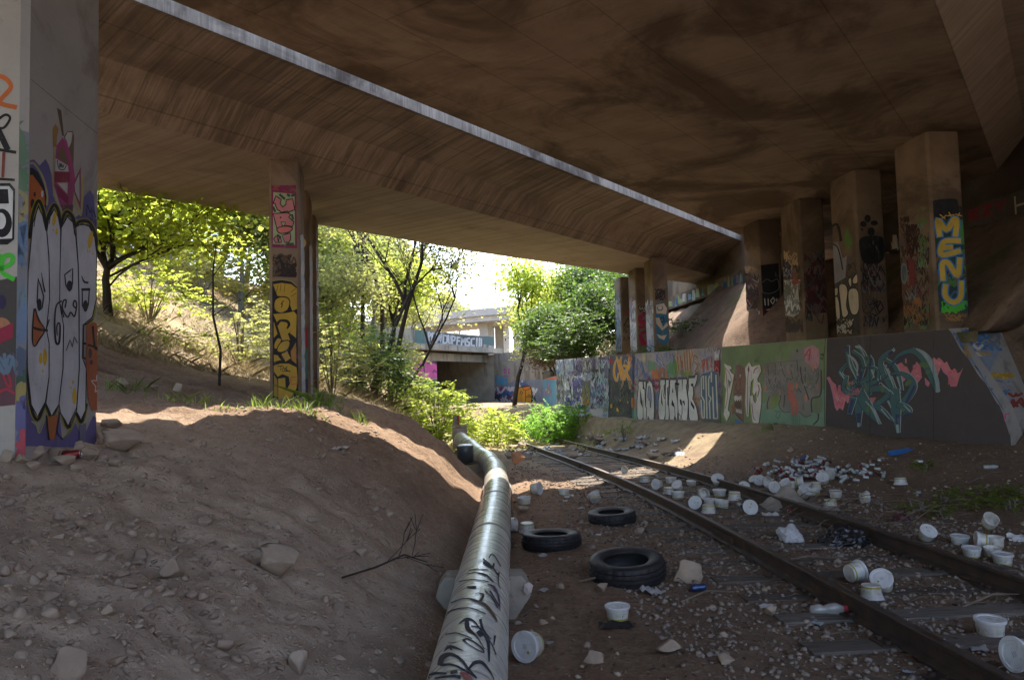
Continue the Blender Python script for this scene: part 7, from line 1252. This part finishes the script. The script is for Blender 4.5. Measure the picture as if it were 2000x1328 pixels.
# cans and bottles in the heap
def tin(label, col, kind, rough=.3, metal=.6):
    o = thing('drink_can' if kind == 'can' else 'plastic_bottle', label, 'can' if kind == 'can' else 'bottle', (0, 0, 0)); m = MB()
    if kind == 'can': m.lathe([(.024, 0), (.031, .008), (.032, .03), (.028, .06), (.0315, .085), (.032, .1), (.026, .115)], 14); m.build('can_body', mat('can_%s' % col[0], col[1], tuple(x * .6 for x in col[1]), coord='obj', rough=rough, bump=.1, metal=metal), o, smooth=True); m = MB(); m.lathe([(.026, .1155), (.024, .118), (.022, .114), (0, .114)], 14, cap=False); m.build('can_top', mat('bare_tin', (.5, .5, .5), rough=.3, metal=.8, bump=0), o)
    else: m.lathe([(.028, 0), (.034, .01), (.034, .06), (.030, .09), (.034, .12), (.033, .15), (.014, .19), (.013, .2)], 14); m.build('bottle_body', mat('bottle_%s' % col[0], col[1], tuple(x * .7 for x in col[1]), coord='obj', rough=.2, bump=.05, spec=.6), o, smooth=True); m = MB(); m.lathe([(.0155, .19), (.0155, .212), (0, .213)], 12); m.build('cap', P(*col[2]), o)
    return o
CANS = [tin('silver drink can in the heap beyond the right rail', ('silver', (.5, .5, .52)), 'can'), tin('dull red drink can in the heap beyond the right rail', ('red', (.25, .04, .04)), 'can'), tin('dark blue drink can in the heap beyond the right rail', ('blue', (.06, .09, .2)), 'can'), tin('clear grey bottle in the heap beyond the right rail', ('clear', (.35, .38, .38), (60, 60, 70)), 'bottle'), tin('white spray tin in the heap beyond the right rail', ('white', (.6, .6, .6)), 'can', .4, .1), tin('brown bottle in the heap beyond the right rail', ('brown', (.07, .045, .03), (160, 60, 50)), 'bottle')]
n0 = set()
for i in range(150):
    px = rs.gauss(1590, 62); py = 924 + rs.gauss(0, 11) + (px - 1590) * .02
    if not (1470 < px < 1740 and 900 < py < 950): px, py = rs.uniform(1510, 1680), rs.uniform(908, 936)
    q = GT(px, py); k = rs.choice((0, 0, 1, 2, 3, 3, 4, 4, 5)); hp = .10 * math.exp(-((px - 1580) / 60) ** 2) * rs.random()
    dv = Vector((rs.gauss(0, 1), rs.gauss(0, 1), rs.gauss(0, .35))).normalized(); M_ = Matrix.Translation(q + Vector((0, 0, .032 + hp))) @ dv.to_track_quat('Z', 'Y').to_matrix().to_4x4() @ Matrix.Scale(rs.uniform(.75, 1.05), 4) @ Matrix.Translation((0, 0, -.06))
    if k not in n0: CANS[k].matrix_basis = M_; CANS[k]['group'] = 'heap of cans and bottles beyond the right rail'; n0.add(k)
    else: dup(CANS[k], M_, None, 'heap of cans and bottles beyond the right rail')
for px, py, k, lab in ((140, 896, 1, 'red drink can lying among stones at the pier foot'), (1718, 892 + 10, 0, 'silver can on the dark slope right of the heap'), (1930, 916, 3, 'clear bottle on the dark slope at the right'), (1445, 991, 3, 'pale bottle lying between the rails beside squat tub'), (1795, 905, 0, 'silver can right of the blue plank'), (1365, 1155, 2, 'small dark blue can near the angular rock'), (1545, 1003, 1, 'red can under the grey sheet edge')):
    q = GT(px, py); dup(CANS[k], Matrix.Translation(q + Vector((0, 0, .035))) @ Matrix.Rotation(px, 4, 'Z') @ Matrix.Rotation(1.5, 4, 'X') @ Matrix.Scale(1.1, 4) @ Matrix.Translation((0, 0, -.06)), lab, None)['group'] = 'stray cans and bottles'
# crushed clear bottle with red cap between sleepers
q = GT(1625, 1205); o = thing('crushed_bottle', 'crushed clear bottle with a red cap beside the left rail', 'bottle', q); M_ = Matrix.Translation(q + Vector((0, .05, .04))) @ Matrix.Rotation(1.4, 4, 'Y') @ Matrix.Rotation(.3, 4, 'X') @ Matrix.Diagonal((1, .6, 1, 1))
m = MB(); m.lathe([(.02, -.14), (.046, -.12), (.05, -.06), (.034, -.03), (.048, .0), (.05, .05), (.03, .09), (.018, .11)], 16, 0, M_); m.build('bottle_body', mat('cloudy_plastic', (.28, .27, .25), (.2, .19, .18), coord='obj', rough=.25, bump=.3, bscale=15, spec=.6), o, smooth=True); m = MB(); m.lathe([(.024, .105), (.024, .135), (0, .136)], 12, 0, M_); m.build('cap', P(150, 36, 50), o)
# bags, sheet, plank
def bag(px, py, w_, h_, seed, label, matl, name, cat, flatk=.7):
    q = GT(px, py); V, Fa = ico(5); out = []
    for v in V:
        p = Vector(v); k = 1 + .5 * noise.noise(p * 1.2 + Vector((seed, 0, 0))) + .22 * (1 - abs(noise.noise(p * 3 + Vector((seed, 5, 0)))) * 2.2) * .6 + .10 * noise.noise(p * 7 + Vector((0, seed, 0))); p = p * k
        out.append((p.x * w_ * .42, p.y * w_ * .36, max(-.02, p.z * h_ * .7 + h_ * .25)))
    o = np_mesh(name, np.array(out) + np.array(q)[None] + np.array([[0, w_ * .25, 0]]), Fa, matl, smooth=False); return tag(o, label, cat)
bag(1548, 1058, .27, .17, 3, 'crumpled white plastic bag between the rails', mat('white_bag', (.50, .50, .50), (.42, .42, .43), rough=.35, bump=.4, bscale=18, bdist=.02), 'plastic_bag', 'bag'); bag(1655, 1068, .46, .2, 8, 'glossy black bin bag across the right rail', mat('black_bag', (.012, .012, .014), (.02, .02, .022), rough=.22, bump=.7, bscale=12, bdist=.03, spec=.6), 'bin_bag', 'bag'); bag(1765, 1022, .28, .1, 5, 'small dark and red wrapper bundle beyond the right rail', mat('dark_wrapper', (.03, .028, .03), (.12, .04, .04), scale=14, rough=.3, bump=.5, bscale=20), 'wrapper_bundle', 'bag')
a = GT(1500, 1000); b_ = GT(1645, 1000); V = []; n = 26
for i in range(n):
    for j in range(9):
        k = i / (n - 1); e = j / 8; p = a.lerp(b_, k); hgt = .34 * math.exp(-((k - .38) / .2) ** 2) * (1 - .2 * e) + .05 + .05 * noise.noise(Vector((k * 5, e * 2, 3))); prof = e ** .7
        V.append((p.x + .02 * noise.noise(Vector((e * 3, k * 8, 0))), p.y + .03 + .34 * e * (1 - .6 * (k > .8)), max(hz(p.x, p.y + .3 * e) + .012, p.z + hgt * prof + .03 * noise.noise(Vector((k * 11, e * 4, 1))))))
ii = np.arange((n - 1) * 9).reshape(n - 1, 9)[:, :-1].ravel(); o = np_mesh('cloth_sheet', np.array(V), np.stack([ii, ii + 9, ii + 10, ii + 1], 1), mat('dirty_cloth', (.30, .265, .225), (.22, .19, .16), scale=4, rough=.95, bump=.5, bscale=60), smooth=True); tag(o, 'stiff dirty grey-brown sheet tented over tubs on the right rail', 'sheet')
q = GT(1762, 887); o = thing('foam_channel', 'bright blue plastic channel lying on the soil under the dark panel', 'plastic strip', q); m = MB(); L_ = .5
for dx in (0, 1):
    pr = [(-.5, 0), (.5, 0), (.5, .06), (-.5, .06)]
R_ = Matrix.Rotation(.12, 4, 'Z'); T_ = Matrix.Translation(q + Vector((0, .05, .0))) @ R_ @ Matrix.Rotation(-.1, 4, 'Y')
for c_, s_ in (((0, 0, .008), (.46, .09, .012)), ((0, -.042, .04), (.46, .012, .07)), ((0, .042, .045), (.43, .012, .08))):
    P8 = [T_ @ Vector((c_[0] + s_[0] * a * .5, c_[1] + s_[1] * b * .5, c_[2] + s_[2] * c2 * .5)) for c2 in (-1, 1) for a, b in ((-1, -1), (1, -1), (1, 1), (-1, 1))]; m.hexa(P8)
m.build('channel', mat('blue_plastic', (.03, .14, .36), (.025, .10, .28), rough=.5, bump=.1), o)
q = GT(1208, 1222); o = thing('dark_board', 'dark rag of roofing felt under the upright tub before the tyre', 'felt scrap', q); V, Fa = crumple(21, 9, .12); np_mesh('felt', (np.array(V) * np.array([.24, .15, .2]) + np.array(q) + np.array([-.02, 0, .005])), Fa, mat('felt_scrap', (.03, .028, .027), rough=.8, bump=.3), o)
# dead branch in the hollow left of the pipe
q = GT(668, 1136); o = thing('dead_branch', 'dead forked branch lying in the hollow left of the pipe', 'branch', q); mb = MB(); tt = []; e = GT(846, 1130) + Vector((-.05, 0, .14)); mb.tube([q + Vector((0, 0, .03)), q.lerp(e, .35) + Vector((0, 0, .05)), q.lerp(e, .7) + Vector((0, 0, .1)), e], [.007, .008, .007, .004], 6); rr = random.Random(5)
for k, dv in ((.5, (.5, .3, .3)), (.6, (.4, .5, -.1)), (.7, (.5, -.3, .1)), (.8, (.3, .2, .7)), (.62, (.2, .2, .5))): grow(rr, q.lerp(e, k) + Vector((0, 0, .08)), Vector(dv), .2, .0035, 3, mb, tt, .5, .1, 4, 4, False)
mb.build('limbs', BARK, o)
for i in range(16):
    px, py = rs.uniform(1500, 1800), rs.uniform(988, 1045); q = GT(px, py); a = rs.uniform(-.5, .9); L = rs.uniform(.5, 1.5); o = thing('dry_stick', 'long dry stick in the tangle around the black bag', 'stick', q, 0, 'dry sticks around the black bag'); mb = MB()
    e = q + Vector((math.cos(a) * L, math.sin(a) * L * .6, 0)); e.z = max(hz(e.x, e.y), q.z) + rs.uniform(.02, .2); md = q.lerp(e, .5) + Vector((0, 0, rs.uniform(.06, .18))); mb.tube([q + Vector((0, 0, .02)), q.lerp(e, .25) + Vector((0, 0, .08)), md, e], [.007, .006, .005, .003], 5); mb.build('stem', MATS['dry_twig'], o)
for px, py, a, L, lab in ((1500, 1105, .1, .8, 'dry stick lying across the ballast left of the track'), (1880, 1190, .35, .7, 'curved stick on the sleepers at lower right'), (1890, 945, .25, .9, 'straw-coloured stick on the dark slope at right'), (1130, 1140, .2, .6, 'thin stick on bare soil left of the tyre'), (1330, 1180, .3, .5, 'stick under the angular rock')):
    q = GT(px, py); o = thing('dry_stick', lab, 'stick', q); mb = MB(); e = q + Vector((math.cos(a) * L, math.sin(a) * L, 0)); e.z = hz(e.x, e.y) + .04; mb.tube([q + Vector((0, 0, .02)), q.lerp(e, .5) + Vector((0, .03, .05)), e], [.011, .01, .006], 6); mb.build('stem', MATS['dry_twig'], o)
